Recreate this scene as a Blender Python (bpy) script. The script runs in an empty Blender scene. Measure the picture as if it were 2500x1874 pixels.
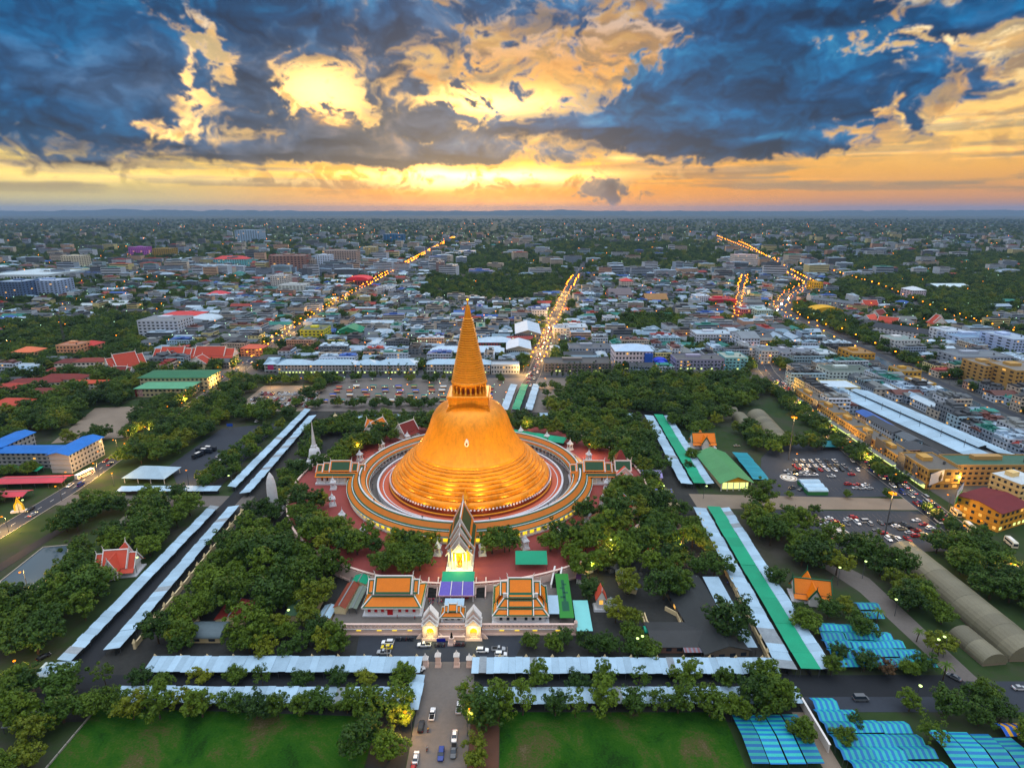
import bpy, bmesh, math, random
import numpy as np
from mathutils import Vector, Matrix
random.seed(7)
RNG = np.random.default_rng(7)
SC = bpy.context.scene
COL = SC.collection
PI = math.pi

# ------------------------------------------------------------------ camera
FPX, CAMH = 1456.0, 160.0                       # focal length in photo pixels (2500 wide), camera height in metres
PITCH = math.atan((937 - 514) / FPX)
CP, SP = math.cos(PITCH), math.sin(PITCH)
cam = bpy.data.cameras.new("camera")
cam.sensor_width = 36.0
cam.lens = 36.0 * FPX / 2500.0
cam.clip_start = 1.0
cam.clip_end = 90000.0
camo = bpy.data.objects.new("camera", cam)
COL.objects.link(camo)
camo.location = (0, 0, CAMH)
camo.rotation_euler = (PI / 2 - PITCH, 0, 0)
SC.camera = camo

def G(x, y, z=0.0):
 """photo pixel -> point on the horizontal plane at height z"""
 u = (x - 1250) / FPX; v = (937 - y) / FPX
 t = (z - CAMH) / (-SP + v * CP)
 return Vector((u * t, (CP + v * SP) * t, z))
def crop(x0, y0, k):
 return lambda x, y, z=0.0: G(x0 + x / k, y0 + y / k, z)
gA = crop(750, 700, 2.764); gB = crop(750, 1200, 3.1586); gC = crop(1300, 1200, 3.1586)
gD = crop(1800, 1200, 2.46); gE = crop(0, 1250, 2.6575); gF = crop(0, 800, 2.765)
gK = crop(1500, 900, 2.212); gL = crop(1200, 600, 3.16); gM = crop(1800, 600, 3.16)
gN = crop(600, 550, 3.16); gO = crop(0, 550, 3.16); gQ = crop(800, 1550, 3.16)
gW = crop(0, 0, 2212 / 2500)                    # whole picture as viewed at 2212 wide
def DIR(x, y):
 """photo pixel -> (azimuth, elevation) in degrees"""
 d = Vector(((x - 1250) / FPX, CP + (937 - y) / FPX * SP, -SP + (937 - y) / FPX * CP)).normalized()
 return math.degrees(math.atan2(d.x, d.y)), math.degrees(math.asin(d.z))

def lin(c):
 f = lambda a: a / 12.92 if a <= 0.04045 else ((a + 0.055) / 1.055) ** 2.4
 return tuple(f(v / 255.0) for v in c)

# ------------------------------------------------------------------ render settings
SC.view_settings.view_transform = 'Standard'
SC.view_settings.look = 'None'
SC.view_settings.gamma = 1.0
SC.view_settings.use_curve_mapping = False
SC.view_settings.exposure = 0.0
cy = SC.cycles
SC.render.engine = 'CYCLES'
cy.max_bounces = 5; cy.diffuse_bounces = 3; cy.glossy_bounces = 2; cy.transmission_bounces = 3
cy.transparent_max_bounces = 6; cy.volume_bounces = 0
cy.caustics_reflective = False; cy.caustics_refractive = False
cy.sample_clamp_indirect = 3.0
cy.use_denoising = True
try:
 cy.denoiser = 'OPENIMAGEDENOISE'; cy.denoising_prefilter = 'ACCURATE'; cy.denoising_input_passes = 'RGB_ALBEDO_NORMAL'
except Exception:
 pass

# ------------------------------------------------------------------ tiny node language
class S:
 """wraps a node socket so that node maths can be written as expressions"""
 def __init__(self, t, s): self.t, self.s = t, s
 def _m(self, op, *a):
  n = self.t.nodes.new('ShaderNodeMath'); n.operation = op
  for i, v in enumerate((self,) + a):
   if isinstance(v, S): self.t.links.new(v.s, n.inputs[i])
   else: n.inputs[i].default_value = v
  return S(self.t, n.outputs[0])
 def __add__(self, o): return self._m('ADD', o)
 def __radd__(self, o): return self._m('ADD', o)
 def __sub__(self, o): return self._m('SUBTRACT', o)
 def __rsub__(self, o): return (self * -1.0) + o
 def __mul__(self, o): return self._m('MULTIPLY', o)
 def __rmul__(self, o): return self._m('MULTIPLY', o)
 def __truediv__(self, o): return self._m('DIVIDE', o)
 def pw(self, o): return self._m('POWER', o)
 def mx(self, o): return self._m('MAXIMUM', o)
 def mn(self, o): return self._m('MINIMUM', o)
 def fn(self, op, *a): return self._m(op, *a)
 def sstep(self, a, b):
  n = self.t.nodes.new('ShaderNodeMapRange'); n.interpolation_type = 'SMOOTHSTEP'
  self.t.links.new(self.s, n.inputs[0])
  n.inputs[1].default_value = a; n.inputs[2].default_value = b
  return S(self.t, n.outputs[0])
def vec3(t, x, y, z=0.0):
 n = t.nodes.new('ShaderNodeCombineXYZ')
 for i, v in enumerate((x, y, z)):
  if isinstance(v, S): t.links.new(v.s, n.inputs[i])
  else: n.inputs[i].default_value = v
 return S(t, n.outputs[0])
def noise(t, v, scale, detail=6, rough=0.55, dist=0.0, out=0):
 n = t.nodes.new('ShaderNodeTexNoise')
 n.inputs['Scale'].default_value = scale; n.inputs['Detail'].default_value = detail
 n.inputs['Roughness'].default_value = rough; n.inputs['Distortion'].default_value = dist
 t.links.new(v.s, n.inputs['Vector'])
 return S(t, n.outputs[out])
def mixc(t, f, a, b, mode='MIX'):
 n = t.nodes.new('ShaderNodeMix'); n.data_type = 'RGBA'; n.blend_type = mode
 for i, v in ((0, f), (6, a), (7, b)):
  if isinstance(v, S): t.links.new(v.s, n.inputs[i])
  elif isinstance(v, (int, float)): n.inputs[i].default_value = v
  else: n.inputs[i].default_value = tuple(v) + (1.0,) if len(v) == 3 else v
 return S(t, n.outputs[2])
def ramp(t, f, stops):
 n = t.nodes.new('ShaderNodeValToRGB')
 e = n.color_ramp.elements
 while len(e) < len(stops): e.new(0.5)
 for el, (p, c) in zip(e, stops):
  el.position = p; el.color = tuple(c) + (1.0,)
 t.links.new(f.s, n.inputs[0])
 return S(t, n.outputs[0])

# ------------------------------------------------------------------ world: dusk sky with broken cloud
# The cloud field is computed here as a procedural function of direction (azimuth, elevation) and handed to the
# world as an environment map, because the same maths as nodes costs minutes per render.
SUN_AZ, SUN_EL = -3.5, 4.5                       # degrees, from the bright gap in the cloud above the horizon
def perlin(x, y, seed=0):
 xi = np.floor(x).astype(np.int64); yi = np.floor(y).astype(np.int64)
 xf = (x - xi).astype(np.float32); yf = (y - yi).astype(np.float32)
 def grad(ix, iy, dx, dy):
  h = (ix * 374761393 + iy * 668265263 + seed * 2147483647 + 974711) & 0x7fffffff
  h = ((h ^ (h >> 13)) * 1274126177) & 0x7fffffff
  a = ((h ^ (h >> 16)) & 1023).astype(np.float32) * (2 * PI / 1024)
  return np.cos(a) * dx + np.sin(a) * dy
 u = xf * xf * xf * (xf * (xf * 6 - 15) + 10); v = yf * yf * yf * (yf * (yf * 6 - 15) + 10)
 n00 = grad(xi, yi, xf, yf); n10 = grad(xi + 1, yi, xf - 1, yf)
 n01 = grad(xi, yi + 1, xf, yf - 1); n11 = grad(xi + 1, yi + 1, xf - 1, yf - 1)
 return (n00 * (1 - u) + n10 * u) * (1 - v) + (n01 * (1 - u) + n11 * u) * v
def fbm(x, y, octs, seed, gain=.5, lac=2.03, billow=False):
 tot = 0; amp = 1.0; norm = 0
 for i in range(octs):
  n = perlin(x, y, seed + i * 17)
  tot = tot + amp * ((np.abs(n) * 2.2 - .55) if billow else n * 1.5)
  norm += amp; amp *= gain; x = x * lac + 11.3; y = y * lac + 5.7
 return tot / norm
def sst(v, a, b):
 q = np.clip((v - a) / (b - a), 0, 1); return q * q * (3 - 2 * q)
def lobes(az, el, rows):
 tot = np.full(az.shape, -1.0, np.float32)
 for (cx, cyy, hw, hu, hd, wt) in rows:
  a0, e0 = DIR(cx, cyy); k = 25.4
  de = el - e0
  q = np.sqrt(((az - a0) * k / hw) ** 2 + (np.maximum(de, 0) * k / hu + np.minimum(de, 0) * k / hd) ** 2)
  v = wt * (1.0 - q)
  m = np.maximum(tot, v); dlt = np.abs(tot - v)
  tot = m + np.maximum(.18 - dlt, 0) ** 2 / (4 * .18)
 return tot
def gsum(az, el, rows):
 tot = 0
 for (cx, cyy, hw, hh, wt) in rows:
  a0, e0 = DIR(cx, cyy); k = 25.4
  tot = tot + wt * np.exp(-((az - a0) * k / hw) ** 2 - ((el - e0) * k / hh) ** 2)
 return tot
def curve(v, stops):
 xs = [p for p, _ in stops]
 cs = np.array([lin(c) for _, c in stops])
 return np.stack([np.interp(v, xs, cs[:, i]) for i in range(3)], -1)
def mix3(f, a, b):
 f = f[..., None]; return a * (1 - f) + b * f
# (x, y, half width, half height up, half height down, weight), photo pixels
MASSES = [(120, 190, 350, 210, 150, 1.0), (60, 30, 380, 150, 120, .8), (390, 140, 130, 130, 100, .6), (660, 30, 420, 100, 90, .62),
 (950, 60, 260, 130, 110, .66), (300, 325, 170, 50, 30, .5), (620, 170, 70, 100, 130, .6), (610, 290, 130, 90, 90, .6),
 (540, 376, 170, 50, 18, .8), (790, 345, 170, 60, 34, .85), (930, 385, 240, 60, 28, .85), (1020, 310, 150, 70, 60, .75), (1020, 205, 50, 40, 60, .45),
 (900, 190, 90, 110, 90, .5), (1330, 40, 260, 55, 60, .45), (1180, 30, 120, 60, 60, .45), (1250, 312, 120, 42, 32, .55),
 (1480, 312, 320, 56, 34, 1.0), (1720, 310, 360, 130, 72, 1.2), (1620, 215, 110, 100, 90, .9), (1830, 180, 210, 180, 150, 1.3),
 (2030, 195, 260, 110, 110, 1.2), (1800, 30, 200, 100, 80, .9), (2000, 15, 260, 100, 60, .85), (1860, 350, 240, 50, 34, 1.0),
 (2240, 185, 150, 46, 40, .75), (1550, 228, 62, 45, 45, .45), (2350, 60, 160, 55, 34, .75), (2480, 20, 150, 70, 60, .55),
 (1340, 385, 100, 30, 26, .34), (1490, 452, 66, 50, 28, .30), (690, 370, 210, 50, 26, .75), (1110, 376, 180, 50, 24, .8), (450, 350, 110, 36, 18, .6),
 (190, 392, 190, 20, 12, .3), (1640, 396, 60, 14, 9, .25), (2480, 130, 60, 10, 8, .15)]
HOLES = [(770, 210, 46, 34, .85), (830, 252, 44, 28, .75), (735, 235, 28, 30, .6), (885, 275, 30, 26, .5), (1190, 248, 100, 24, .95), (1080, 185, 60, 22, .35), (405, 310, 76, 13, .85),
 (465, 225, 26, 44, .8), (520, 105, 40, 34, .45), (1150, 428, 260, 15, 1.0), (1260, 130, 190, 50, .4), (2250, 100, 200, 24, .45),
 (2270, 260, 130, 60, .35), (1450, 130, 130, 50, .35), (1320, 220, 120, 40, .35), (2200, 10, 40, 60, .5)]
GLOWS = [(790, 228, 90, 46, 1.4), (1195, 250, 130, 26, 1.8), (405, 310, 110, 22, .9), (462, 215, 56, 70, .6), (1160, 428, 240, 13, 3.0),
 (1090, 450, 90, 12, 1.2), (1060, 404, 60, 24, .5), (1150, 330, 480, 220, .16), (540, 110, 80, 70, .25), (2250, 100, 260, 36, .3),
 (150, 414, 420, 14, .25), (2330, 290, 220, 60, .16), (1530, 386, 40, 7, .6), (470, 440, 700, 10, .25)]
def sky_rgb(az, el):
 w1 = fbm(az * .16, el * .26, 5, 1); w2 = fbm(az * .16 + 40, el * .26 + 9, 5, 2)
 wa, we = az + w1 * 3.0, el + w2 * 1.5
 n1 = fbm(wa * .14, we * .26, 8, 3, .55)
 n1s = fbm(wa * .14, we * .26, 3, 3, .5)
 bl = fbm(wa * .62, we * .86, 6, 5, .56, billow=True)
 bls = fbm(wa * .40, we * .58, 2, 5, .50, billow=True)
 far = np.clip(sst(el, 15, 23) + sst(np.abs(az), 44, 58) * sst(el, 2, 7), 0, 1)
 LL = lobes(wa * .6 + az * .4, we * .6 + el * .4, MASSES)
 holes = gsum(wa * .5 + az * .5, we * .5 + el * .5, HOLES); hole_ = np.tanh(holes / .45); holes = .10 * hole_ + .4 * hole_ * sst(-el, -4.6, -4.0)
 deck = sst(el, 4.4, 6.2) * (1 - sst(az, 3, 7)); LL = np.maximum(LL, -1 + 1.0 * deck)
 L = LL * (1 - far) + (n1 * 1.1 + .02) * far - holes
 n2 = fbm(wa * .42 + 17, we * .70, 7, 83, .58)
 D = np.clip(L, -.8, .62) + n1 * .36 + bl * .42 + n2 * .40 + np.clip(hole_, 0, 1) * (n2 * 1.35 + bl * .6)
 soft = .08 + .17 * sst(fbm(az * .08, el * .12, 3, 21), -.2, .35) * (1 - .6 * sst(az, 4, 12)) + np.clip(hole_, 0, 1) * .10
 mask = sst(D, -soft, soft * 1.6)
 thick = sst(D, .0, .42)
 # light and dark of the cloud: bases dark, tops and thin parts lighter
 st_a = float(abs(az[0, 1] - az[0, 0])); st_e = float(abs(el[1, 0] - el[0, 0]))
 ge, _ = np.gradient(lobes(az + w1 * 1.2, el + w2 * .6, MASSES), st_e, st_a)
 ns = fbm(wa * .26 + 9, we * .46, 7, 61, .55)
 pf = fbm(wa * .55 + 2, we * .85, 4, 67, .45, billow=True)
 lit = np.clip(.40 - np.clip(ge, -.5, .5) * .55 + ns * .56 + pf * .24 + n2 * .16 + (1 - thick) * .20 - .06 - far * .1, 0, 1)
 # clear sky: yellow at the left, deep orange under the sun, cream at the right
 mid = curve(el, [(-3, (150, 100, 78)), (0, (206, 132, 56)), (.7, (238, 150, 34)), (2, (248, 156, 14)), (4.5, (252, 174, 34)), (8, (244, 172, 56)), (12, (230, 160, 80)), (18, (170, 186, 200))])
 lef = curve(el, [(-3, (110, 120, 128)), (0, (158, 156, 140)), (.9, (206, 192, 138)), (3, (232, 200, 96)), (5, (248, 212, 104)), (8, (240, 188, 118)), (18, (150, 186, 210))])
 rig = curve(el, [(-3, (128, 112, 112)), (0, (160, 128, 118)), (1, (214, 148, 92)), (3, (238, 172, 80)), (7, (246, 196, 104)), (11, (248, 220, 166)), (18, (190, 208, 220))])
 sky = mix3(sst(-az, 8, 34), mid, lef); sky = mix3(sst(az, 8, 34), sky, rig)
 const = lambda c: np.broadcast_to(np.array(lin(c)), sky.shape)
 st = fbm(az * .05 + w1 * .3, el * 1.1, 6, 31, .55)
 sky = mix3(sst(st, -.04, .2) * sst(el, .6, 2.2) * (1 - sst(el, 8, 14)) * .8, sky, mix3(sst(np.abs(az), 3, 26), const((190, 120, 48)), const((140, 126, 108))))
 st2 = fbm(az * .04 + 7, el * 1.6 + w2 * .2, 5, 37, .55)
 sky = sky * (1 + .45 * (sst(st2, .02, .24) * sst(el, 2, 3.6) * (1 - sst(el, 6, 9)))[..., None])
 # a soft warm deck behind the blue masses
 br = fbm(wa * .22 + 3, we * .66, 8, 41, .60) + np.clip(LL + .35, -.5, .5) * .5 - holes * .35
 bg_ = fbm(wa * .2 + 8, we * .55, 6, 71, .5)
 bc = curve(np.clip(.55 + bg_ * 1.2 + n1 * .3, 0, 1), [(0, (92, 86, 92)), (.4, (150, 116, 92)), (.7, (214, 154, 84)), (1, (250, 196, 110))])
 bc = bc * (1 - .34 * sst(el, 8.5, 14))[..., None]
 sky = mix3(sst(br + .1 * sst(az, 22, 34) * (1 - sst(el, 8, 11)), -.02, .26) * sst(el, 2.4, 6.5) * .9, sky, bc)
 glow = gsum(az + w1 * 1.6, el + w2 * .5, GLOWS)
 gk = glow * (.18 + 1.15 * sst(n1 + bl * .9, .22, -.16))
 sky = sky + gk[..., None] * np.array([1.0, .70, .22])
 # cloud colour
 a0, e0 = DIR(900, 300)
 nearsun = np.exp(-((az - a0) / 14.5) ** 2 - ((el - e0) / 7.5) ** 2)
 nn = fbm(wa * .10 + 5, we * .16, 5, 51)
 wf = np.clip(nearsun * 1.0 + (1 - thick) * .42 - .20 + nn * .75 + .7 * (1 - sst(el, 3.2, 5.6)), 0, 1) * (1 - far * .6)
 blue = curve(lit, [(0, (0, 36, 74)), (.3, (0, 70, 120)), (.55, (4, 104, 160)), (.8, (46, 138, 186)), (1, (132, 170, 194))])
 warm = curve(lit, [(0, (44, 52, 70)), (.3, (74, 78, 90)), (.55, (116, 104, 102)), (.8, (186, 142, 104)), (1, (240, 190, 124))])
 cl = mix3(wf, blue, warm) * (.98 + .6 * np.clip(nn, -.4, .5))[..., None]
 out = mix3(mask, sky, cl)
 rim = mask * (1 - mask) * 4 * np.clip(glow * .8 + nearsun * .28 + .05, 0, 1.2)
 out = out + rim[..., None] * np.array([.62, .34, .07])
 # overhead the deck opens to dusk blue
 up = mix3(mask * .55, np.broadcast_to(np.array(lin((228, 234, 242))) * 1.75, out.shape), np.broadcast_to(np.array(lin((186, 204, 224))) * 1.4, out.shape))
 up = up * (.55 + 1.0 * sst(el, 20, 80))[..., None]      # overcast dusk: brightest overhead
 return mix3(sst(el, 17.5, 36), out, up)
def build_world():
 W, Hh = 4096, 2048
 buf = np.zeros((Hh, W, 4), np.float32); buf[..., 3] = 1
 def fill(a0, a1, e0, e1, step):
  c0, c1 = int((a0 + 90) / 360 * W), int((a1 + 90) / 360 * W); r0, r1 = int((e0 + 90) / 180 * Hh), int((e1 + 90) / 180 * Hh)
  cols = np.arange(c0, c1, step); rows = np.arange(r0, r1, step)
  az, el = np.meshgrid((cols + step / 2) * 360 / W - 90, (rows + step / 2) * 180 / Hh - 90)
  rgb = sky_rgb(az.astype(np.float32), el.astype(np.float32))
  rgb = np.repeat(np.repeat(rgb, step, 0), step, 1)[:r1 - r0, :c1 - c0]
  buf[r0:r1, np.arange(c0, c1) % W, :3] = rgb
 fill(-90, 270, -4, 90, 8)
 fill(-60, 60, -4, 28, 1)
 buf[:int(86 / 180 * Hh), :, :3] = lin((60, 66, 70))
 im = bpy.data.images.new("sky_directions", W, Hh, float_buffer=True, is_data=False)
 im.colorspace_settings.name = 'Linear Rec.709'
 im.pixels.foreach_set(buf.ravel()); im.update(); im.pack()
 w = bpy.data.worlds.new("World"); SC.world = w; w.use_nodes = True
 t = w.node_tree; t.nodes.clear()
 tc = t.nodes.new('ShaderNodeTexCoord')
 env = t.nodes.new('ShaderNodeTexEnvironment'); env.image = im; env.interpolation = 'Cubic'
 t.links.new(tc.outputs['Generated'], env.inputs[0])
 nish = t.nodes.new('ShaderNodeTexSky'); nish.sky_type = 'NISHITA'; nish.sun_disc = False
 nish.sun_elevation = math.radians(SUN_EL); nish.sun_rotation = math.radians(SUN_AZ)
 nish.altitude = 100; nish.ozone_density = 2.5
 b1 = t.nodes.new('ShaderNodeBackground'); b1.inputs['Strength'].default_value = 1.0; t.links.new(env.outputs[0], b1.inputs['Color'])
 b2 = t.nodes.new('ShaderNodeBackground'); b2.inputs['Strength'].default_value = .012; t.links.new(nish.outputs[0], b2.inputs['Color'])
 ad = t.nodes.new('ShaderNodeAddShader'); t.links.new(b1.outputs[0], ad.inputs[0]); t.links.new(b2.outputs[0], ad.inputs[1])
 out = t.nodes.new('ShaderNodeOutputWorld'); t.links.new(ad.outputs[0], out.inputs[0])
 w.cycles.sampling_method = 'MANUAL'; w.cycles.sample_map_resolution = 1024
build_world()

sun = bpy.data.lights.new("sun", 'SUN'); sun.energy = 0.9; sun.angle = math.radians(6.0); sun.color = (1.0, .66, .34)
suno = bpy.data.objects.new("sun", sun); COL.objects.link(suno)
suno.rotation_euler = (Vector((math.sin(math.radians(SUN_AZ)) * math.cos(math.radians(SUN_EL)), math.cos(math.radians(SUN_AZ)) * math.cos(math.radians(SUN_EL)), math.sin(math.radians(SUN_EL))))).to_track_quat('Z', 'Y').to_euler()
# ------------------------------------------------------------------ materials
MATS = {}
def mat(name, col=(.5, .5, .5), rough=.75, var=.18, nscale=.35, metal=0.0, objcol=False, emit=0.0, spec=.3, fine=0.0, fscale=3.0, stripes=None, srgb=True, orand=.16, streak=0.0):
 """procedural surface: colour with two scales of noise in world space, optional stripes (axis, metres, second colour)"""
 if name in MATS: return MATS[name]
 m = bpy.data.materials.new(name); m.use_nodes = True; t = m.node_tree
 b = t.nodes['Principled BSDF']
 c = lin(col) if srgb else col
 geo = t.nodes.new('ShaderNodeNewGeometry'); pos = S(t, geo.outputs['Position'])
 if objcol:
  oi = t.nodes.new('ShaderNodeObjectInfo'); base = S(t, oi.outputs['Color'])
 else:
  rgb = t.nodes.new('ShaderNodeRGB'); rgb.outputs[0].default_value = c + (1,); base = S(t, rgb.outputs[0])
 if stripes:
  ax, wd, c2 = stripes
  tc = t.nodes.new('ShaderNodeTexCoord')
  sp = t.nodes.new('ShaderNodeSeparateXYZ'); t.links.new(tc.outputs['Object'], sp.inputs[0])
  fr = (S(t, sp.outputs[ax]) * (1 / wd)).fn('FRACT')
  base = mixc(t, fr.sstep(.48, .52), base, lin(c2))
 n = noise(t, pos, nscale, 5, .6)
 oi2 = t.nodes.new('ShaderNodeObjectInfo')
 f = ((n - .5) * (2.4 * var) + 1.0) * (S(t, oi2.outputs['Random']) * orand + (1 - orand / 2))
 if fine:
  f = f * ((noise(t, pos, fscale, 3, .6) - .5) * (2.4 * fine) + 1.0)
 if streak:
  mp = t.nodes.new('ShaderNodeVectorMath'); mp.operation = 'MULTIPLY'; t.links.new(pos.s, mp.inputs[0]); mp.inputs[1].default_value = (1, 1, .09)
  f = f * ((noise(t, S(t, mp.outputs[0]), .55, 5, .65) - .5) * (2.4 * streak) + 1.0)
 g = vec3(t, f, f, f)
 colr = mixc(t, 1.0, base, g, 'MULTIPLY')
 t.links.new(colr.s, b.inputs['Base Color'])
 b.inputs['Roughness'].default_value = rough; b.inputs['Metallic'].default_value = metal
 b.inputs['Specular IOR Level'].default_value = spec
 if emit:
  t.links.new(colr.s, b.inputs['Emission Color']); b.inputs['Emission Strength'].default_value = emit
 MATS[name] = m
 return m
def emis(name, col, k):
 if name in MATS: return MATS[name]
 m = bpy.data.materials.new(name); m.use_nodes = True; t = m.node_tree; t.nodes.clear()
 e = t.nodes.new('ShaderNodeEmission'); e.inputs[0].default_value = lin(col) + (1,); e.inputs[1].default_value = k
 o = t.nodes.new('ShaderNodeOutputMaterial'); t.links.new(e.outputs[0], o.inputs[0])
 MATS[name] = m; return m
def leafmat(name, c1, c2):
 m = bpy.data.materials.new(name); m.use_nodes = True; t = m.node_tree
 b = t.nodes['Principled BSDF']
 oi = t.nodes.new('ShaderNodeObjectInfo'); geo = t.nodes.new('ShaderNodeNewGeometry')
 r = S(t, oi.outputs['Random']); n = noise(t, S(t, geo.outputs['Position']), .28, 4, .6)
 ri = S(t, geo.outputs['Random Per Island'])
 f = (r * .45 + n * .55 + (ri - .5) * .45 - .05).mx(0.0).mn(1.0)
 c = mixc(t, f, c1, c2)
 t.links.new(c.s, b.inputs['Base Color']); b.inputs['Roughness'].default_value = .55; b.inputs['Specular IOR Level'].default_value = .25
 tr = t.nodes.new('ShaderNodeBsdfTranslucent'); t.links.new(mixc(t, 1.0, c, (1.0, 1.1, .5), 'MULTIPLY').s, tr.inputs[0])
 ms = t.nodes.new('ShaderNodeMixShader'); ms.inputs[0].default_value = .16
 t.links.new(b.outputs[0], ms.inputs[1]); t.links.new(tr.outputs[0], ms.inputs[2])
 t.links.new(ms.outputs[0], t.nodes['Material Output'].inputs[0])
 MATS[name] = m; return m
leafmat('leaf_dark', (.008, .036, .007), (.075, .155, .012))
leafmat('leaf_mid', (.022, .066, .005), (.150, .235, .012))
leafmat('leaf_light', (.060, .110, .005), (.240, .260, .012))
leafmat('leaf_dry', (.075, .045, .020), (.150, .085, .035))
mat('bark', (74, 62, 50), .9, .3, 1.5)
mat('white_paint', (226, 222, 220), .6, .08, .5, fine=.04)
mat('pink_paint', (226, 196, 184), .65, .08, .5, fine=.05)
mat('cream_paint', (226, 204, 160), .65, .10, .5, fine=.05)
mat('white_stone', (214, 216, 222), .6, .14, .6, fine=.08)
mat('gold', (240, 146, 6), .34, .24, .09, metal=.35, spec=.6, fine=.2, fscale=.8, streak=.34)
mat('gold_trim', (242, 160, 16), .34, .12, .3, metal=.35, spec=.6, fine=.08)
mat('drum_red', (140, 52, 18), .6, .18, .4, fine=.1)
mat('bead_white', (222, 208, 214), .55, .05)
mat('roof_orange', (226, 122, 14), .5, .10, .6, fine=.14, fscale=4.0)
mat('roof_amber', (196, 108, 16), .5, .16, .3, fine=.14, fscale=3.0)
mat('roof_green', (18, 92, 62), .5, .15, .6, fine=.1)
mat('roof_darkgreen', (36, 76, 46), .5, .15, .6, fine=.1)
mat('roof_red', (178, 62, 40), .6, .15, .5, fine=.1)
mat('roof_maroon', (120, 36, 30), .6, .15, .5, fine=.1)
mat('roof_salmon', (206, 84, 62), .6, .12, .5, fine=.1)
mat('sheet_white', (160, 190, 212), .45, .16, .25, fine=.10, fscale=1.5, metal=0.0, orand=.3)
mat('sheet_rust', (140, 150, 158), .7, .3, .5, fine=.2, fscale=1.5)
mat('sheet_teal', (16, 150, 112), .6, .22, .12, fine=.12, orand=.2)
mat('sheet_aqua', (120, 196, 196), .5, .10, .2, fine=.05)
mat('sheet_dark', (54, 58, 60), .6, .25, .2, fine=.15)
mat('sheet_grey', (120, 128, 130), .55, .2, .3, fine=.1)
mat('green_roof', (70, 138, 88), .55, .12, .2, fine=.06)
mat('blue_roof', (24, 104, 190), .5, .12, .2, fine=.06)
mat('pink_roof', (206, 70, 84), .6, .12, .2, fine=.06)
mat('purple_roof', (96, 84, 176), .55, .2, .8, fine=.1)
mat('quonset', (112, 108, 90), .45, .3, .12, fine=.2, metal=.0, orand=.45)
mat('asphalt', (50, 56, 66), .8, .22, .08, fine=.12, fscale=.9)
mat('asphalt_dark', (30, 34, 40), .75, .25, .08, fine=.12, fscale=.9)
mat('paving', (108, 102, 98), .85, .25, .07, fine=.14, fscale=.8)
mat('paving_red', (140, 66, 62), .8, .16, .1, fine=.12, fscale=1.1)
mat('paving_dark', (46, 47, 46), .85, .6, .07, fine=.35, fscale=.6)
mat('concrete', (134, 120, 106), .8, .2, .1, fine=.1)
mat('floor_orange', (196, 96, 66), .7, .12, .2, fine=.08)
mat('kerb', (150, 146, 138), .8, .15, .5)
mat('white_line', (214, 214, 208), .7, .1, .5)
mat('glass', (40, 50, 62), .15, .3, .4, spec=.6)
mat('dark', (20, 20, 22), .8, .2)
mat('metal_grey', (96, 100, 106), .5, .15, metal=.5)
mat('red_door', (190, 22, 26), .55, .1)
mat('object_paint', (255, 255, 255), .7, .12, .3, objcol=True, fine=.05)
mat('object_roof', (255, 255, 255), .6, .22, .12, objcol=True, fine=.14, fscale=.7)
mat('car_paint', (255, 255, 255), .22, .03, .3, objcol=True, spec=.6)
mat('tyre', (18, 18, 18), .9, .1)
mat('skin', (150, 104, 78), .6, .05)
mat('hair', (20, 18, 18), .6, .05)
mat('wood', (96, 62, 40), .7, .2, 1.0)
mat('soil', (96, 66, 52), .9, .3, .15, fine=.15)
mat('rock', (96, 96, 92), .9, .35, .5, fine=.2)
emis('lamp_orange', (255, 132, 14), 13.0)
emis('lamp_amber', (255, 140, 22), 2.4)
emis('lamp_white', (206, 240, 140), 3.0)
emis('lamp_green', (150, 255, 60), 8.0)
emis('lit_yellow', (255, 216, 40), 1.3)
emis('lit_warm', (255, 190, 90), 1.1)
emis('lit_shop', (236, 255, 150), 1.3)
emis('head_light', (255, 226, 160), 3.0)
emis('tail_light', (255, 40, 16), 2.5)
def m_(n): return MATS[n]

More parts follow.
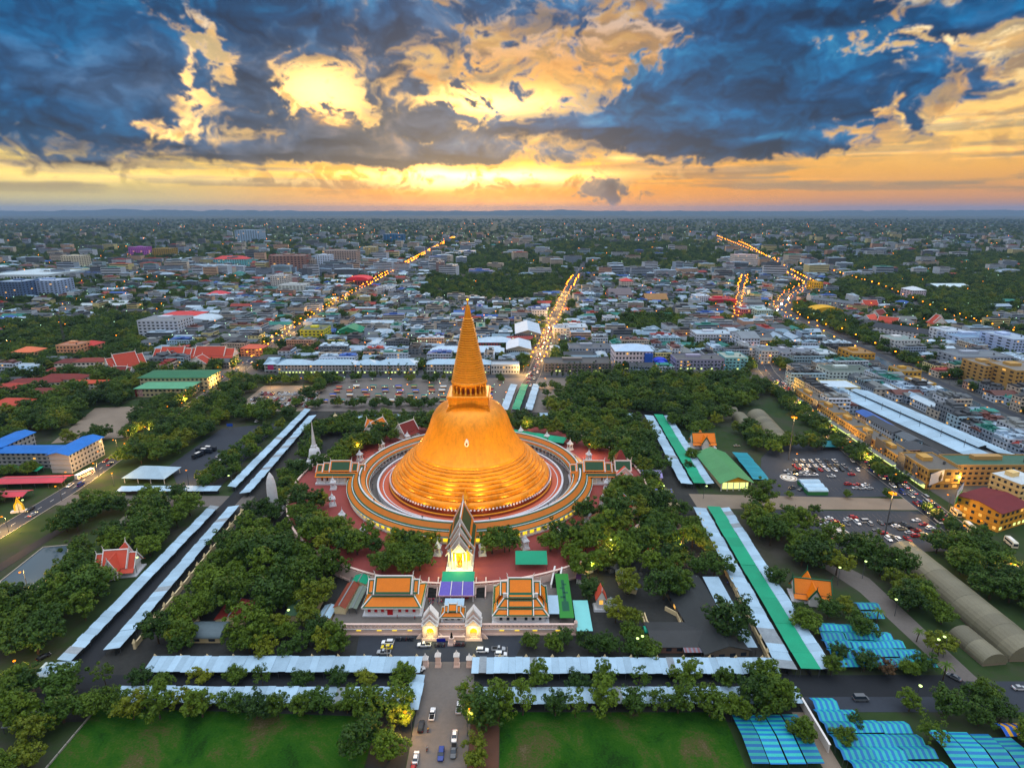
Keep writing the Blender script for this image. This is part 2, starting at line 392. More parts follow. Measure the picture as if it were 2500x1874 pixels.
# ------------------------------------------------------------------ geometry helpers
class MB:
 def __init__(s): s.v = []; s.f = []; s.m = []; s.cur = 0
 def mi(s, i): s.cur = i; return s
 def add(s, vs, fs):
  o = len(s.v); s.v += [tuple(v) for v in vs]
  s.f += [tuple(i + o for i in f) for f in fs]; s.m += [s.cur] * len(fs); return s
 def box(s, x0, x1, y0, y1, z0, z1):
  return s.add([(x0, y0, z0), (x1, y0, z0), (x1, y1, z0), (x0, y1, z0), (x0, y0, z1), (x1, y0, z1), (x1, y1, z1), (x0, y1, z1)],
                     [(0, 3, 2, 1), (4, 5, 6, 7), (0, 1, 5, 4), (1, 2, 6, 5), (2, 3, 7, 6), (3, 0, 4, 7)])
 def tbox(s, x0, x1, y0, y1, z0, z1, ix, iy=None):
  """box tapering to the top by ix, iy on every side"""
  iy = ix if iy is None else iy
  return s.add([(x0, y0, z0), (x1, y0, z0), (x1, y1, z0), (x0, y1, z0), (x0 + ix, y0 + iy, z1), (x1 - ix, y0 + iy, z1), (x1 - ix, y1 - iy, z1), (x0 + ix, y1 - iy, z1)],
                     [(0, 3, 2, 1), (4, 5, 6, 7), (0, 1, 5, 4), (1, 2, 6, 5), (2, 3, 7, 6), (3, 0, 4, 7)])
 def slab(s, q, th):
  """four corner points (counter-clockwise from outside) given thickness th along the inward normal"""
  q = [Vector(p) for p in q]; n = (q[1] - q[0]).cross(q[3] - q[0]).normalized() * th
  return s.add([*q, *[p - n for p in q]], [(0, 1, 2, 3), (7, 6, 5, 4), (0, 4, 5, 1), (1, 5, 6, 2), (2, 6, 7, 3), (3, 7, 4, 0)])
 def bar(s, a, b, w, h=None):
  """square bar from a to b"""
  a, b = Vector(a), Vector(b); d = (b - a).normalized(); h = w if h is None else h
  up = Vector((0, 0, 1)) if abs(d.z) < .95 else Vector((0, 1, 0))
  r = d.cross(up).normalized() * (w / 2); u = r.cross(d).normalized() * (h / 2)
  return s.add([a - r - u, a + r - u, a + r + u, a - r + u, b - r - u, b + r - u, b + r + u, b - r + u],
                     [(0, 1, 2, 3), (7, 6, 5, 4), (0, 4, 5, 1), (1, 5, 6, 2), (2, 6, 7, 3), (3, 7, 4, 0)])
 def cone(s, a, b, ra, rb, n=8, cap=True):
  a, b = Vector(a), Vector(b); d = (b - a).normalized()
  up = Vector((0, 0, 1)) if abs(d.z) < .95 else Vector((1, 0, 0))
  r = d.cross(up).normalized(); u = r.cross(d).normalized()
  vs = []
  for p, rad in ((a, ra), (b, rb)):
   for k in range(n):
    t = 2 * PI * k / n; vs.append(p + (r * math.cos(t) + u * math.sin(t)) * rad)
  fs = [(k, (k + 1) % n, n + (k + 1) % n, n + k) for k in range(n)]
  if cap: fs += [tuple(range(n - 1, -1, -1)), tuple(range(n, 2 * n))]
  return s.add(vs, fs)
 def lathe(s, prof, n=32, c=(0, 0), a0=0.0, a1=2 * PI, closed=False):
  """profile [(r, z)] turned about the vertical at c"""
  full = abs(a1 - a0 - 2 * PI) < 1e-6; k = n if full else n + 1
  vs = []; m = len(prof)
  for i in range(k):
   t = a0 + (a1 - a0) * i / n
   for r, z in prof: vs.append((c[0] + r * math.cos(t), c[1] + r * math.sin(t), z))
  fs = []
  for i in range(n):
   j = (i + 1) % k
   for q in range(m if closed else m - 1):
    q2 = (q + 1) % m
    fs.append((i * m + q, j * m + q, j * m + q2, i * m + q2))
  return s.add(vs, fs)
 def prism(s, pts, z0, z1):
  n = len(pts)
  return s.add([(x, y, z0) for x, y in pts] + [(x, y, z1) for x, y in pts],
                     [tuple(range(n - 1, -1, -1)), tuple(range(n, 2 * n))] + [(k, (k + 1) % n, n + (k + 1) % n, n + k) for k in range(n)])
 def xprism(s, pts, x0, x1):
  """outline in (y, z) pushed along x"""
  n = len(pts)
  return s.add([(x0, y, z) for y, z in pts] + [(x1, y, z) for y, z in pts],
                     [tuple(range(n)), tuple(range(2 * n - 1, n - 1, -1))] + [(k, n + k, n + (k + 1) % n, (k + 1) % n) for k in range(n)])
 def yprism(s, pts, y0, y1):
  """outline in (x, z) pushed along y"""
  n = len(pts)
  return s.add([(x, y0, z) for x, z in pts] + [(x, y1, z) for x, z in pts],
                     [tuple(range(n)), tuple(range(2 * n - 1, n - 1, -1))] + [(k, n + k, n + (k + 1) % n, (k + 1) % n) for k in range(n)])
 def mesh(s, name, mats, smooth=False):
  me = bpy.data.meshes.new(name); me.from_pydata(s.v, [], s.f)
  for m in (mats if isinstance(mats, (list, tuple)) else [mats]): me.materials.append(MATS[m] if isinstance(m, str) else m)
  if s.m and max(s.m) > 0: me.polygons.foreach_set('material_index', s.m)
  if smooth: me.polygons.foreach_set('use_smooth', [True] * len(s.f))
  me.update(); return me

KIDS = {}
def link(name, data, parent=None, loc=(0, 0, 0), rz=0.0, color=None):
 o = bpy.data.objects.new(name, data); COL.objects.link(o)
 o.location = loc
 if rz: o.rotation_euler = (0, 0, rz)
 if parent is not None:
  o.parent = parent; KIDS.setdefault(parent.name, []).append(o)
 if color is not None: o.color = tuple(color) + (1,) if len(color) == 3 else color
 return o
def part(parent, name, mb, mats, smooth=False, loc=(0, 0, 0), rz=0.0, color=None, stuff=False):
 me = mb.mesh(name, mats, smooth) if isinstance(mb, MB) else mb
 o = link(name, me, parent, loc, rz, color)
 if stuff: o['kind'] = 'stuff'
 return o
def tag(o, label, cat, group=None):
 o['label'] = label; o['category'] = cat
 if group: o['group'] = group
 return o
def thing(name, label, cat, loc=(0, 0, 0), rz=0.0, group=None):
 return tag(link(name, None, None, loc, rz), label, cat, group)
def solid(name, label, cat, mb, mats, loc=(0, 0, 0), rz=0.0, group=None, smooth=False, color=None):
 return tag(link(name, mb.mesh(name, mats, smooth) if isinstance(mb, MB) else mb, None, loc, rz, color), label, cat, group)
def struct(name, mb, mats, parent=None, smooth=False):
 o = link(name, mb.mesh(name, mats, smooth) if isinstance(mb, MB) else mb, parent)
 if parent is None: o['kind'] = 'structure'
 return o
def dup(root, loc, rz=0.0, scale=None, label=None, group=None, color=None, recolor=()):
 r = root.copy(); COL.objects.link(r); r.location = loc; r.rotation_euler = (0, 0, rz)
 if scale is not None: r.scale = scale if isinstance(scale, (tuple, list)) else (scale,) * 3
 if label: r['label'] = label
 if group: r['group'] = group
 if color is not None: r.color = tuple(color) + (1,)
 for ch in KIDS.get(root.name, ()):
  c = ch.copy(); COL.objects.link(c); c.parent = r; KIDS.setdefault(r.name, []).append(c)
  if color is not None and c.name.split('.')[0] in recolor: c.color = tuple(color) + (1,)
  for gch in KIDS.get(ch.name, ()):
   d = gch.copy(); COL.objects.link(d); d.parent = c
 return r
def sheet(name, pts, z, mt, kind='structure'):
 mb = MB(); mb.add([(p[0], p[1], z) for p in pts], [tuple(range(len(pts)))])
 me = mb.mesh(name, mt)
 if me.polygons[0].normal.z < 0: me.flip_normals()
 o = link(name, me); o['kind'] = kind; return o
def strip(name, line, w, z, mt):
 """a road: a ribbon of width w (number or one per point) along a polyline"""
 L = [Vector((p[0], p[1])) for p in line]; vs = []; n = len(L)
 for i, p in enumerate(L):
  d = (L[min(i + 1, n - 1)] - L[max(i - 1, 0)]).normalized(); q = Vector((-d.y, d.x))
  ww = (w[i] if isinstance(w, (list, tuple)) else w) / 2
  vs += [(p.x + q.x * ww, p.y + q.y * ww, z), (p.x - q.x * ww, p.y - q.y * ww, z)]
 mb = MB(); mb.add(vs, [(2 * i, 2 * i + 1, 2 * i + 3, 2 * i + 2) for i in range(n - 1)])
 o = link(name, mb.mesh(name, mt)); o['kind'] = 'structure'; return o
def along(line, step, off=0.0, start=0.0):
 """points every step metres along a polyline, shifted sideways; yields (point, heading)"""
 L = [Vector((p[0], p[1])) for p in line]; acc = start
 for a, b in zip(L, L[1:]):
  d = b - a; ln = d.length; d = d / ln; q = Vector((-d.y, d.x))
  while acc <= ln:
   p = a + d * acc + q * off
   yield Vector((p.x, p.y, 0)), math.atan2(d.y, d.x)
   acc += step
  acc -= ln
def inside(p, poly):
 x, y = p[0], p[1]; r = False; n = len(poly); j = n - 1
 for i in range(n):
  xi, yi, xj, yj = poly[i][0], poly[i][1], poly[j][0], poly[j][1]
  if (yi > y) != (yj > y) and x < (xj - xi) * (y - yi) / (yj - yi) + xi: r = not r
  j = i
 return r
KEEP = []                                        # footprints (x0, x1, y0, y1) that trees and houses must stay out of
def keep(x0, x1, y0, y1): KEEP.append((min(x0, x1), max(x0, x1), min(y0, y1), max(y0, y1)))
def blocked(x, y, m=0.0):
 return any(a - m < x < b + m and c - m < y < d + m for a, b, c, d in KEEP)
# ------------------------------------------------------------------ the setting
CX, CY = -24.2, 324.0                            # centre of the great stupa
TZ = 6.0                                         # circular terrace level
def ground_material():
 m = bpy.data.materials.new('ground_cover'); m.use_nodes = True; t = m.node_tree; b = t.nodes['Principled BSDF']
 geo = t.nodes.new('ShaderNodeNewGeometry'); p = S(t, geo.outputs['Position'])
 a = noise(t, p, .012, 6, .6); c = noise(t, p, .0016, 5, .6); d = noise(t, p, .15, 4, .6)
 base = ramp(t, a + (d - .5) * .25, [(.34, (.020, .040, .016)), (.47, (.034, .060, .020)), (.56, (.050, .054, .036)), (.66, (.075, .070, .058))])
 base = mixc(t, c.sstep(.48, .62), base, (.026, .050, .022))
 t.links.new(base.s, b.inputs['Base Color']); b.inputs['Roughness'].default_value = .95; b.inputs['Specular IOR Level'].default_value = .1
 return m
MATS['ground_cover'] = ground_material()
def grass_material():
 m = bpy.data.materials.new('lawn_grass'); m.use_nodes = True; t = m.node_tree; b = t.nodes['Principled BSDF']
 geo = t.nodes.new('ShaderNodeNewGeometry'); p = S(t, geo.outputs['Position'])
 a = noise(t, p, .055, 7, .68, .5); d = noise(t, p, 1.6, 3, .6)
 base = ramp(t, a + (d - .5) * .35, [(.30, (.008, .030, .004)), (.44, (.014, .070, .004)), (.54, (.026, .085, .006)), (.64, (.075, .066, .024)), (.74, (.12, .10, .06))])
 t.links.new(base.s, b.inputs['Base Color']); b.inputs['Roughness'].default_value = .95; b.inputs['Specular IOR Level'].default_value = .1
 return m
MATS['lawn_grass'] = grass_material()
mb = MB(); mb.lathe([(0.5, 0), (3000, 0), (20000, 0), (70000, 0)], 64, (0, 3000)); gme = mb.mesh('ground', 'ground_cover')
gme.flip_normals() if gme.polygons[0].normal.z < 0 else None
struct('ground', gme, None)
mat('town_ground', (78, 80, 82), .9, .3, .03, fine=.25, fscale=.3)
sheet('town_ground', [(-330, 575), (-700, 640), (-760, 1100), (-500, 1900), (-250, 2600), (250, 2100), (460, 1400), (820, 1300), (860, 700), (420, 380), (250, 300), (238, 572)], .02, 'town_ground')
# inner compound, courts and lots
sheet('compound_floor', [(-166, 156), (100, 156), (108, 300), (126, 470), (-168, 470), (-164, 300)], .03, 'paving_dark')
sheet('forecourt', [(-58, 182), (0, 182), (6, 197.6), (-60, 197.6)], .05, 'asphalt')
sheet('front_road', [(-190, 166.5), (160, 166.5), (160, 176.5), (-190, 176.5)], .06, 'asphalt_dark')
sheet('entrance_road', [(-31.5, 60), (-13.5, 60), (-13.5, 176), (-13.8, 183), (-32.5, 183), (-31.8, 176)], .08, 'paving')
sheet('lawn', [(-139, 60), (-46, 60), (-44, 158), (-139.8, 162)], .05, 'lawn_grass')
sheet('lawn', [(-3, 60), (70, 60), (70, 160), (-4, 160)], .05, 'lawn_grass')
sheet('bare_strip', [(-44, 60), (-31.7, 60), (-32, 160), (-44, 160)], .04, 'paving_dark')
sheet('bare_strip', [(-13.3, 60), (-3.2, 60), (-4.2, 160), (-13.4, 160)], .04, 'soil')
sheet('west_road', [(-161.5, 177), (-152.5, 177), (-156.6, 300), (-160.5, 470), (-167.5, 470), (-164.5, 300)], .09, 'asphalt_dark')
sheet('west_gate_road', [(-262, 305), (-165, 303), (-150, 303), (-150, 316), (-262, 318)], .07, 'paving')
sheet('east_gate_road', [(104, 301), (240, 299), (240, 312), (104, 319)], .07, 'concrete')
sheet('car_park', [(150, 313), (236, 316), (236, 395), (190, 400), (168, 372), (150, 330)], .06, 'asphalt')
sheet('car_park', [(140, 299), (226, 298), (224, 258), (150, 255), (140, 280)], .08, 'asphalt')
sheet('east_lane', [(100, 160), (235, 160), (235, 173.5), (100, 173.5)], .05, 'asphalt')
sheet('east_lane', [(157, 173), (166, 173), (162, 235), (150, 256), (143, 250), (152, 225)], .04, 'paving')
sheet('car_park', [(-233, 470), (-168, 470), (-170, 545), (-236, 545)], .05, 'concrete')
sheet('bus_park', [(-224, 360), (-196, 320), (-176, 330), (-182, 440), (-200, 436), (-222, 428)], .05, 'asphalt')
sheet('school_yard', [(-352, 478), (-310, 484), (-286, 410), (-330, 398)], .05, 'concrete')
sheet('market_square', [(-168, 470), (60, 466), (60, 572), (-180, 572)], .06, 'paving')
LEFT_ROAD = [(-268, 120), (-267, 238), (-265, 281), (-264, 327), (-266, 356), (-271, 424), (-277, 540), (-290, 660), (-304, 900), (-316, 1500), (-330, 2500), (-352, 3860)]
strip('main_road', LEFT_ROAD, 11, .10, 'asphalt')
strip('side_lane', [(-242, 120), (-239, 245), (-235, 286), (-240, 306)], 6, .08, 'asphalt_dark')
MID_ROAD = [(6, 470), (10, 520), (22, 583), (43, 737), (92, 1080), (159, 1493), (240, 1960)]
strip('main_road', MID_ROAD, 13, .12, 'asphalt')
ROAD3 = [(320, 840), (343, 904), (455, 1190), (597, 1548)]
strip('main_road', ROAD3, 10, .10, 'asphalt')
MARKET = [(300, 720), (265, 601), (250, 519), (240, 420), (236, 379), (235, 323), (232, 266), (230, 233), (230, 120)]
strip('market_street', MARKET, 15, .13, 'asphalt')
CANAL = [(1310, 4002), (860, 2050), (732, 1607), (660, 1330), (520, 1130), (440, 980), (425, 880), (425, 790), (405, 601), (398, 492), (394, 400), (394, 250)]
strip('canal_road', [(x + 13, y) for x, y in CANAL], 8, .09, 'asphalt')
strip('canal_road', [(x - 13, y) for x, y in CANAL], 6, .07, 'asphalt')
m = mat('canal_water', (70, 86, 96), .08, .15, .05, spec=.6)
strip('canal', CANAL, 12, .05, 'canal_water')
FAR_R = [(1562, 4897), (1100, 2900), (870, 2078), (843, 1607), (777, 1267), (692, 992), (646, 737)]
strip('main_road', FAR_R, 9, .08, 'asphalt')
strip('cross_road', [(-300, 578), (-150, 577), (20, 577), (240, 590), (300, 592)], 11, .11, 'asphalt')
sheet('pond', [(-221, 216), (-209, 224), (-212, 249), (-221, 263), (-232, 261), (-230, 233)], .07, 'canal_water')
mb = MB(); [mb.bar((a[0], a[1], .18), (b[0], b[1], .18), .5, .36) for a, b in zip([(-221, 216), (-209, 224), (-212, 249), (-221, 263), (-232, 261), (-230, 233)], [(-209, 224), (-212, 249), (-221, 263), (-232, 261), (-230, 233), (-221, 216)])]
struct('pond_edge', mb, 'kerb')
# kerbs and lane marks
def kerb(line, off):
 L = list(along(line, 12.0, off)); mb = MB()
 for (a, _), (b, _) in zip(L, L[1:]): mb.bar((a.x, a.y, .07), (b.x, b.y, .07), .35, .15)
 struct('kerb', mb, 'kerb')
for ln, o in ((LEFT_ROAD[:9], 5.6), (LEFT_ROAD[:9], -5.6), (MID_ROAD, 6.6), (MID_ROAD, -6.6), (MARKET, 7.6), (MARKET, -7.6)): kerb(ln, o)
mb = MB()
for ln, z in ((LEFT_ROAD[:9], .13), (MID_ROAD[:4], .15), (MARKET, .16)):
 for p, h in along(ln, 9.0):
  d = Vector((math.cos(h), math.sin(h), 0)); q = Vector((-d.y, d.x, 0)) * .12
  mb.add([p - q + Vector((0, 0, z)), p + q + Vector((0, 0, z)), p + q + d * 3 + Vector((0, 0, z)), p - q + d * 3 + Vector((0, 0, z))], [(3, 2, 1, 0)])
struct('lane_marks', mb, 'white_line')
mb = MB()
for i in range(28): mb.bar((-139.5 + .02 * i, 60 + i * 3.65, .3), (-139.5 + .02 * i, 63.4 + i * 3.65, .3), .4, .6)
struct('lawn_kerb', mb, 'kerb')
# round paved emblems in the car parks
for (x, y) in ((172.5, 341), (169.4, 275)):
 mb = MB(); mb.mi(0).lathe([(2.2, .12), (3.6, .12)], 40, (x, y)).mi(1).lathe([(1.2, .13), (2.2, .13)], 40, (x, y)).mi(0).lathe([(.05, .14), (1.2, .14)], 30, (x, y)).mi(1).lathe([(3.6, .13), (4.6, .13)], 40, (x, y)).mi(0).lathe([(4.6, .12), (5.0, .12)], 40, (x, y))
 struct('paving_roundel', mb, ['white_line', 'concrete'])
mb = MB()
for (x0, x1, y0, y1, n) in ((160, 214, 266, 290, 3), (178, 226, 322, 350, 3)):
 for r in range(n):
  yy = y0 + (y1 - y0) * r / (n - 1)
  for k in range(int((x1 - x0) / 2.7)): mb.box(x0 + k * 2.7 - .04, x0 + k * 2.7 + .04, yy, yy + 4.8, .10, .105)
struct('bay_lines', mb, 'concrete')
# terraces of the stupa
def wall_ring(r0, r1, z0, z1, n=128, a0=0, a1=2 * PI):
 return MB().lathe([(r0, z0), (r1, z0), (r1, z1), (r0, z1)], n, (0, 0), a0, a1, True)
mb = MB().lathe([(.2, TZ), (102.6, TZ)], 128, (CX, CY)); me = mb.mesh('terrace_floor', 'paving_red')
if me.polygons[0].normal.z < 0: me.flip_normals()
tf = struct('terrace_floor', me, None)
tw = thing('terrace_wall', 'long curved pinkish white retaining wall around the red paved terrace', 'wall', (CX, CY, 0))
part(tw, 'wall_face', MB().lathe([(102.5, -.2), (103.1, -.2), (103.1, TZ - .05), (102.5, TZ - .05)], 160, (0, 0), closed=True), 'pink_paint')
part(tw, 'coping', MB().lathe([(102.3, TZ + .9), (103.3, TZ + .9), (103.3, TZ + 1.15), (102.3, TZ + 1.15)], 160, closed=True), 'pink_paint')
part(tw, 'plinth', MB().lathe([(103.12, -.2), (103.6, -.2), (103.6, .9), (103.12, .9)], 160, closed=True), 'pink_paint')
post = MB().box(-.22, .22, -.22, .22, TZ - .04, TZ + .9).mesh('baluster', 'pink_paint')
for k in range(240):
 a = 2 * PI * k / 240
 if -2.6 < a - 2 * PI < -.5 or 3.4 < a < 6.0: part(tw, 'baluster', post, None, loc=(102.8 * math.cos(a), 102.8 * math.sin(a), 0), rz=a)
# forecourt platform in front of the terrace
mb = MB().box(-72, 24.8, 198.2, 236, -.2, 2.5); struct('court_platform', mb, 'paving')
# ------------------------------------------------------------------ Thai roof kit
def frame(mb, q, w, lift=.06, th=.06):
 """four border strips lying on the quad q (corner points in order)"""
 q = [Vector(p) for p in q]; n = (q[1] - q[0]).cross(q[3] - q[0]).normalized()
 c = sum(q, Vector()) / 4
 inn = []
 for i in range(4):
  p, a, b = q[i], q[(i - 1) % 4], q[(i + 1) % 4]
  e1 = (a - p).normalized(); e2 = (b - p).normalized(); sn = max(e1.cross(e2).length, .2)
  inn.append(p + (e1 + e2) * (w / sn))
 for i in range(4):
  j = (i + 1) % 4
  mb.slab([q[i] + n * lift, q[j] + n * lift, inn[j] + n * lift, inn[i] + n * lift], th)
 return mb
def panel(par, q, field, border, bw=.7, th=.25):
 p = part(par, 'roof_panel', MB().slab(q, th), field)
 if border: part(p, 'roof_border', frame(MB(), q, bw), border)
 return p
def finial(par, p, d, s=1.0, m='white_paint'):
 """curved horn at a gable apex, leaning along d"""
 p = Vector(p); d = Vector(d); mb = MB(); u = Vector((0, 0, 1))
 pts = [p - u * .2 * s, p + u * .8 * s + d * .35 * s, p + u * 1.5 * s + d * .25 * s, p + u * 2.3 * s + d * .75 * s]
 rs = [.28, .2, .14, .04]
 for a, b, ra, rb in zip(pts, pts[1:], rs, rs[1:]): mb.cone(a, b, ra * s, rb * s, 5)
 part(par, 'finial', mb, m)
def gable_roof(par, x0, x1, hw, z0, z1, field='roof_orange', border='roof_green', edge='white_paint', bw=.7, ew=.45, fin=1.0, y=0.0, gable='white_paint', over=.0):
 """ridge along local x between x0 and x1"""
 for s in (-1, 1):
  q = [(x0, y + s * hw, z0), (x1, y + s * hw, z0), (x1, y, z1), (x0, y, z1)]
  if s > 0: q = q[::-1]; q = [q[2], q[3], q[0], q[1]]
  panel(par, q, field, border, bw)
 mb = MB(); mb.bar((x0, y, z1 + .1), (x1, y, z1 + .1), ew, ew * .8); part(par, 'ridge', mb, edge)
 for xx in (x0, x1):
  mb = MB()
  for s in (-1, 1): mb.bar((xx, y + s * (hw + .25), z0 - .12), (xx, y, z1 + .22), ew * .8, ew * 1.3)
  part(par, 'bargeboard', mb, edge)
  if gable:
   i = .35 if xx == x0 else -.35
   mb = MB(); mb.xprism([(y - hw + .5, z0 + .05), (y + hw - .5, z0 + .05), (y, z1 - .5)], xx + i - .1, xx + i + .1); part(par, 'gable', mb, gable)
  if fin: finial(par, (xx, y, z1 + .2), (-1 if xx == x0 else 1, 0, 0), fin, edge)
def skirt_roof(par, x0, x1, y0, y1, ix, iy, z0, z1, field='roof_orange', border='roof_green', edge='white_paint', bw=.6):
 """hipped skirt between an outer rectangle at z0 and an inner one at z1"""
 o = [(x0, y0, z0), (x1, y0, z0), (x1, y1, z0), (x0, y1, z0)]
 n = [(x0 + ix, y0 + iy, z1), (x1 - ix, y0 + iy, z1), (x1 - ix, y1 - iy, z1), (x0 + ix, y1 - iy, z1)]
 mb = MB()
 for i in range(4):
  j = (i + 1) % 4
  panel(par, [o[i], o[j], n[j], n[i]], field, border, bw)
  mb.bar(Vector(o[i]) + Vector((0, 0, .1)), Vector(n[i]) + Vector((0, 0, .1)), .4, .35)
  mb.bar(Vector(o[i]) - Vector((0, 0, .2)), Vector(o[j]) - Vector((0, 0, .2)), .3, .3)
 part(par, 'roof_edge', mb, edge)
def arch_outline(w, h, n=8):
 pts = [(-w / 2, 0), (w / 2, 0), (w / 2, h - w / 2)]
 for k in range(1, n): t = PI * k / n; pts.append((w / 2 * math.cos(t), h - w / 2 + w / 2 * math.sin(t) * 1.15))
 return pts + [(-w / 2, h - w / 2)]
def window_mesh(w, h, fm='white_paint', gm='glass', arch=False):
 mb = MB()
 if arch:
  mb.mi(1).yprism(arch_outline(w, h), -.06, .04); o = arch_outline(w, h)
  mb.mi(0)
  for a, b in zip(o[1:], o[2:] + o[:1]): mb.bar((a[0], -.08, a[1]), (b[0], -.08, b[1]), .16, .2)
 else:
  mb.mi(1).box(-w / 2, w / 2, -.05, .04, 0, h)
  mb.mi(0).box(-w / 2 - .14, -w / 2, -.14, .04, -.14, h + .14).box(w / 2, w / 2 + .14, -.14, .04, -.14, h + .14).box(-w / 2, w / 2, -.14, .04, h, h + .14).box(-w / 2 - .1, w / 2 + .1, -.24, .04, -.2, -.01)
 return mb.mesh('window', [fm, gm])

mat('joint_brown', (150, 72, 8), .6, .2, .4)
# ------------------------------------------------------------------ the great golden stupa
chedi = thing('great_stupa', 'huge golden bell shaped stupa with a tall ringed spire', 'stupa', (CX, CY, 7.5))
def lathe_part(par, name, prof, m, n=128, smooth=True, dz=-7.5, **k):
 return part(par, name, MB().lathe([(r, z + dz) for r, z in prof], n, **k), m, smooth)
lathe_part(chedi, 'base_drum', [(47.9, 7.4), (47.9, 8.1), (47.0, 8.5), (46.7, 10.6), (47.1, 10.7), (47.1, 11.0), (45.5, 11.05)], 'drum_red', 160, False)
lathe_part(chedi, 'drum_moulding', [(47.2, 8.2), (47.5, 8.5), (47.2, 8.9), (46.85, 9.0)], 'gold_trim', 160)
mb = MB()
for k in range(150):
 a = 2 * PI * k / 150; c = (46.9 * math.cos(a), 46.9 * math.sin(a), 3.55)
 mb.lathe([(.02, c[2]), (.55, c[2] + .02), (.62, c[2] + .4), (.35, c[2] + .85), (.02, c[2] + 1.0)], 7, (c[0], c[1]))
part(chedi, 'bead_rim', mb, 'bead_white', True, stuff=True)
tiers = [(46.2, 44.0, 11.0, 14.6), (43.5, 42.6, 14.4, 16.9), (41.9, 41.0, 16.7, 19.0), (40.2, 39.3, 18.8, 20.9), (38.4, 37.5, 20.7, 22.6),
         (36.5, 35.6, 22.4, 24.1), (34.7, 33.8, 23.9, 25.5), (33.0, 32.2, 25.3, 26.7), (31.9, 31.0, 26.5, 27.7)]
for r0, r1, z0, z1 in tiers:
 pr = []; h = z1 - z0
 for k in range(9):
  t = k / 8 * PI * .5; pr.append((r1 - .2 + (r0 - r1 + .2) * math.cos(t) ** .8, z0 + h * math.sin(t)))
 pr = [(r0 - .35, z0 - .25), (r0 - .30, z0)] + pr + [(r1 - 2.4, z1 + .02)]
 lathe_part(chedi, 'tier', pr, 'gold')
 lathe_part(chedi, 'tier_joint', [(r0 - .1, z0 - .25), (r0 + .10, z0 - .2), (r0 + .10, z0 + .22), (r0 - .2, z0 + .3)], 'joint_brown')  # brown joint line, its dark tone also stands in for groove shade
lathe_part(chedi, 'bell', [(31.5, 27.4), (31.6, 27.9), (31.0, 28.4), (30.2, 29.3), (29.2, 30.8), (27.8, 32.8), (26.3, 35.2), (24.9, 38.2), (23.6, 41.4), (22.4, 45), (21.2, 48), (19.6, 50.6), (17.5, 52.9), (14.4, 54.8), (10, 56), (5, 56.4)], 'gold', 160)
hk = part(chedi, 'square_throne', MB().tbox(-12.4, 12.4, -12.4, 12.4, 44.4, 47.6, .6).box(-11.5, 11.5, -11.5, 11.5, 47.6, 48.6).tbox(-10.9, 10.9, -10.9, 10.9, 48.6, 52.6, -.1).tbox(-11.0, 11.0, -11, 11, 52.6, 53.3, -.9).box(-11.9, 11.9, -11.9, 11.9, 53.3, 53.9).tbox(-11.6, 11.6, -11.6, 11.6, 53.9, 54.4, .6), 'gold')
lathe_part(chedi, 'throne_drum', [(8.2, 61.6), (8.2, 66.2), (9.4, 66.6), (10.1, 67.2), (10.2, 67.9), (9.7, 68.5), (9.4, 68.8)], 'gold', 64)
cm = MB().lathe([(.75, 54.3), (.75, 54.9), (.55, 55.0), (.55, 58.2), (.8, 58.4), (.8, 58.9)], 10).mesh('column', 'gold_trim', True)
for k in range(20):
 a = 2 * PI * (k + .5) / 20; part(chedi, 'column', cm, None, loc=(9.1 * math.cos(a), 9.1 * math.sin(a), 0))
dk = MB().yprism(arch_outline(1.3, 3.0), -.1, .1).mesh('niche', 'drum_red')
for k in range(20):
 a = 2 * PI * k / 20; part(chedi, 'niche', dk, None, loc=(8.25 * math.cos(a), 8.25 * math.sin(a), 54.9), rz=a + PI / 2)
spire = lathe_part(chedi, 'spire', [(9.3, 68.6), (2.0, 104.2), (1.9, 105), (1.75, 106), (1.6, 107), (1.1, 109.5), (.8, 110.2)], 'gold', 48)
NR = 28
for k in range(NR):
 z = 69.2 + (104.0 - 69.2) * (k + .3) / NR; r = 9.2 + (2.0 - 9.2) * (z - 68.8) / (104.2 - 68.8); h = .52
 lathe_part(spire, 'spire_ring', [(r - .1, z - h * .7), (r + .5, z - h * .6), (r + .72, z), (r + .5, z + h * .5), (r - .2, z + h * .7)], 'gold_trim', 40)
fin = lathe_part(chedi, 'crown_finial', [(.9, 109.8), (1.15, 110.2), (.5, 110.6), (.35, 111.4), (.75, 111.7), (.3, 112.0), (.25, 112.8), (.5, 113.0), (.15, 113.3), (.04, 115.2)], 'gold_trim', 16)
part(fin, 'lamp', MB().lathe([(.02, 105.6), (.5, 105.9), (.55, 106.2), (.02, 106.6)], 12), 'lamp_orange')
# front image shrine on the tiers and the white medallion on the bell
sh = part(chedi, 'image_shrine', MB().box(-2.4, 2.4, -46.4, -41, 3.4, 5.2).box(-1.8, 1.8, -45.8, -41, 5.2, 6.0).box(-1.5, -1.0, -45.4, -41, 6, 9.5).box(1.0, 1.5, -45.4, -41, 6, 9.5).tbox(-1.9, 1.9, -45.8, -40.6, 9.5, 10.3, .3).tbox(-1.6, 1.6, -45.4, -41, 10.3, 11.8, .8).tbox(-.8, .8, -44.6, -41.6, 11.8, 14.6, .7), 'gold_trim')
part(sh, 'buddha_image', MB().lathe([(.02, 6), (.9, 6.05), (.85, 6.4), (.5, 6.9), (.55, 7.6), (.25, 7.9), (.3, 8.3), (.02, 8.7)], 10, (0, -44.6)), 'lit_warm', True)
md = part(chedi, 'medallion', MB().yprism([(1.15 * math.sin(t) * (1 if math.cos(t) < 0 else 1 - .55 * math.cos(t) ** 2), 27.9 - 7.5 + 12.6 + (1.5 if math.cos(t) < 0 else 2.3) * math.cos(t)) for t in [2 * PI * k / 20 for k in range(20)]], -27.9, -25.6), 'white_paint')
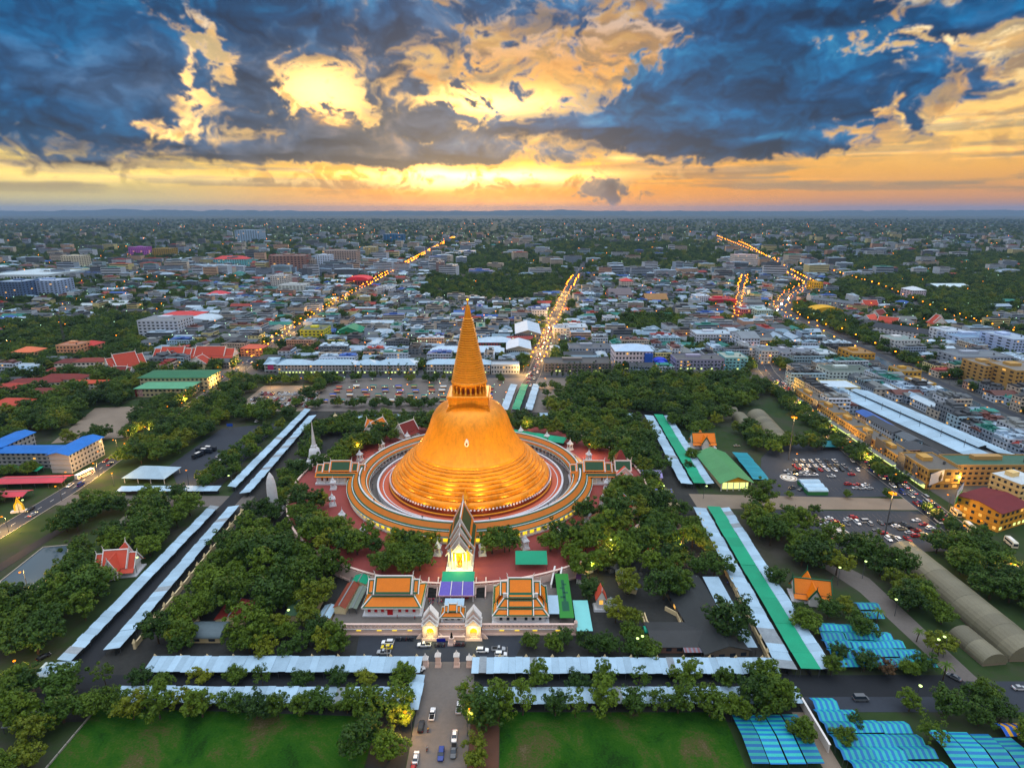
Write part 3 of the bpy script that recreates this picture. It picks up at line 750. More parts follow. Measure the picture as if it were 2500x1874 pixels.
part(md, 'medallion_centre', MB().yprism([(.45 * math.sin(2 * PI * k / 14), 33.0 + .75 * math.cos(2 * PI * k / 14)) for k in range(14)], -28.0, -27.8), 'drum_red')
# raised walk round the base, parapet and the inner court
walk = MB().lathe([(54.0, 7.5), (46.0, 7.5)], 128, (CX, CY)); struct('ring_walk', walk, 'floor_orange')
court = MB().lathe([(61.5, TZ + .03), (54.2, TZ + .03)], 128, (CX, CY)); struct('ring_court', court, 'paving')
par = thing('ring_parapet', 'round white parapet wall around the foot of the golden stupa', 'parapet', (CX, CY, TZ))
part(par, 'wall_face', MB().lathe([(53.6, 0.02), (54.4, 0.02), (54.2, 1.6), (53.6, 1.6)], 160, closed=True), 'white_stone')
part(par, 'rail', MB().lathe([(53.4, 2.7), (54.5, 2.7), (54.5, 3.05), (53.4, 3.05)], 160, closed=True), 'white_stone')
part(par, 'inner_kerb', MB().lathe([(50.9, 1.5), (51.3, 1.5), (51.3, 1.9), (50.9, 1.9)], 160, closed=True), 'white_stone')
bm_ = MB().tbox(-.35, .35, -.9, .9, 1.6, 2.7, .05).mesh('baluster', 'white_stone')
for k in range(120):
 a = 2 * PI * k / 120; part(par, 'baluster', bm_, None, loc=(53.95 * math.cos(a), 53.95 * math.sin(a), 0), rz=a)
for sgn in (-1, 1):                              # the pair of curved stairs in front
 a = -PI / 2 + sgn * .62; st = MB()
 for k in range(10): st.box(-1.6, 1.6, -5.4 + k * .5, -5.4 + k * .5 + .52, 0.02, .15 * (k + 1))
 st.box(-2.1, -1.6, -5.6, 0, 0.02, 1.6).box(1.6, 2.1, -5.6, 0, 0.02, 1.6)
 part(par, 'stair', st, 'white_stone', loc=(54.3 * math.cos(a), 54.3 * math.sin(a), 0), rz=a - PI / 2 + PI)

# ------------------------------------------------------------------ ring gallery
gal = thing('ring_gallery', 'circular white gallery with a two tiered orange and green roof round the golden stupa', 'gallery', (CX, CY, TZ))
part(gal, 'plinth', MB().lathe([(60.0, 0.01), (70.6, 0.01), (70.6, .7), (60.0, .7)], 160, closed=True), 'white_stone')
part(gal, 'outer_wall', MB().lathe([(68.6, .7), (69.2, .7), (69.2, 4.6), (68.6, 4.6)], 160, closed=True), 'white_paint')
part(gal, 'middle_wall', MB().lathe([(64.6, .7), (65.0, .7), (65.0, 7.4), (64.6, 7.4)], 160, closed=True), 'cream_paint')
def cone_roof(name, r0, z0, r1, z1, m, th=.25, lift=0.0):
 n = Vector((z0 - z1, 0, r1 - r0)); n = Vector((-(z1 - z0), 0, r1 - r0)).normalized()
 if n.z < 0: n = -n
 up = n * lift
 return part(gal, name, MB().lathe([(r0 + up.x, z0 + up.z), (r1 + up.x, z1 + up.z), (r1 + up.x, z1 + up.z - th), (r0 + up.x, z0 + up.z - th)], 192, closed=True), m, False)
def roof_band(r0, z0, r1, z1, b=.75):
 """conical roof from the eave (r0, z0) up to (r1, z1): orange field with green borders"""
 L = math.hypot(r1 - r0, z1 - z0); k = b / L
 cone_roof('roof_field', r0, z0, r1, z1, 'roof_amber')
 cone_roof('roof_border', r0, z0, r0 + (r1 - r0) * k, z0 + (z1 - z0) * k, 'roof_green', .1, .08)
 cone_roof('roof_border', r1 - (r1 - r0) * k * .7, z1 - (z1 - z0) * k * .7, r1, z1, 'roof_green', .1, .08)
roof_band(67.9, 6.0, 64.6, 8.6); roof_band(60.3, 6.2, 63.6, 8.6); roof_band(71.2, 4.0, 68.3, 5.7, .6); roof_band(58.8, 4.4, 60.4, 5.7, .5)
part(gal, 'ridge', MB().lathe([(63.7, 8.5), (64.5, 8.5), (64.4, 8.9), (63.8, 8.9)], 160, closed=True), 'white_stone')
part(gal, 'gutter', MB().lathe([(67.8, 5.5), (68.3, 5.5), (68.3, 5.95), (67.8, 5.95)], 160, closed=True), 'white_stone')
part(gal, 'fascia', MB().lathe([(71.0, 3.75), (71.4, 3.75), (71.4, 4.05), (71.0, 4.05)], 160, closed=True), 'white_paint')
part(gal, 'fascia', MB().lathe([(60.0, 5.5), (60.5, 5.5), (60.5, 6.3), (60.0, 6.3)], 160, closed=True), 'white_paint')
part(gal, 'fascia', MB().lathe([(58.6, 4.1), (59.0, 4.1), (59.0, 4.4), (58.6, 4.4)], 160, closed=True), 'white_paint')
am = MB().yprism(arch_outline(2.2, 3.2), -.12, .05).mesh('lit_arch', 'lit_yellow')
pm = MB().box(-.5, .5, -.35, .3, .7, 4.5).box(-.65, .65, -.5, .3, 3.9, 4.4).mesh('pilaster', 'white_paint')
cm = MB().box(-.4, .4, -.4, .4, .7, 4.4).box(-.55, .55, -.55, .55, 3.9, 4.4).mesh('column', 'white_paint')
am2 = MB().yprism(arch_outline(2.0, 3.2), -.1, .05).mesh('doorway', 'glass')
for k in range(110):
 a = 2 * PI * (k + .5) / 110; ca, sa = math.cos(a), math.sin(a)
 part(gal, 'lit_arch', am, None, loc=(69.2 * ca, 69.2 * sa, .8), rz=a + PI / 2)
 b = 2 * PI * k / 110; cb, sb = math.cos(b), math.sin(b)
 part(gal, 'pilaster', pm, None, loc=(69.3 * cb, 69.3 * sb, 0), rz=b + PI / 2)
 part(gal, 'column', cm, None, loc=(60.3 * cb, 60.3 * sb, 0), rz=b + PI / 2)
 if k % 2 == 0: part(gal, 'doorway', am2, None, loc=(64.6 * ca, 64.6 * sa, .8), rz=a - PI / 2)

# ------------------------------------------------------------------ four assembly halls on the ring
def side_hall(loc, rz, label):
 t = thing('assembly_hall', label, 'temple hall', loc, rz)
 part(t, 'plinth', MB().box(-14.4, 14.4, -6.6, 6.6, 0.02, .9), 'white_stone')
 part(t, 'wall', MB().box(-13, 13, -4.9, 4.9, .9, 5.4), 'white_paint')
 w = window_mesh(1.0, 2.0, 'gold_trim', 'glass', True)
 for x in (-10.5, -7.5, -4.5, 4.5, 7.5, 10.5):
  part(t, 'window', w, None, loc=(x, -4.95, 2.0)); part(t, 'window', w, None, loc=(x, 4.95, 2.0), rz=PI)
 gable_roof(t, -6, 6, 4.4, 7.6, 12.6, 'roof_darkgreen', 'roof_orange', 'white_paint', .7, .4, .9)
 for a, b in ((-10.2, -6.4), (6.4, 10.2)): gable_roof(t, a, b, 4.0, 7.3, 11.2, 'roof_darkgreen', 'roof_orange', 'white_paint', .6, .35, .6)
 for a, b in ((-14.2, -10.6), (10.6, 14.2)): gable_roof(t, a, b, 3.8, 6.9, 10.2, 'roof_darkgreen', 'roof_orange', 'white_paint', .6, .35, .6)
 for s in (-1, 1):
  for a, b in ((-14.2, 14.2),):
   q = [(a, s * 6.9, 5.0), (b, s * 6.9, 5.0), (b, s * 4.4, 6.9), (a, s * 4.4, 6.9)]
   if s > 0: q = [q[1], q[0], q[3], q[2]]
   panel(t, q, 'roof_darkgreen', 'roof_orange', .6)
 cm = MB().box(-.3, .3, -.3, .3, .9, 5.0).mesh('column', 'white_paint')
 for x in range(-13, 14, 4):
  for s in (-1, 1): part(t, 'column', cm, None, loc=(x, s * 6.0, 0))
 return t
side_hall((CX - 76.5, CY + 1, TZ), 0, 'green roofed white hall on the ring by the two white stupas')
side_hall((CX + 72.5, CY + 1, TZ), PI, 'green roofed white hall on the ring beside the pink gabled porch')
side_hall((CX, CY + 74, TZ), PI / 2, 'green roofed white hall on the ring behind the golden stupa')
# the pink porch of the east hall
t = thing('gabled_porch', 'pale pink ornate porch with green roof and stacked gables on the ring', 'porch', (CX + 89, CY - 4, TZ))
part(t, 'wall', MB().box(-4.2, 4.2, -5, 8, 0.02, 8.5).box(-3.6, 3.6, -7.2, -5, 0.02, 6.2), 'pink_paint')
part(t, 'doorway', MB().yprism(arch_outline(2.2, 4.2), -7.35, -7.1), 'lit_warm', loc=(0, 0, .3))
r = link('cross_roof', None, t, (0, 1.5, 0), PI / 2); r2 = r
gable_roof(t, -4.8, 4.8, 3.6, 8.5, 13.5, 'roof_darkgreen', 'white_paint', 'pink_paint', .5, .45, 1.0, y=3)
for q, (y0, w, z0, z1) in enumerate(((-5.4, 4.4, 8.2, 12.6), (-7.4, 3.6, 6.1, 10.0), (-8.2, 2.6, 5.4, 8.2))):
 mb = MB(); mb.yprism([(-w, z0), (w, z0), (0, z1)], y0 - .15, y0 + .15); part(t, 'gable', mb, 'pink_paint')
 mb = MB(); [mb.slab([(s * w, y0, z0), (s * w, y0 + 3.2, z0), (0, y0 + 3.2, z1), (0, y0, z1)][::s], .2) for s in (-1, 1)]; part(t, 'roof_panel', mb, 'roof_salmon')
 mb = MB(); [mb.bar((s * (w + .2), y0 - .2, z0 - .1), (0, y0 - .2, z1 + .2), .35, .5) for s in (-1, 1)]; part(t, 'bargeboard', mb, 'white_paint')
bpy.data.objects.remove(r); KIDS[t.name] = [k for k in KIDS[t.name] if k is not r2]
mb = MB().tbox(-3.2, 3.2, 7, 13.4, 12, 17, 2.6, 2.9); part(t, 'spire_roof', mb, 'roof_maroon')
# the front hall: steep stacked gables, open lit front with a standing image
t = thing('front_hall', 'steep narrow gabled hall with a yellow lit front between dark trees below the golden stupa', 'temple hall', (CX + .8, 232.2, TZ), PI / 2)
# local x runs away from the viewer (world +y), local y is world -x
L = 26.0
part(t, 'plinth', MB().box(-1.2, L, -6.0, 6.0, -3.4, .5), 'white_stone')
part(t, 'wall', MB().box(7, L, -4.2, 4.2, .5, 9), 'white_paint')
gable_roof(t, 9, L, 4.6, 11.0, 20.5, 'roof_darkgreen', 'roof_orange', 'white_paint', 1.3, .45, 1.3)
gable_roof(t, 5.0, 9.2, 4.4, 10.4, 18.4, 'roof_darkgreen', 'roof_orange', 'white_paint', .6, .45, 1.1)
gable_roof(t, 1.8, 5.3, 4.0, 9.4, 15.6, 'roof_darkgreen', 'roof_orange', 'white_paint', .6, .45, 1.0)
gable_roof(t, 0.2, 2.4, 3.0, 8.6, 12.8, 'roof_darkgreen', 'roof_orange', 'white_paint', .5, .4, .8)
for s in (-1, 1):
 for (a, b, ya, za, yb, zb) in ((6, L, 6.4, 7.6, 4.4, 10.6), (1.5, 6.2, 6.0, 6.6, 4.0, 9.2)):
  q = [(a, s * ya, za), (b, s * ya, za), (b, s * yb, zb), (a, s * yb, zb)]
  if s > 0: q = [q[1], q[0], q[3], q[2]]
  panel(t, q, 'roof_darkgreen', 'roof_orange', .5)
  part(t, 'roof_edge', MB().bar((a - .1, s * (ya + .2), za - .1), (a - .1, s * (yb - .2), zb + .2), .4, .5), 'white_paint')
cm = MB().lathe([(.42, .5), (.42, 1.1), (.32, 1.2), (.32, 8.0), (.5, 8.4)], 10).mesh('column', 'white_paint')
for x, y in ((.4, -3.2), (.4, 3.2), (3, -5.2), (3, 5.2), (6.4, -5.4), (6.4, 5.4), (.4, -1.7), (.4, 1.7)): part(t, 'column', cm, None, loc=(x, y, 0))
part(t, 'lit_wall', MB().box(6.6, 6.95, -4.1, 4.1, .6, 9.6), 'lit_yellow')
part(t, 'standing_image', MB().lathe([(1.3, .5), (1.3, 1.3), (.5, 1.4), (.75, 2.0), (.55, 3.4), (.7, 4.4), (.95, 5.2), (.35, 5.8), (.42, 6.3), (.3, 6.8), (.05, 7.6)], 14, (4.6, 0)), 'gold_trim', True)
part(t, 'candle_row', MB().box(1.6, 2.4, -1.8, 1.8, .5, 1.3), 'lit_warm')
fl = bpy.data.lights.new('hall_lamp', 'POINT'); fl.energy = 3600; fl.color = (1, .86, .22); fl.shadow_soft_size = .5
link('hall_lamp', fl, t, (2.4, 0, 7.6)); link('hall_lamp', fl, t, (-2.6, 0, 6.0))  # inner lamp, then an unseen outer light added to brighten the hall front

def sector(a):
 d = math.degrees(a) % 360
 return 'on the steep front hall side' if 225 <= d < 315 else ('on the pink porch side' if d >= 315 or d < 45 else ('on the rear lane side' if d < 135 else 'on the white stupas side'))
# ------------------------------------------------------------------ small white bell towers on the terrace
def bell_tower(loc, s=1.0, label='', group='white bell towers round the terrace'):
 t = thing('bell_tower', label, 'shrine', loc, 0, group); t.scale = (s, s, s)
 part(t, 'plinth', MB().tbox(-1.9, 1.9, -1.9, 1.9, 0.01, .9, .25).box(-1.45, 1.45, -1.45, 1.45, .9, 1.2), 'white_stone')
 pil = MB()
 for x in (-1.05, 1.05):
  for y in (-1.05, 1.05): pil.box(x - .3, x + .3, y - .3, y + .3, 1.2, 3.7)
 part(t, 'pillars', pil, 'white_stone', stuff=True)
 part(t, 'lintel', MB().box(-1.5, 1.5, -1.5, 1.5, 3.7, 4.2), 'white_stone')
 part(t, 'roof', MB().tbox(-1.7, 1.7, -1.7, 1.7, 4.2, 4.9, .5).tbox(-1.1, 1.1, -1.1, 1.1, 4.9, 5.6, .4).lathe([(.7, 5.6), (.75, 6.0), (.4, 6.5), (.12, 7.2), (.03, 8.6)], 10), 'white_stone')
 return t
bt = None
for k in range(24):
 a = 2 * PI * (k + .5) / 24
 if 1.2 < a < 1.95: continue
 p = (CX + 79.5 * math.cos(a), CY + 79.5 * math.sin(a), TZ)
 if bt is None: bt = bell_tower(p, 1.0, 'x')
 r = bt if len(KIDS.get('bt', ())) == 0 else dup(bt, p, a)
 KIDS['bt'] = [1]; r['label'] = 'small white open bell tower ' + sector(a) + ' of the red terrace'
# flood lamps on the gallery ridge that light the stupa
for k in range(16):
 a = 2 * PI * (k + .5) / 16; ca, sa = math.cos(a), math.sin(a)
 r = 57.0; hi_ = 0
 t = thing('flood_lamp', 'small flood lamp on the ring court ' + sector(a), 'lamp', (CX + r * ca, CY + r * sa, TZ + .03), a, 'flood lamps round the stupa')
 part(t, 'stand', MB().box(-.12, .12, -.12, .12, 0, 3.2).box(-.4, .4, -.4, .4, 0, .15), 'metal_grey')
 part(t, 'lamp_housing', MB().tbox(-.35, .35, -.5, .5, 3.1, 3.7, .08), 'metal_grey')
 lt = bpy.data.lights.new('flood_light', 'SPOT'); lt.energy = 9000; lt.color = (1.0, .66, .20); lt.spot_size = math.radians(110); lt.spot_blend = .8; lt.shadow_soft_size = .6
 lo = link('flood_light', lt, t, (-.1, 0, 3.9))
 lo.rotation_euler = Vector((1, 0, -1.05)).to_track_quat('Z', 'Y').to_euler()
for k in range(12):
 a = 2 * PI * (k + .4) / 12; ca, sa = math.cos(a), math.sin(a)
 t = thing('ridge_flood_lamp', 'flood lamp on the gallery roof ridge ' + sector(a), 'lamp', (CX + 64.1 * ca, CY + 64.1 * sa, TZ + 9.0), a, 'flood lamps on the gallery ridge')
 part(t, 'stand', MB().box(-.08, .08, -.08, .08, 0, .9), 'metal_grey'); part(t, 'lamp_housing', MB().tbox(-.3, .3, -.45, .45, .8, 1.3, .06), 'metal_grey')
 lt = bpy.data.lights.new('flood_light', 'SPOT'); lt.energy = 46000 * (.60 - .40 * sa); lt.color = (1.0, .72, .18); lt.spot_size = math.radians(60); lt.spot_blend = .8; lt.shadow_soft_size = .6
 lo = link('flood_light', lt, t, (-.2, 0, 1.6)); lo.rotation_euler = Vector((1, 0, -.5)).to_track_quat('Z', 'Y').to_euler()
# ------------------------------------------------------------------ front court: halls, gates, wall
CZ = 2.5
t = thing('ordination_hall', 'white walled hall with red shutters and a broad orange tiled roof', 'temple hall', (-48.4, 206, CZ))
part(t, 'plinth', MB().box(-12, 12, -.9, 15.2, 0.01, .5), 'white_stone')
part(t, 'wall', MB().box(-11, 11, 0, 14.2, .5, 4.6), 'white_paint')
part(t, 'upper_wall', MB().box(-8.9, 8.9, 3.4, 10.8, 6.6, 8.8), 'white_paint')
skirt_roof(t, -12, 12, -1.4, 15.6, 3.3, 4.3, 4.5, 7.2)
wm = window_mesh(1.25, 1.9, 'white_stone', 'red_door')
for x in (-9.3, -6.6, -3.9, 3.0, 5.9, 8.8): part(t, 'shutter', wm, None, loc=(x, -.02, 1.7))
d = part(t, 'door', MB().box(-1.1, 1.1, -.2, .05, .5, 3.2), 'red_door', loc=(-.9, 0, 0)); part(d, 'door_canopy', MB().tbox(-1.6, 1.6, -1.0, 0, 3.3, 3.8, .3), 'red_door')
gable_roof(t, -7.6, 7.6, 5.0, 8.6, 13.6, 'roof_orange', 'roof_green', 'white_paint', .8, .5, 1.1, y=7.1)
for a, b in ((-10.4, -7.9), (7.9, 10.4)): gable_roof(t, a, b, 4.2, 8.2, 12.0, 'roof_orange', 'roof_green', 'white_paint', .6, .45, .8, y=7.1)
keep(-62, -36, 203, 222)

t = thing('tiered_hall', 'cruciform hall under five stacked orange roof tiers with green borders', 'temple hall', (3.4, 201.5, CZ))
part(t, 'plinth', MB().box(-11.4, 11.4, -.8, 19.0, 0.01, .5), 'white_stone')
part(t, 'wall', MB().box(-9.6, 9.6, .4, 17.2, .5, 4.4), 'white_paint')
wm = window_mesh(1.3, 2.4, 'white_paint', 'glass', True)
for x in (-7.8, -5.0, -2.2, 2.2, 5.0, 7.8): part(t, 'window', wm, None, loc=(x, .38, 1.0))
skirt_roof(t, -11.2, 11.2, -1.2, 18.6, 2.2, 2.4, 4.0, 5.7)
part(t, 'upper_wall', MB().box(-8.8, 8.8, 1.6, 16.0, 5.6, 6.3), 'white_paint')
skirt_roof(t, -9.4, 9.4, 1.0, 16.8, 2.8, 3.0, 6.1, 8.6)
# centre bay stands proud of the wings
for (y0, y1, z0, z1) in ((-1.9, .8, 4.3, 5.9), (.4, 2.9, 6.5, 8.3), (2.7, 4.3, 9.2, 10.2)):
 panel(t, [(-5.0, y0, z0 + .25), (5.0, y0, z0 + .25), (5.0, y1, z1 + .25), (-5.0, y1, z1 + .25)], 'roof_orange', 'roof_green', .55)
 part(t, 'bay_edge', MB().bar((-5.1, y0, z0 + .4), (-5.1, y1, z1 + .4), .35, .5).bar((5.1, y0, z0 + .4), (5.1, y1, z1 + .4), .35, .5), 'white_paint')
part(t, 'clerestory', MB().box(-7.0, 7.0, 4.6, 13.0, 8.4, 10.2), 'white_paint')
gable_roof(t, -5.0, 5.0, 4.6, 10.2, 14.6, 'roof_orange', 'roof_green', 'white_paint', .7, .45, 1.0, y=8.8)
for a, b in ((-8.0, -5.3), (5.3, 8.0)): gable_roof(t, a, b, 4.2, 9.6, 13.0, 'roof_orange', 'roof_green', 'white_paint', .55, .4, .8, y=8.8)
for s in (-1, 1):
 q = [(s * 10.6, 4, 5.9), (s * 10.6, 15, 5.9), (s * 8.2, 13, 9.2), (s * 8.2, 6, 9.2)]
 panel(t, q if s > 0 else [q[1], q[0], q[3], q[2]], 'roof_orange', 'roof_green', .6)
keep(-9, 16, 198, 222)

# front retaining wall with pierced parapet
fw = thing('front_wall', 'long pale pink front wall with a row of small square openings below the two halls', 'wall', (0, 197.6, 0))
part(fw, 'wall_face', MB().box(-66, -34.9, 0, .7, 0, 3.4).box(-28.6, -18.0, 0, .7, 0, 3.4).box(-11.8, 25, 0, .7, 0, 3.4), 'pink_paint')
part(fw, 'string_course', MB().box(-66, -34.9, -.25, 0, 2.5, 2.85).box(-28.6, -18.0, -.25, 0, 2.5, 2.85).box(-11.8, 25, -.25, 0, 2.5, 2.85), 'white_paint')
part(fw, 'coping', MB().box(-66, -34.9, -.15, .85, 4.5, 4.8).box(-28.6, -18.0, -.15, .85, 4.5, 4.8).box(-11.8, 25, -.15, .85, 4.5, 4.8), 'pink_paint')
part(fw, 'footing', MB().box(-66, -34.9, -.5, 0, 0, .7).box(-28.6, -18.0, -.5, 0, 0, .7).box(-11.8, 25, -.5, 0, 0, .7), 'pink_paint')
bm_ = MB().box(-.45, .45, .05, .65, 3.4, 4.5).mesh('baluster', 'pink_paint')
x = -65.4
while x < 25:
 if not (-35.2 < x < -28.2 or -18.4 < x < -11.4): part(fw, 'baluster', bm_, None, loc=(x, 0, 0))
 x += 1.55
part(fw, 'end_post', MB().box(24.4, 25.6, -.3, 1.0, 0, 5.6).tbox(24.3, 25.7, -.4, 1.1, 5.6, 6.6, .6), 'pink_paint')
lm = MB().box(-.9, .9, -.4, -.1, 2.15, 2.4).mesh('wall_lamp', 'lit_yellow')
for x in (-60, -52, -46, -40, -4, 2, 9, 18): part(fw, 'wall_lamp', lm, None, loc=(x, 0, 0))

def gate(x, side):
 t = thing('gate_house', f'pink gate house with a lit arch {side}', 'gate house', (x, 196.6, 0))
 part(t, 'base', MB().tbox(-3.4, 3.4, -2.6, 3.4, 0, .9, .3), 'pink_paint')
 part(t, 'pier', MB().box(-2.9, -1.45, -2.0, 3, .9, 6.0), 'pink_paint'); part(t, 'pier', MB().box(1.45, 2.9, -2.0, 3, .9, 6.0), 'pink_paint')
 o = arch_outline(2.9, 4.4, 10)[2:]
 part(t, 'arch', MB().yprism([(1.449, 6.0), (-1.449, 6.0)] + [(x_ * .999, z + .9) for x_, z in o][::-1], -1.98, 2.98), 'pink_paint')
 part(t, 'lit_passage', MB().box(-1.44, 1.44, .1, .3, 1.85, 5.4), 'lit_yellow')
 part(t, 'steps', MB().box(-1.4, 1.4, -1.6, 2.0, .9, 1.2).box(-1.4, 1.4, -1.0, 2.0, 1.2, 1.5).box(-1.4, 1.4, -.4, 2.0, 1.5, 1.8), 'pink_paint')
 part(t, 'cornice', MB().tbox(-2.9, 2.9, -2.0, 3.0, 6.0, 6.6, -.35), 'white_paint')
 for (w, y0, z0, z1) in ((2.6, -2.4, 6.6, 9.2), (2.9, -1.5, 7.4, 10.4), (3.0, -.4, 8.3, 12.4)):
  for s in (-1, 1):
   q = [(s * w, y0, z0), (s * w, 3.4, z0), (0, 3.4, z1), (0, y0, z1)]
   part(t, 'roof_panel', MB().slab(q if s > 0 else [q[1], q[0], q[3], q[2]], .2), 'white_paint')
  part(t, 'bargeboard', MB().bar((-w - .2, y0 - .1, z0 - .1), (0, y0 - .1, z1 + .3), .35, .5).bar((w + .2, y0 - .1, z0 - .1), (0, y0 - .1, z1 + .3), .35, .5), 'white_paint')
  part(t, 'gable', MB().yprism([(-w + .3, z0), (w - .3, z0), (0, z1 - .3)], y0 + .2, y0 + .4), 'pink_paint')
 finial(t, (0, -.5, 12.5), (0, -1, 0), 1.0)
 gl = bpy.data.lights.new('gate_lamp', 'POINT'); gl.energy = 900; gl.color = (1, .84, .3); gl.shadow_soft_size = .3; link('gate_lamp', gl, t, (0, -3.4, 4.6))
 part(t, 'scroll', MB().yprism([(-5.6, 0), (-3.4, 0), (-3.4, 2.6), (-4.2, 1.9), (-5.0, .9)], -1.4, -.8).yprism([(5.6, 0), (5.0, .9), (4.2, 1.9), (3.4, 2.6), (3.4, 0)], -1.4, -.8), 'pink_paint')
 return t
gate(-31.7, 'in front of the hall with red shutters'); gate(-14.9, 'in front of the hall with five roof tiers')
lw = thing('court_wall', 'low pink wall with a planter between the two gate houses', 'wall', (-23.3, 194.6, 0))
part(lw, 'wall_face', MB().box(-5.2, 5.2, -.3, .3, 0, 1.6), 'pink_paint'); part(lw, 'coping', MB().box(-5.3, 5.3, -.45, .45, 1.6, 1.85), 'pink_paint')
st = thing('memorial_statue', 'small dark statue on a stepped pink pedestal between the gate houses', 'statue', (-23.2, 192.6, 0))
part(st, 'pedestal', MB().tbox(-1.5, 1.5, -1.3, 1.3, .02, .8, .2).tbox(-1.0, 1.0, -.9, .9, .8, 2.6, .15).box(-1.0, 1.0, -.9, .9, 2.6, 2.9), 'pink_paint')
part(st, 'figure', MB().lathe([(.55, 2.9), (.6, 3.2), (.35, 3.8), (.45, 4.4), (.18, 4.7), (.24, 5.0), (.03, 5.3)], 10), 'dark', True)
solid('blue_banner', 'dark blue banner leaning on the low pink wall between the gates', 'banner', MB().box(-1.7, 1.7, -.08, .08, .1, 1.5), mat('banner_blue', (20, 30, 150), .6, .05), (-27.4, 193.6, 0))

# small shrine hall between the gates
t = thing('shrine_hall', 'small orange roofed shrine hall between the two gate houses', 'temple hall', (-23.7, 202, CZ))
part(t, 'plinth', MB().box(-4.6, 4.6, -.4, 5.4, 0.01, .4), 'white_stone')
part(t, 'wall', MB().box(-3.8, 3.8, .2, 4.8, .4, 2.8), 'white_paint')
wm = window_mesh(1.1, 1.5, 'white_paint', 'glass')
for x in (-2.5, 0, 2.5): part(t, 'window', wm, None, loc=(x, .18, .9))
skirt_roof(t, -4.8, 4.8, -.8, 5.8, 1.6, 1.6, 2.6, 4.0, bw=.35)
gable_roof(t, -1.7, 1.7, 2.2, 4.6, 6.6, 'roof_orange', 'roof_green', 'white_paint', .35, .3, .6, y=2.5)
for a, b in ((-3.2, -1.8), (1.8, 3.2)): gable_roof(t, a, b, 2.0, 4.2, 5.8, 'roof_orange', 'roof_green', 'white_paint', .3, .25, .5, y=2.5)
def lean_roof(name, label, cat, x0, x1, y0, y1, z0, z1, m, base=CZ, posts=True, group=None, pitch='y', color=None, panels=0):
 """open canopy on posts: one slope from (y0, z0) in front up to (y1, z1) behind; panels > 0 splits the sheet"""
 t = thing(name, label, cat, ((x0 + x1) / 2, y0, base), 0, group); w = (x1 - x0) / 2; d = y1 - y0
 n = max(panels, 1); pw = 2 * w / n
 for k in range(n):
  a = -w + k * pw + (.02 if n > 1 else 0); b = -w + (k + 1) * pw - (.02 if n > 1 else 0); dz = random.uniform(-.03, .03) if n > 1 else 0
  part(t, 'roof_panel', MB().slab([(a, 0, z0 - base + dz), (b, 0, z0 - base + dz), (b, d, z1 - base + dz), (a, d, z1 - base + dz)], .08), m, color=color)
 if posts:
  for x in (-w + .3, w - .3):
   for y, z in ((.4, z0), (d - .4, z1)): part(t, 'post', MB().box(x - .1, x + .1, y - .1, y + .1, .01, z - base - .1 + (z1 - z0) * (.4 / d if y < 1 else -.4 / d)), 'metal_grey')
 return t
lean_roof('court_canopy', 'plain white sheet canopy behind the small shrine hall', 'canopy', -27.6, -19.6, 208.2, 211.8, 5.6, 6.4, 'sheet_white')
# purple two slope canopy, three bays
t = thing('incense_canopy', 'violet and blue sheet canopy in three bays below the green awning', 'canopy', (-23.3, 215, CZ))
for k in range(3):
 x0 = -7.4 + k * 4.95; part(t, 'roof_panel', MB().slab([(x0, -.6, 3.4), (x0 + 4.9, -.6, 3.4), (x0 + 4.9 - (.0 if k < 2 else .5), 6, 5.6), (x0 + (.5 if k == 0 else 0), 6, 5.6)], .12), 'purple_roof')
mb = MB(); [mb.bar((x, -.7, 3.5), (x * .95, 6, 5.75), .3, .3) for x in (-7.4, -2.45, 2.5, 7.4)]; part(t, 'roof_edge', mb, 'white_paint')
part(t, 'fascia', MB().box(-7.5, 7.5, -.85, -.65, 2.9, 3.45), mat('mauve', (206, 160, 180), .6))
for x in (-7, -2.4, 2.4, 7): part(t, 'post', MB().box(x - .15, x + .15, -.3, 0, .01, 3.3), 'white_paint')
part(t, 'altar', MB().box(-5, 5, 2, 3.4, .01, 1.2), mat('altar_red', (150, 24, 40), .6)); part(t, 'offering_lamps', MB().box(-4.6, 4.6, 1.9, 2.0, 1.2, 1.5), 'lit_warm')
lean_roof('green_awning', 'teal green sheet awning across the foot of the lit front hall', 'awning', -30.2, -16.2, 221.6, 226.4, 7.6, 9.4, 'sheet_teal')
# stair flights beside the incense canopy and at the east end
for x, lab in ((-34.0, 'left of'), (-13.4, 'right of')):
 sd = 'by the hall with red shutters' if x < -20 else 'by the hall with five roof tiers'
 t = thing('stairway', f'dark stone stairway up to the terrace {sd}', 'stairs', (x, 217.5, CZ))
 mb = MB()
 for k in range(12): mb.box(-1.8, 1.8, k * .55, 8.2, k * .29 + .01, (k + 1) * .29)
 part(t, 'steps', mb, 'paving_dark')
 for s in (-1, 1): part(t, 'stair_wall', MB().xprism([(-.4, .01), (8.2, .01), (8.2, 4.6), (7.4, 4.6), (0, 1.0), (-.4, 1.0)], s * 2.1 - .25, s * 2.1 + .25), 'pink_paint')
t = thing('stairway', 'narrow stairway between two rounded white walls up to the terrace', 'stairs', (18.6, 224.5, CZ), -.25)
mb = MB()
for k in range(12): mb.box(-1.2, 1.2, k * .6, 9, k * .29 + .01, (k + 1) * .29)
part(t, 'steps', mb, 'paving_dark')
for s in (-1, 1): part(t, 'stair_wall', MB().xprism([(-.6, .01), (9, .01), (9, 5.0), (8, 5.2), (.4, 2.0), (-.4, 1.6)], s * 1.6 - .35, s * 1.6 + .35), 'white_paint')
lean_roof('teal_pavilion', 'teal sheet roof pavilion on the red terrace beside the white stairs', 'pavilion', 1.5, 15.8, 232, 240, 9.2, 11.2, 'sheet_teal', base=TZ)
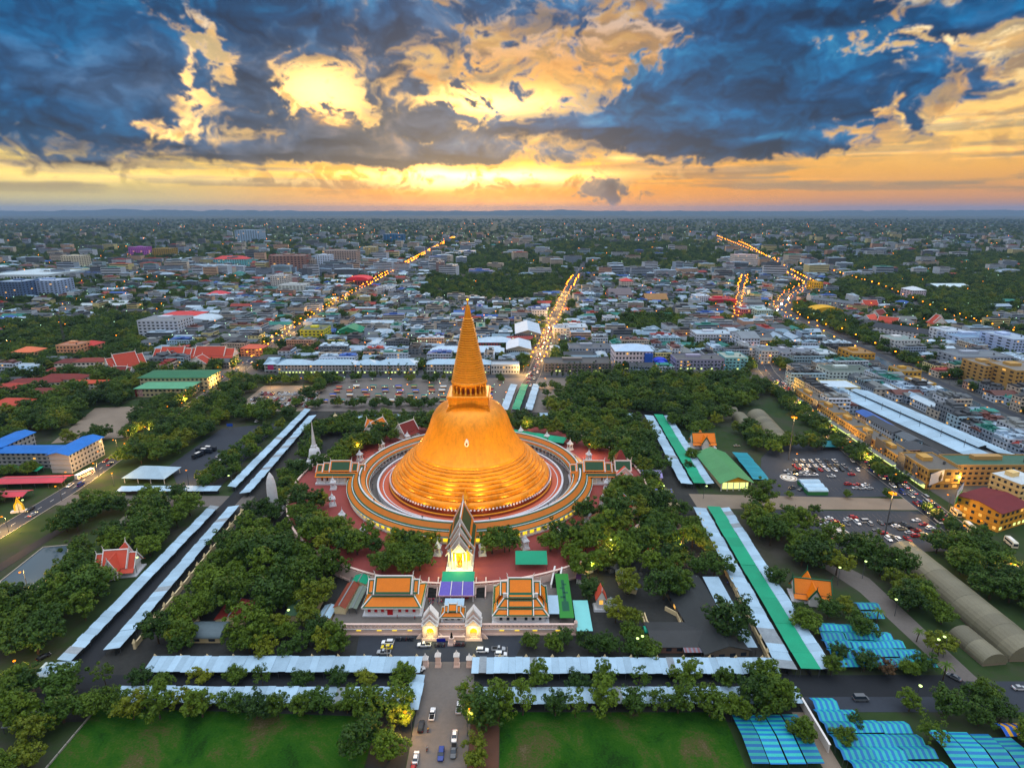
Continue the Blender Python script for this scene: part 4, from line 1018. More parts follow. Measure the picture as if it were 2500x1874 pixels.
# long sheds left of the red shutter hall
def shed(name, label, cat, cx, cyy, w, ln, h, rh, m, wall=None, rz=0.0, base=0.0, group=None, panels=0, over=.4, posts=0, color=None, ridge='sheet_grey'):
 """gabled building, ridge along local y (length ln), width w"""
 t = thing(name, label, cat, (cx, cyy, base), rz, group)
 if wall: part(t, 'wall', MB().box(-w / 2 + over, w / 2 - over, -ln / 2 + over, ln / 2 - over, .01, h - .05).yprism([(-w / 2 + over, h - .05), (w / 2 - over, h - .05), (0, h + rh - .35)], -ln / 2 + over, ln / 2 - over), wall)
 n = max(panels, 1); pl = ln / n
 for k in range(n):
  a = -ln / 2 + k * pl + (.015 if n > 1 else 0); b = -ln / 2 + (k + 1) * pl - (.015 if n > 1 else 0)
  for s in (-1, 1):
   dz = random.uniform(-.03, .03) if n > 1 else 0
   q = [(s * w / 2, a, h + dz), (s * w / 2, b, h + dz), (0, b, h + rh + dz), (0, a, h + rh + dz)]
   part(t, 'roof_panel', MB().slab(q if s > 0 else [q[1], q[0], q[3], q[2]], .08), m, color=color)
 part(t, 'ridge_cap', MB().bar((0, -ln / 2 - .05, h + rh + .06), (0, ln / 2 + .05, h + rh + .06), .5, .12), ridge)
 for k in range(posts):
  y = -ln / 2 + .5 + (ln - 1) * k / max(posts - 1, 1)
  for s in (-1, 1): part(t, 'post', MB().box(s * (w / 2 - .3) - .08, s * (w / 2 - .3) + .08, y - .08, y + .08, .01, h - .02), 'metal_grey')
 return t
shed('long_shed', 'long narrow shed with a brown red tiled roof beside the red shutter hall', 'shed', -69.2, 215, 5.4, 17, 3.0, 1.4, mat('brown_tile', (128, 62, 44), .7, .2, .6, fine=.12), 'cream_paint', -.10, CZ)
shed('small_shed', 'short shed with a bright green sheet roof behind the brown roofed shed', 'shed', -66.0, 226, 7, 6, 3.0, 1.3, 'sheet_teal', 'cream_paint', -.1, CZ)
shed('grey_lean_to', 'grey green sheet roofed shed against the red shutter hall', 'shed', -64.2, 214, 3.6, 15, 2.8, .5, mat('grey_green_sheet', (112, 124, 112), .6, .2), None, -.06, CZ, posts=3)
shed('white_kiosk', 'small white sheet roofed kiosk outside the brown roofed shed', 'kiosk', -75.2, 207.5, 5.4, 8, 3.2, 1.0, 'sheet_white', 'cream_paint', -.1, 0)
lean_roof('side_canopy', 'plain white canopy beside the five tier hall', 'canopy', 13.6, 19.0, 203, 213.6, 5.6, 6.6, 'sheet_white')
gp = mat('green_pattern_roof', (44, 132, 50), .6, .12, .2)
t_ = lean_roof('green_banner_roof', 'long dark green awning with a darker painted palm tree pattern', 'awning', 18.9, 24.6, 200.5, 229, 5.6, 6.6, gp)
pt = MB(); sl = 1.0 / 28.5
for (x0, x1, y0, y1) in ((-1.4, 1.4, 4, 10), (-.6, .6, 10, 24), (-1.6, .4, 12, 13.2), (-.4, 1.7, 15, 16), (-1.5, .3, 18, 19), (-.2, 1.5, 20.5, 21.5)):
 pt.add([(x0, y0, 3.1 + y0 * sl + .02), (x1, y0, 3.1 + y0 * sl + .02), (x1, y1, 3.1 + y1 * sl + .02), (x0, y1, 3.1 + y1 * sl + .02)], [(0, 1, 2, 3)])
part(t_, 'painted_pattern', pt, mat('pattern_green', (16, 84, 60), .6, .1))
lean_roof('aqua_roof', 'pale aqua sheet roof at the end of the pink front wall', 'roof shelter', 25.2, 31.4, 195.4, 213, 3.6, 4.6, 'sheet_aqua', base=0)

# gate pillars on the front road
def pillar(x, y, h, label):
 t = thing('gate_pillar', label, 'pillar', (x, y, 0), 0, 'pillars of the front entrance')
 part(t, 'plinth', MB().tbox(-1.15, 1.15, -1.15, 1.15, .02, .8, .15), 'pink_paint'); part(t, 'shaft', MB().box(-.85, .85, -.85, .85, .8, h - 1.2).box(-.95, .95, -.95, .95, h * .35, h * .35 + .25), 'pink_paint')
 part(t, 'cap', MB().tbox(-.85, .85, -.85, .85, h - 1.2, h - .8, -.25).tbox(-1.0, 1.0, -1.0, 1.0, h - .8, h + .4, .75).lathe([(.22, h + .4), (.3, h + .7), (.03, h + 1.5)], 8), 'white_paint')
for x, h, l in ((-31.6, 4.2, 'shorter pink gate pillar next to the shed with a white car under its end'), (-27.0, 5.6, 'tall pink gate pillar on the side of the red shutter hall'), (-20.2, 5.6, 'tall pink gate pillar on the side of the five tier hall'), (-15.6, 4.2, 'shorter pink gate pillar next to the shed opposite the parked white cars')): pillar(x, 181.0, h, l)

# ------------------------------------------------------------------ the vendor sheds that line the four roads
def road_shed(label, p0, p1, w, z0=3.0, z1=3.9, m='sheet_white', pl=2.6, name='vendor_shed', flip=1, posts=True, wallside=False):
 """one pitch sheet roof from p0 to p1 (centre line), low edge on the right hand side when walking p0 -> p1 (flip changes it)"""
 a = Vector((p0[0], p0[1], 0)); b = Vector((p1[0], p1[1], 0)); d = b - a; ln = d.length; rz = math.atan2(d.y, d.x)
 t = thing(name, label, 'vendor shed', a, rz, None); n = max(int(ln / pl), 1); pl = ln / n
 me = [MB().slab([(0.015, -w / 2, z0 if flip > 0 else z1), (pl - .015, -w / 2, z0 if flip > 0 else z1), (pl - .015, w / 2, z1 if flip > 0 else z0), (0.015, w / 2, z1 if flip > 0 else z0)], .07).mesh('roof_panel', m)]
 odd = me[0].copy(); odd.materials.clear(); odd.materials.append(MATS['sheet_rust' if 'white' in m else 'sheet_teal'] if isinstance(m, str) else m)
 for k in range(n): part(t, 'roof_panel', odd if random.random() < .035 else me[0], None, loc=(k * pl, random.uniform(-.22, .22), random.uniform(-.07, .07)), rz=random.uniform(-.008, .008))
 if posts:
  pm = MB().box(-.07, .07, -.07, .07, .01, z0 - .1).mesh('post', 'metal_grey')
  for k in range(0, n + 1, 3):
   for s in (-1, 1): part(t, 'post', pm, None, loc=(min(max(k * pl, .2), ln - .2), s * (w / 2 - .3), 0))
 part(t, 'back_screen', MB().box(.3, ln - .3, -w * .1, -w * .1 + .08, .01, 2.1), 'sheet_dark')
 return t
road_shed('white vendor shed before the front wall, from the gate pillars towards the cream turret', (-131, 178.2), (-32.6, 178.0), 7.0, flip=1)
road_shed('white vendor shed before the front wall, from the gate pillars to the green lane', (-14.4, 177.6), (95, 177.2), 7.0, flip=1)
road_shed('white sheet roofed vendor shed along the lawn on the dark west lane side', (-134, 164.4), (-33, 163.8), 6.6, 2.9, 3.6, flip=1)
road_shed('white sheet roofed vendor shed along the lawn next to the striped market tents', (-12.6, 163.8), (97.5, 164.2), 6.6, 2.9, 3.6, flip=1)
# west side: two rows either side of the dark lane, broken at the west gate
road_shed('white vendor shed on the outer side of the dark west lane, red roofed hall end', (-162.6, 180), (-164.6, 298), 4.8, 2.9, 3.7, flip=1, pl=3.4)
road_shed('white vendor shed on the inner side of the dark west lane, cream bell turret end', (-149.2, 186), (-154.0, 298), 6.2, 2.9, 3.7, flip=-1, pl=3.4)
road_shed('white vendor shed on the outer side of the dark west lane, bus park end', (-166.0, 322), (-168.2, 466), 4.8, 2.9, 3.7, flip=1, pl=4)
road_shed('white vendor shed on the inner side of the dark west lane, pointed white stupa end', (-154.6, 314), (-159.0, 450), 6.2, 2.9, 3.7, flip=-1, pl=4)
solid('corner_shed', 'hipped pale sheet roof shed at the end of the outer west row', 'shed', MB().tbox(-6, 6, -4, 4, 2.8, 4.4, 4.5, 2.6).box(-5.6, 5.6, -3.6, 3.6, .02, 2.8), 'sheet_white', (-163, 176, 0), .05)
# west gate: two rows across
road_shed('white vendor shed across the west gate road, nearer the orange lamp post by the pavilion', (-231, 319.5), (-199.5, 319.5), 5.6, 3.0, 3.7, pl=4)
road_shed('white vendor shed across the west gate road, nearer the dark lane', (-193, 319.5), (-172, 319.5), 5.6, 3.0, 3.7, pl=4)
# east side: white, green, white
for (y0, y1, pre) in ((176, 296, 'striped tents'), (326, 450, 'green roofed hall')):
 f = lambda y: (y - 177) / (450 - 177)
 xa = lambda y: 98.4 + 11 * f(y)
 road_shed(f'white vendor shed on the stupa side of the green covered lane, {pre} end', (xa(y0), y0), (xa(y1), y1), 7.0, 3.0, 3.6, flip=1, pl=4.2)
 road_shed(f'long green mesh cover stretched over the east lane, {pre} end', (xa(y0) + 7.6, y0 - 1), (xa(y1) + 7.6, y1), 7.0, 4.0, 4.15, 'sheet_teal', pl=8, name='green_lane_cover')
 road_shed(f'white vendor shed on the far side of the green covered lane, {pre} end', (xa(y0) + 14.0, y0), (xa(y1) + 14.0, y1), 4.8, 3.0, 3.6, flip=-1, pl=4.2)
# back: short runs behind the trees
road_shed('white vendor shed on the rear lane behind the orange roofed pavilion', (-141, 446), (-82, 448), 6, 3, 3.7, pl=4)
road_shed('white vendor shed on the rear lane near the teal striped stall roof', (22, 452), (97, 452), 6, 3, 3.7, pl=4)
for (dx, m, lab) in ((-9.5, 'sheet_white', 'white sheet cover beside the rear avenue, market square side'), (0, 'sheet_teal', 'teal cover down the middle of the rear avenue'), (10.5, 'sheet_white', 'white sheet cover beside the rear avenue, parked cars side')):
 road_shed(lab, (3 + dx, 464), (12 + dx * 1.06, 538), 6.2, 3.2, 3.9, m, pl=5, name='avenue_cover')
# perimeter wall with small caps behind the sheds
cap = MB().box(-.45, .45, -.45, .45, 0, 2.6).tbox(-.6, .6, -.6, .6, 2.6, 3.0, .05).tbox(-.5, .5, -.5, .5, 3.0, 4.3, .45)
def wall_run(label, p0, p1, step=8.2):
 a = Vector((p0[0], p0[1], 0)); d = Vector((p1[0], p1[1], 0)) - a; ln = d.length
 t = thing('compound_wall', label, 'wall', a, math.atan2(d.y, d.x))
 part(t, 'wall_face', MB().box(0, ln, -.2, .2, 0, 2.1), 'cream_paint'); part(t, 'coping', MB().box(0, ln, -.3, .3, 2.1, 2.3), 'cream_paint')
 cmesh = cap.mesh('post', 'cream_paint'); k = 0
 while k * step <= ln: part(t, 'post', cmesh, None, loc=(k * step, 0, 0)); k += 1
wall_run('cream compound wall with capped posts behind the front shed, cream turret side', (-131, 182.2), (-33, 182.2), 9.6)
wall_run('cream compound wall with capped posts behind the front shed, black roofed hall side', (-14, 182.2), (94, 181.6), 9.6)
wall_run('cream compound wall with capped posts beside the green covered lane', (94.4, 178), (101.6, 296), 7.4)
wall_run('cream compound wall with capped posts beside the dark west lane', (-143.4, 190), (-148, 296), 7.4)
# tents along the entrance road
t = thing('road_tent', 'long white tarpaulin tent sagging along the entrance road', 'tent', (-32.8, 158.5, 0))
for k, (y0, y1, x0, x1) in enumerate(((0, 6.0, -1.2, 2.0), (6.05, 11.5, -2.6, 2.2), (11.55, 15.2, -2.8, 2.0))):
 part(t, 'canopy_sheet', MB().slab([(x0, y0, 2.6), (x1, y0, 2.5), (x1 + .1, y1, 2.7), (x0 - .2, y1, 3.4 - .2 * k)], .05), 'sheet_white')
for x, y in ((-1, .3), (1.8, .3), (-2.3, 11.2), (2.0, 11.2), (-2.5, 15), (1.8, 15)): part(t, 'post', MB().box(x - .05, x + .05, y - .05, y + .05, .01, 2.45), 'metal_grey')
# ------------------------------------------------------------------ ordinary buildings
WCACHE = {}
def win_piece(w, h, lit):
 k = (round(w, 1), round(h, 1), lit)
 if k not in WCACHE:
  WCACHE[k] = MB().box(-w / 2, w / 2, -.06, .04, 0, h).mesh('window', 'lit_warm' if lit == 1 else ('lit_shop' if lit == 2 else 'glass'))
 return WCACHE[k]
def wall_openings(t, w, d, h, floors, cols, dcols, sep, lit=.05, z0=0.0, band=True, shop=0.0, faces='fbs'):
 """windows on the four faces of a w x d box centred on the thing: separate parts when sep, else one joined part"""
 fh = h / floors; jm = MB(); jl = MB(); nl = 0
 rows = []
 for f in range(floors):
  z = z0 + f * fh + fh * .28; wh = fh * .44
  for k in range(cols):
   x = -w / 2 + w * (k + .5) / cols; ww = w / cols * .52
   if 'f' in faces: rows.append((x, -d / 2, 0.0, ww, wh, z, f))
   if 'b' in faces: rows.append((x, d / 2, PI, ww, wh, z, f))
  for k in range(dcols):
   y = -d / 2 + d * (k + .5) / dcols; ww = d / dcols * .42
   if 's' in faces: rows += [(-w / 2, y, -PI / 2, ww, wh, z, f), (w / 2, y, PI / 2, ww, wh, z, f)]
 for (x, y, rz, ww, wh, z, f) in rows:
  on = 1 if random.random() < lit * .45 else 0
  if f == 0 and rz == 0 and random.random() < shop: on = 2
  if sep: part(t, 'window', win_piece(ww, wh, on), None, loc=(x, y, z), rz=rz)
  else:
   mbx = jl if on else jm; c, s_ = math.cos(rz), math.sin(rz)
   o = len(mbx.v)
   q = MB().box(-ww / 2, ww / 2, -.06, .04, z, z + wh)
   mbx.cur = 0
   mbx.add([(x + vx * c - vy * s_, y + vx * s_ + vy * c, vz) for vx, vy, vz in q.v], q.f)
 if not sep:
  if jm.v: part(t, 'windows', jm, 'glass', stuff=True)
  if jl.v: part(t, 'lit_windows', jl, 'lit_warm', stuff=True)
 if band:
  for f in range(1, floors): part(t, 'ledge', MB().box(-w / 2 - .35, w / 2 + .35, -d / 2 - .35, d / 2 + .35, z0 + f * fh - .12, z0 + f * fh + .1), 'object_paint', color=t.color[:3])
def building(name, label, cat, cx, cyy, w, d, h, floors=2, cols=4, dcols=2, wall=(210, 205, 195), roof='flat', roofc=(120, 120, 120), rh=None, rz=0.0, sep=False, lit=.05, group=None, band=True, shop=.0, over=.7, clutter=True, z=0.0, faces='fbs', kp=True, ridge='x'):
 wc = lin(wall); rc = lin(roofc)
 t = thing(name, label, cat, (cx, cyy, z), rz, group); t.color = wc + (1,)
 part(t, 'wall', MB().box(-w / 2, w / 2, -d / 2, d / 2, 0, h), 'object_paint', color=wc)
 if floors: wall_openings(t, w, d, h, floors, cols, dcols, sep, lit, 0.0, band, shop, faces)
 rh = rh if rh is not None else (.22 * min(w, d) if roof != 'flat' else .8)
 o = over
 if roof == 'flat':
  part(t, 'roof', MB().box(-w / 2 + .25, w / 2 - .25, -d / 2 + .25, d / 2 - .25, h, h + .12), 'object_roof', color=rc)
  part(t, 'parapet', MB().box(-w / 2 - .1, w / 2 + .1, -d / 2 - .1, -d / 2 + .2, h - .1, h + rh).box(-w / 2 - .1, w / 2 + .1, d / 2 - .2, d / 2 + .1, h - .1, h + rh).box(-w / 2 - .1, -w / 2 + .2, -d / 2 + .2, d / 2 - .2, h - .1, h + rh).box(w / 2 - .2, w / 2 + .1, -d / 2 + .2, d / 2 - .2, h - .1, h + rh), 'object_paint', color=wc)
  if clutter and w > 5:
   part(t, 'stair_head', MB().box(-w * .22, w * .08, d * .02, d * .28, h + .12, h + 2.6), 'object_paint', color=wc)
   part(t, 'water_tank', MB().lathe([(.02, h + 2.0), (.8, h + 2.0), (.8, h + .4), (.6, h + .12)], 10, (w * .28, -d * .15)), 'metal_grey')
 elif roof == 'hip':
  q = min(w, d) / 2 + o
  part(t, 'roof', MB().box(-w / 2 - o, w / 2 + o, -d / 2 - o, d / 2 + o, h, h + .18).tbox(-w / 2 - o, w / 2 + o, -d / 2 - o, d / 2 + o, h + .18, h + rh, q * .96 if w < d + .1 else q * .96, q * .96), 'object_roof', color=rc)
 elif roof == 'gable':
  if ridge == 'x': mb = MB().slab([(-w / 2 - o, -d / 2 - o, h), (w / 2 + o, -d / 2 - o, h), (w / 2 + o, 0, h + rh), (-w / 2 - o, 0, h + rh)], .2).slab([(w / 2 + o, d / 2 + o, h), (-w / 2 - o, d / 2 + o, h), (-w / 2 - o, 0, h + rh), (w / 2 + o, 0, h + rh)], .2)
  else: mb = MB().slab([(w / 2 + o, -d / 2 - o, h), (w / 2 + o, d / 2 + o, h), (0, d / 2 + o, h + rh), (0, -d / 2 - o, h + rh)], .2).slab([(-w / 2 - o, d / 2 + o, h), (-w / 2 - o, -d / 2 - o, h), (0, -d / 2 - o, h + rh), (0, d / 2 + o, h + rh)], .2)
  part(t, 'roof', mb, 'object_roof', color=rc)
  e = rh * (1 - .2 / (min(w, d))) - .25
  part(t, 'gable', MB().xprism([(-d / 2, h), (d / 2, h), (0, h + e)], -w / 2, w / 2) if ridge == 'x' else MB().yprism([(-w / 2, h), (w / 2, h), (0, h + e)], -d / 2, d / 2), 'object_paint', color=wc)
 elif roof == 'vault':
  n = 12; pts = [((w / 2 + o) * math.cos(PI * k / n), h + rh * math.sin(PI * k / n)) for k in range(n + 1)]
  part(t, 'roof', MB().yprism(pts, -d / 2 - o, d / 2 + o), 'object_roof', color=rc)
 if kp: keep(cx - max(w, d) / 2 if rz else cx - w / 2, cx + max(w, d) / 2 if rz else cx + w / 2, cyy - max(w, d) / 2 if rz else cyy - d / 2, cyy + max(w, d) / 2 if rz else cyy + d / 2)
 return t
def thai_hall(name, label, cx, cyy, ln, w, h, rh, rz=0.0, field='roof_red', border='white_paint', edge='white_paint', wall='white_paint', z=0.0, cross=False, wings=True, lit=False):
 """gabled Thai hall, ridge along local x; wings add a lower step at each end, cross adds a gable across"""
 t = thing(name, label, 'temple hall', (cx, cyy, z), rz)
 part(t, 'plinth', MB().box(-ln / 2 - .6, ln / 2 + .6, -w / 2 - .6, w / 2 + .6, .01, .5), 'white_stone')
 part(t, 'wall', MB().box(-ln / 2 + .8, ln / 2 - .8, -w / 2 + 1.2, w / 2 - 1.2, .5, h), wall)
 wm = window_mesh(1.0, h * .42, 'gold_trim', 'lit_warm' if lit else 'glass', True); n = max(int(ln / 3.4), 2)
 for k in range(n):
  x = -ln / 2 + .8 + (ln - 1.6) * (k + .5) / n
  part(t, 'window', wm, None, loc=(x, -w / 2 + 1.18, h * .25)); part(t, 'window', wm, None, loc=(x, w / 2 - 1.18, h * .25), rz=PI)
 a = ln / 2 * (.62 if wings else 1.0)
 gable_roof(t, -a, a, w / 2, h, h + rh, field, border if border != edge else None, edge, .6, .5, 1.0)
 if wings:
  for s in (-1, 1): gable_roof(t, min(s * a, s * ln / 2), max(s * a, s * ln / 2), w / 2 * .9, h - .5, h + rh * .76, field, border if border != edge else None, edge, .5, .4, .8)
 for s in (-1, 1):
  q = [(-ln / 2, s * (w / 2 + 1.6), h - 1.7), (ln / 2, s * (w / 2 + 1.6), h - 1.7), (ln / 2, s * (w / 2 - .1), h - .35), (-ln / 2, s * (w / 2 - .1), h - .35)]
  panel(t, q if s < 0 else [q[1], q[0], q[3], q[2]], field, border if border != edge else None, .4)
 if cross:
  c = link('cross_wing', None, t, (0, 0, 0), PI / 2)
  # ridge of the cross wing runs along local y
  for s in (-1, 1):
   for e, hw, zz, rr in ((w / 2 + 3.5, w * .32, h, rh * .88),):
    for sx in (-1, 1):
     q = [(sx * hw, s * .3, zz), (sx * hw, s * e, zz), (0, s * e, zz + rr), (0, s * .3, zz + rr)]
     if sx * s < 0: q = [q[1], q[0], q[3], q[2]]
     panel(t, q, field, border if border != edge else None, .5)
    part(t, 'bargeboard', MB().bar((-hw - .2, s * e, zz - .1), (0, s * e, zz + rr + .2), .4, .6).bar((hw + .2, s * e, zz - .1), (0, s * e, zz + rr + .2), .4, .6), edge)
    part(t, 'gable', MB().yprism([(-hw + .4, zz), (hw - .4, zz), (0, zz + rr - .4)], s * (e - .4) - .1, s * (e - .4) + .1), wall)
    part(t, 'porch_wall', MB().box(-hw + .6, hw - .6, min(s * (w / 2 - 1), s * (e - .6)), max(s * (w / 2 - 1), s * (e - .6)), .5, zz), wall)
    finial(t, (0, s * e, zz + rr + .2), (0, s, 0), 1.0, edge)
  KIDS[t.name].remove(c); bpy.data.objects.remove(c)
 keep(cx - ln / 2, cx + ln / 2, cyy - w / 2 - 1, cyy + w / 2 + 1)
 return t

# --- west side
thai_hall('red_roof_hall', 'cross gabled Thai hall with salmon red roof and white edges among trees', -180.5, 240, 17, 9, 4.6, 7, .12, 'roof_salmon', 'white_paint', 'white_paint', cross=True)
def bell_turret(x, y, label='cream eight sided turret with arches and a ribbed dome beside the barrel roof', z=0):
 t = thing('bell_turret', label, 'turret', (x, y, z))
 part(t, 'base', MB().lathe([(3.6, 0), (3.4, 2.6), (3.0, 2.9), (2.7, 2.9)], 8), 'cream_paint'); part(t, 'drum', MB().lathe([(2.0, 2.9), (2.0, 5.8), (2.4, 6.0), (2.4, 6.3), (1.5, 6.6)], 8), 'cream_paint')
 am_ = MB().yprism(arch_outline(.9, 2.0), -.08, .1).mesh('arch', 'drum_red')
 for k in range(8):
  a = PI / 8 + k * PI / 4; part(t, 'arch', am_, None, loc=(1.86 * math.cos(a), 1.86 * math.sin(a), 3.4), rz=a + PI / 2)
 part(t, 'upper_drum', MB().lathe([(1.5, 6.5), (1.4, 7.8), (1.75, 8.0), (1.6, 8.6), (1.0, 9.3), (.35, 9.8), (.2, 10.4), (.03, 11.6)], 12), 'cream_paint', True)
bell_turret(-129, 203)
building('curved_store', 'low building with a grey blue barrel roof beside the cream turret', 'building', -118.6, 197, 8, 12, 2.6, 1, 3, 2, (190, 170, 130), 'vault', (92, 108, 116), 2.0, PI / 2, sep=True)
shed('maroon_shed', 'shed with a dark maroon roof behind the cream turret', 'shed', -113, 208, 12, 12, 3.4, 1.6, 'roof_maroon', 'cream_paint')
shed('green_shed', 'wide low shed with a mossy green roof among the trees beside the brown shed', 'shed', -86, 213, 16, 12, 3.2, 1.2, mat('moss_roof', (70, 104, 76), .7, .25, .3), 'cream_paint', PI / 2)
for k, (x, y) in enumerate(((-97.5, 226), (-96.4, 231), (-95.5, 236.5))):
 shed('purple_roof_shrine', ['small shrine with a purple tiled roof under big trees, lowest of three', 'small shrine with a purple tiled roof under big trees, middle of three', 'small shrine with a purple tiled roof under big trees, topmost of three'][k], 'shrine', x, y, 4.6, 4.6, 3.4, 2.2, mat('plum_tile', (84, 34, 84), .6), 'white_paint', PI / 2)
def white_stupa(x, y, h, label, prang=False):
 t = thing('white_stupa', label, 'stupa', (x, y, 0)); s = h / 30
 part(t, 'base', MB().tbox(-6 * s, 6 * s, -6 * s, 6 * s, 0, 3 * s, .6 * s).tbox(-5 * s, 5 * s, -5 * s, 5 * s, 3 * s, 6 * s, .8 * s), 'white_stone')
 if prang: part(t, 'tower', MB().lathe([(3.9 * s, 6 * s), (3.7 * s, 8 * s), (3.3 * s, 12 * s), (3.25 * s, 18 * s), (2.9 * s, 23 * s), (2.0 * s, 27 * s), (.8 * s, 29.4 * s), (.1, 30.5 * s)], 16), 'white_stone')
 else:
  part(t, 'bell', MB().lathe([(4.4 * s, 6 * s), (4.3 * s, 7 * s), (3.6 * s, 8 * s), (3.3 * s, 10 * s), (2.9 * s, 12.4 * s), (1.6 * s, 13.6 * s)], 24), 'white_stone', True)
  part(t, 'throne', MB().box(-1.5 * s, 1.5 * s, -1.5 * s, 1.5 * s, 13.4 * s, 14.8 * s), 'white_stone')
  part(t, 'spire', MB().lathe([(1.3 * s, 14.8 * s), (.9 * s, 19 * s), (.4 * s, 25 * s), (.03, 31 * s)], 16), 'white_stone', True)
 keep(x - 6 * s, x + 6 * s, y - 6 * s, y + 6 * s)
white_stupa(-127, 356, 32, 'slender pointed white stupa on a square base')
white_stupa(-131, 296, 24, 'stout rounded white prang tower near the west gate', True)
shed('stupa_chapel', 'small cream chapel with a pale green flat roof beside the pointed white stupa', 'chapel', -138, 353, 7, 12, 4, .9, mat('pale_green', (150, 178, 160), .6), 'cream_paint', -.1)
# hipped white pavilion
t = thing('white_pavilion', 'wide pavilion with a pale grey hipped sheet roof beside the bus park', 'pavilion', (-224, 341, 0), -.05)
rp = [(-13.5, -9, 3.6), (13.5, -9, 3.6), (13.5, 9, 3.6), (-13.5, 9, 3.6), (-4, 0, 8.2), (4, 0, 8.2)]
for q in ((0, 1, 5, 4), (2, 3, 4, 5)): part(t, 'roof_panel', MB().slab([rp[i] for i in q], .15), 'sheet_white')
for q in ((1, 2, 5), (3, 0, 4)): part(t, 'roof_panel', MB().add([rp[i] for i in q], [(0, 1, 2)]), 'sheet_white')
for x in (-12.5, -4, 4, 12.5):
 for y in (-8, 8): part(t, 'post', MB().box(x - .15, x + .15, y - .15, y + .15, .01, 3.6), 'white_paint')
keep(-240, -208, 330, 352)
# blue roofed school
t = building('school_block', 'long grey four storey school wing with a bright blue roof', 'school', -313, 362, 46, 12, 10.6, 4, 14, 2, (150, 150, 152), 'gable', (24, 110, 196), 1.8, 0, sep=True, over=1.2)
t = building('school_block', 'grey school wing with blank white gable end and bright blue roof by the main road', 'school', -285, 363, 13, 30, 12.6, 4, 2, 10, (176, 176, 178), 'gable', (24, 110, 196), 1.8, -.04, sep=True, over=1.2, faces='s', ridge='y')
building('school_block', 'short grey school wing with a blue roof parallel to the white gabled wing', 'school', -338, 374, 13, 26, 12.6, 4, 2, 8, (176, 176, 178), 'gable', (24, 110, 196), 1.8, -.04, sep=True, over=1.2, faces='s', ridge='y')
for (x, y, w, d, lab) in ((-290, 331, 40, 11, 'wide low market hall with a pink red sheet roof below the school'), (-292, 312, 26, 9, 'smaller low hall with a pink red sheet roof next to the gold arch')):
 shed('pink_roof_hall', lab, 'market hall', x, y, d, w, 3.6, 1.3, 'pink_roof', None, PI / 2 + .06, posts=6, panels=8); keep(x - w / 2, x + w / 2, y - d / 2, y + d / 2)
lean_roof('teal_walkway', 'teal green covered walkway along the foot of the grey school wing', 'walkway', -330, -298, 344, 350, 3.2, 3.8, 'sheet_teal', base=0, panels=6)
t = thing('gold_arch', 'yellow and white royal portrait arch beside the main road', 'arch', tuple(gF(135, 1240)), .3)
part(t, 'frame', MB().yprism([(-2.6, 0), (2.6, 0), (2.2, 4.4), (1.0, 6.0), (0, 9), (-1.0, 6.0), (-2.2, 4.4)], -.3, .3), mat('arch_yellow', (236, 200, 40), .5)); part(t, 'panel', MB().yprism([(-1.5, 1.2), (1.5, 1.2), (1.3, 4.0), (0, 5.6), (-1.3, 4.0)], -.45, -.3), mat('arch_panel', (236, 232, 200), .5)); part(t, 'base', MB().box(-4, 4, -1.2, 1.2, .01, .9), 'white_paint')
# green roofed hall block and the temple compound beyond the yard
t = building('green_roof_school', 'long cream two storey block with a dark green roof beside the yard', 'school', -314, 545, 62, 26, 11.5, 3, 16, 5, (188, 182, 150), 'hip', (44, 112, 78), 3.0, .02, sep=True, over=1.6)
t = building('green_porch_block', 'lower cream front block with a lighter green roof and painted mural', 'school', -312, 519, 46, 20, 8, 2, 12, 4, (190, 176, 140), 'hip', (84, 152, 116), 2.2, .02, sep=True, over=1.6)
part(t, 'mural', MB().box(-21.5, -17.5, -10.15, -10.05, .6, 7.2), mat('mural_print', (190, 150, 150), .6, .5, .6, fine=.5, fscale=1.2)); part(t, 'mural', MB().box(-24.4, -22.4, -10.15, -10.05, .6, 7.2), mat('mural_red', (120, 40, 40), .6, .2))
thai_hall('royal_temple_hall', 'large red roofed temple hall with yellow lit veranda, twin with a shared ridge line', -368, 634, 40, 17, 9, 9, 0, 'roof_red', 'white_paint', 'white_paint', 'cream_paint', lit=True, cross=True)
thai_hall('royal_temple_hall', 'longest red roofed temple hall with yellow lit veranda next to the road', -328, 636, 52, 17, 9, 9, 0, 'roof_red', 'white_paint', 'white_paint', 'cream_paint', lit=True)
thai_hall('temple_chapel', 'smaller red roofed chapel in front of the lit temple halls', -330, 612, 14, 20, 6, 7, PI / 2, 'roof_red', 'white_paint', 'white_paint', 'cream_paint', wings=False, lit=True)
thai_hall('temple_gate_hall', 'tall steep red roofed hall with a broad white gable beside the temple', -401, 600, 34, 22, 6, 13, .85, 'roof_red', 'white_paint', 'white_paint', wings=True)
thai_hall('temple_side_hall', 'small maroon roofed hall with arched windows at the foot of the steep red hall', -393, 580, 22, 9, 5, 5, 0, 'roof_maroon', 'white_paint', 'white_paint', wings=True)
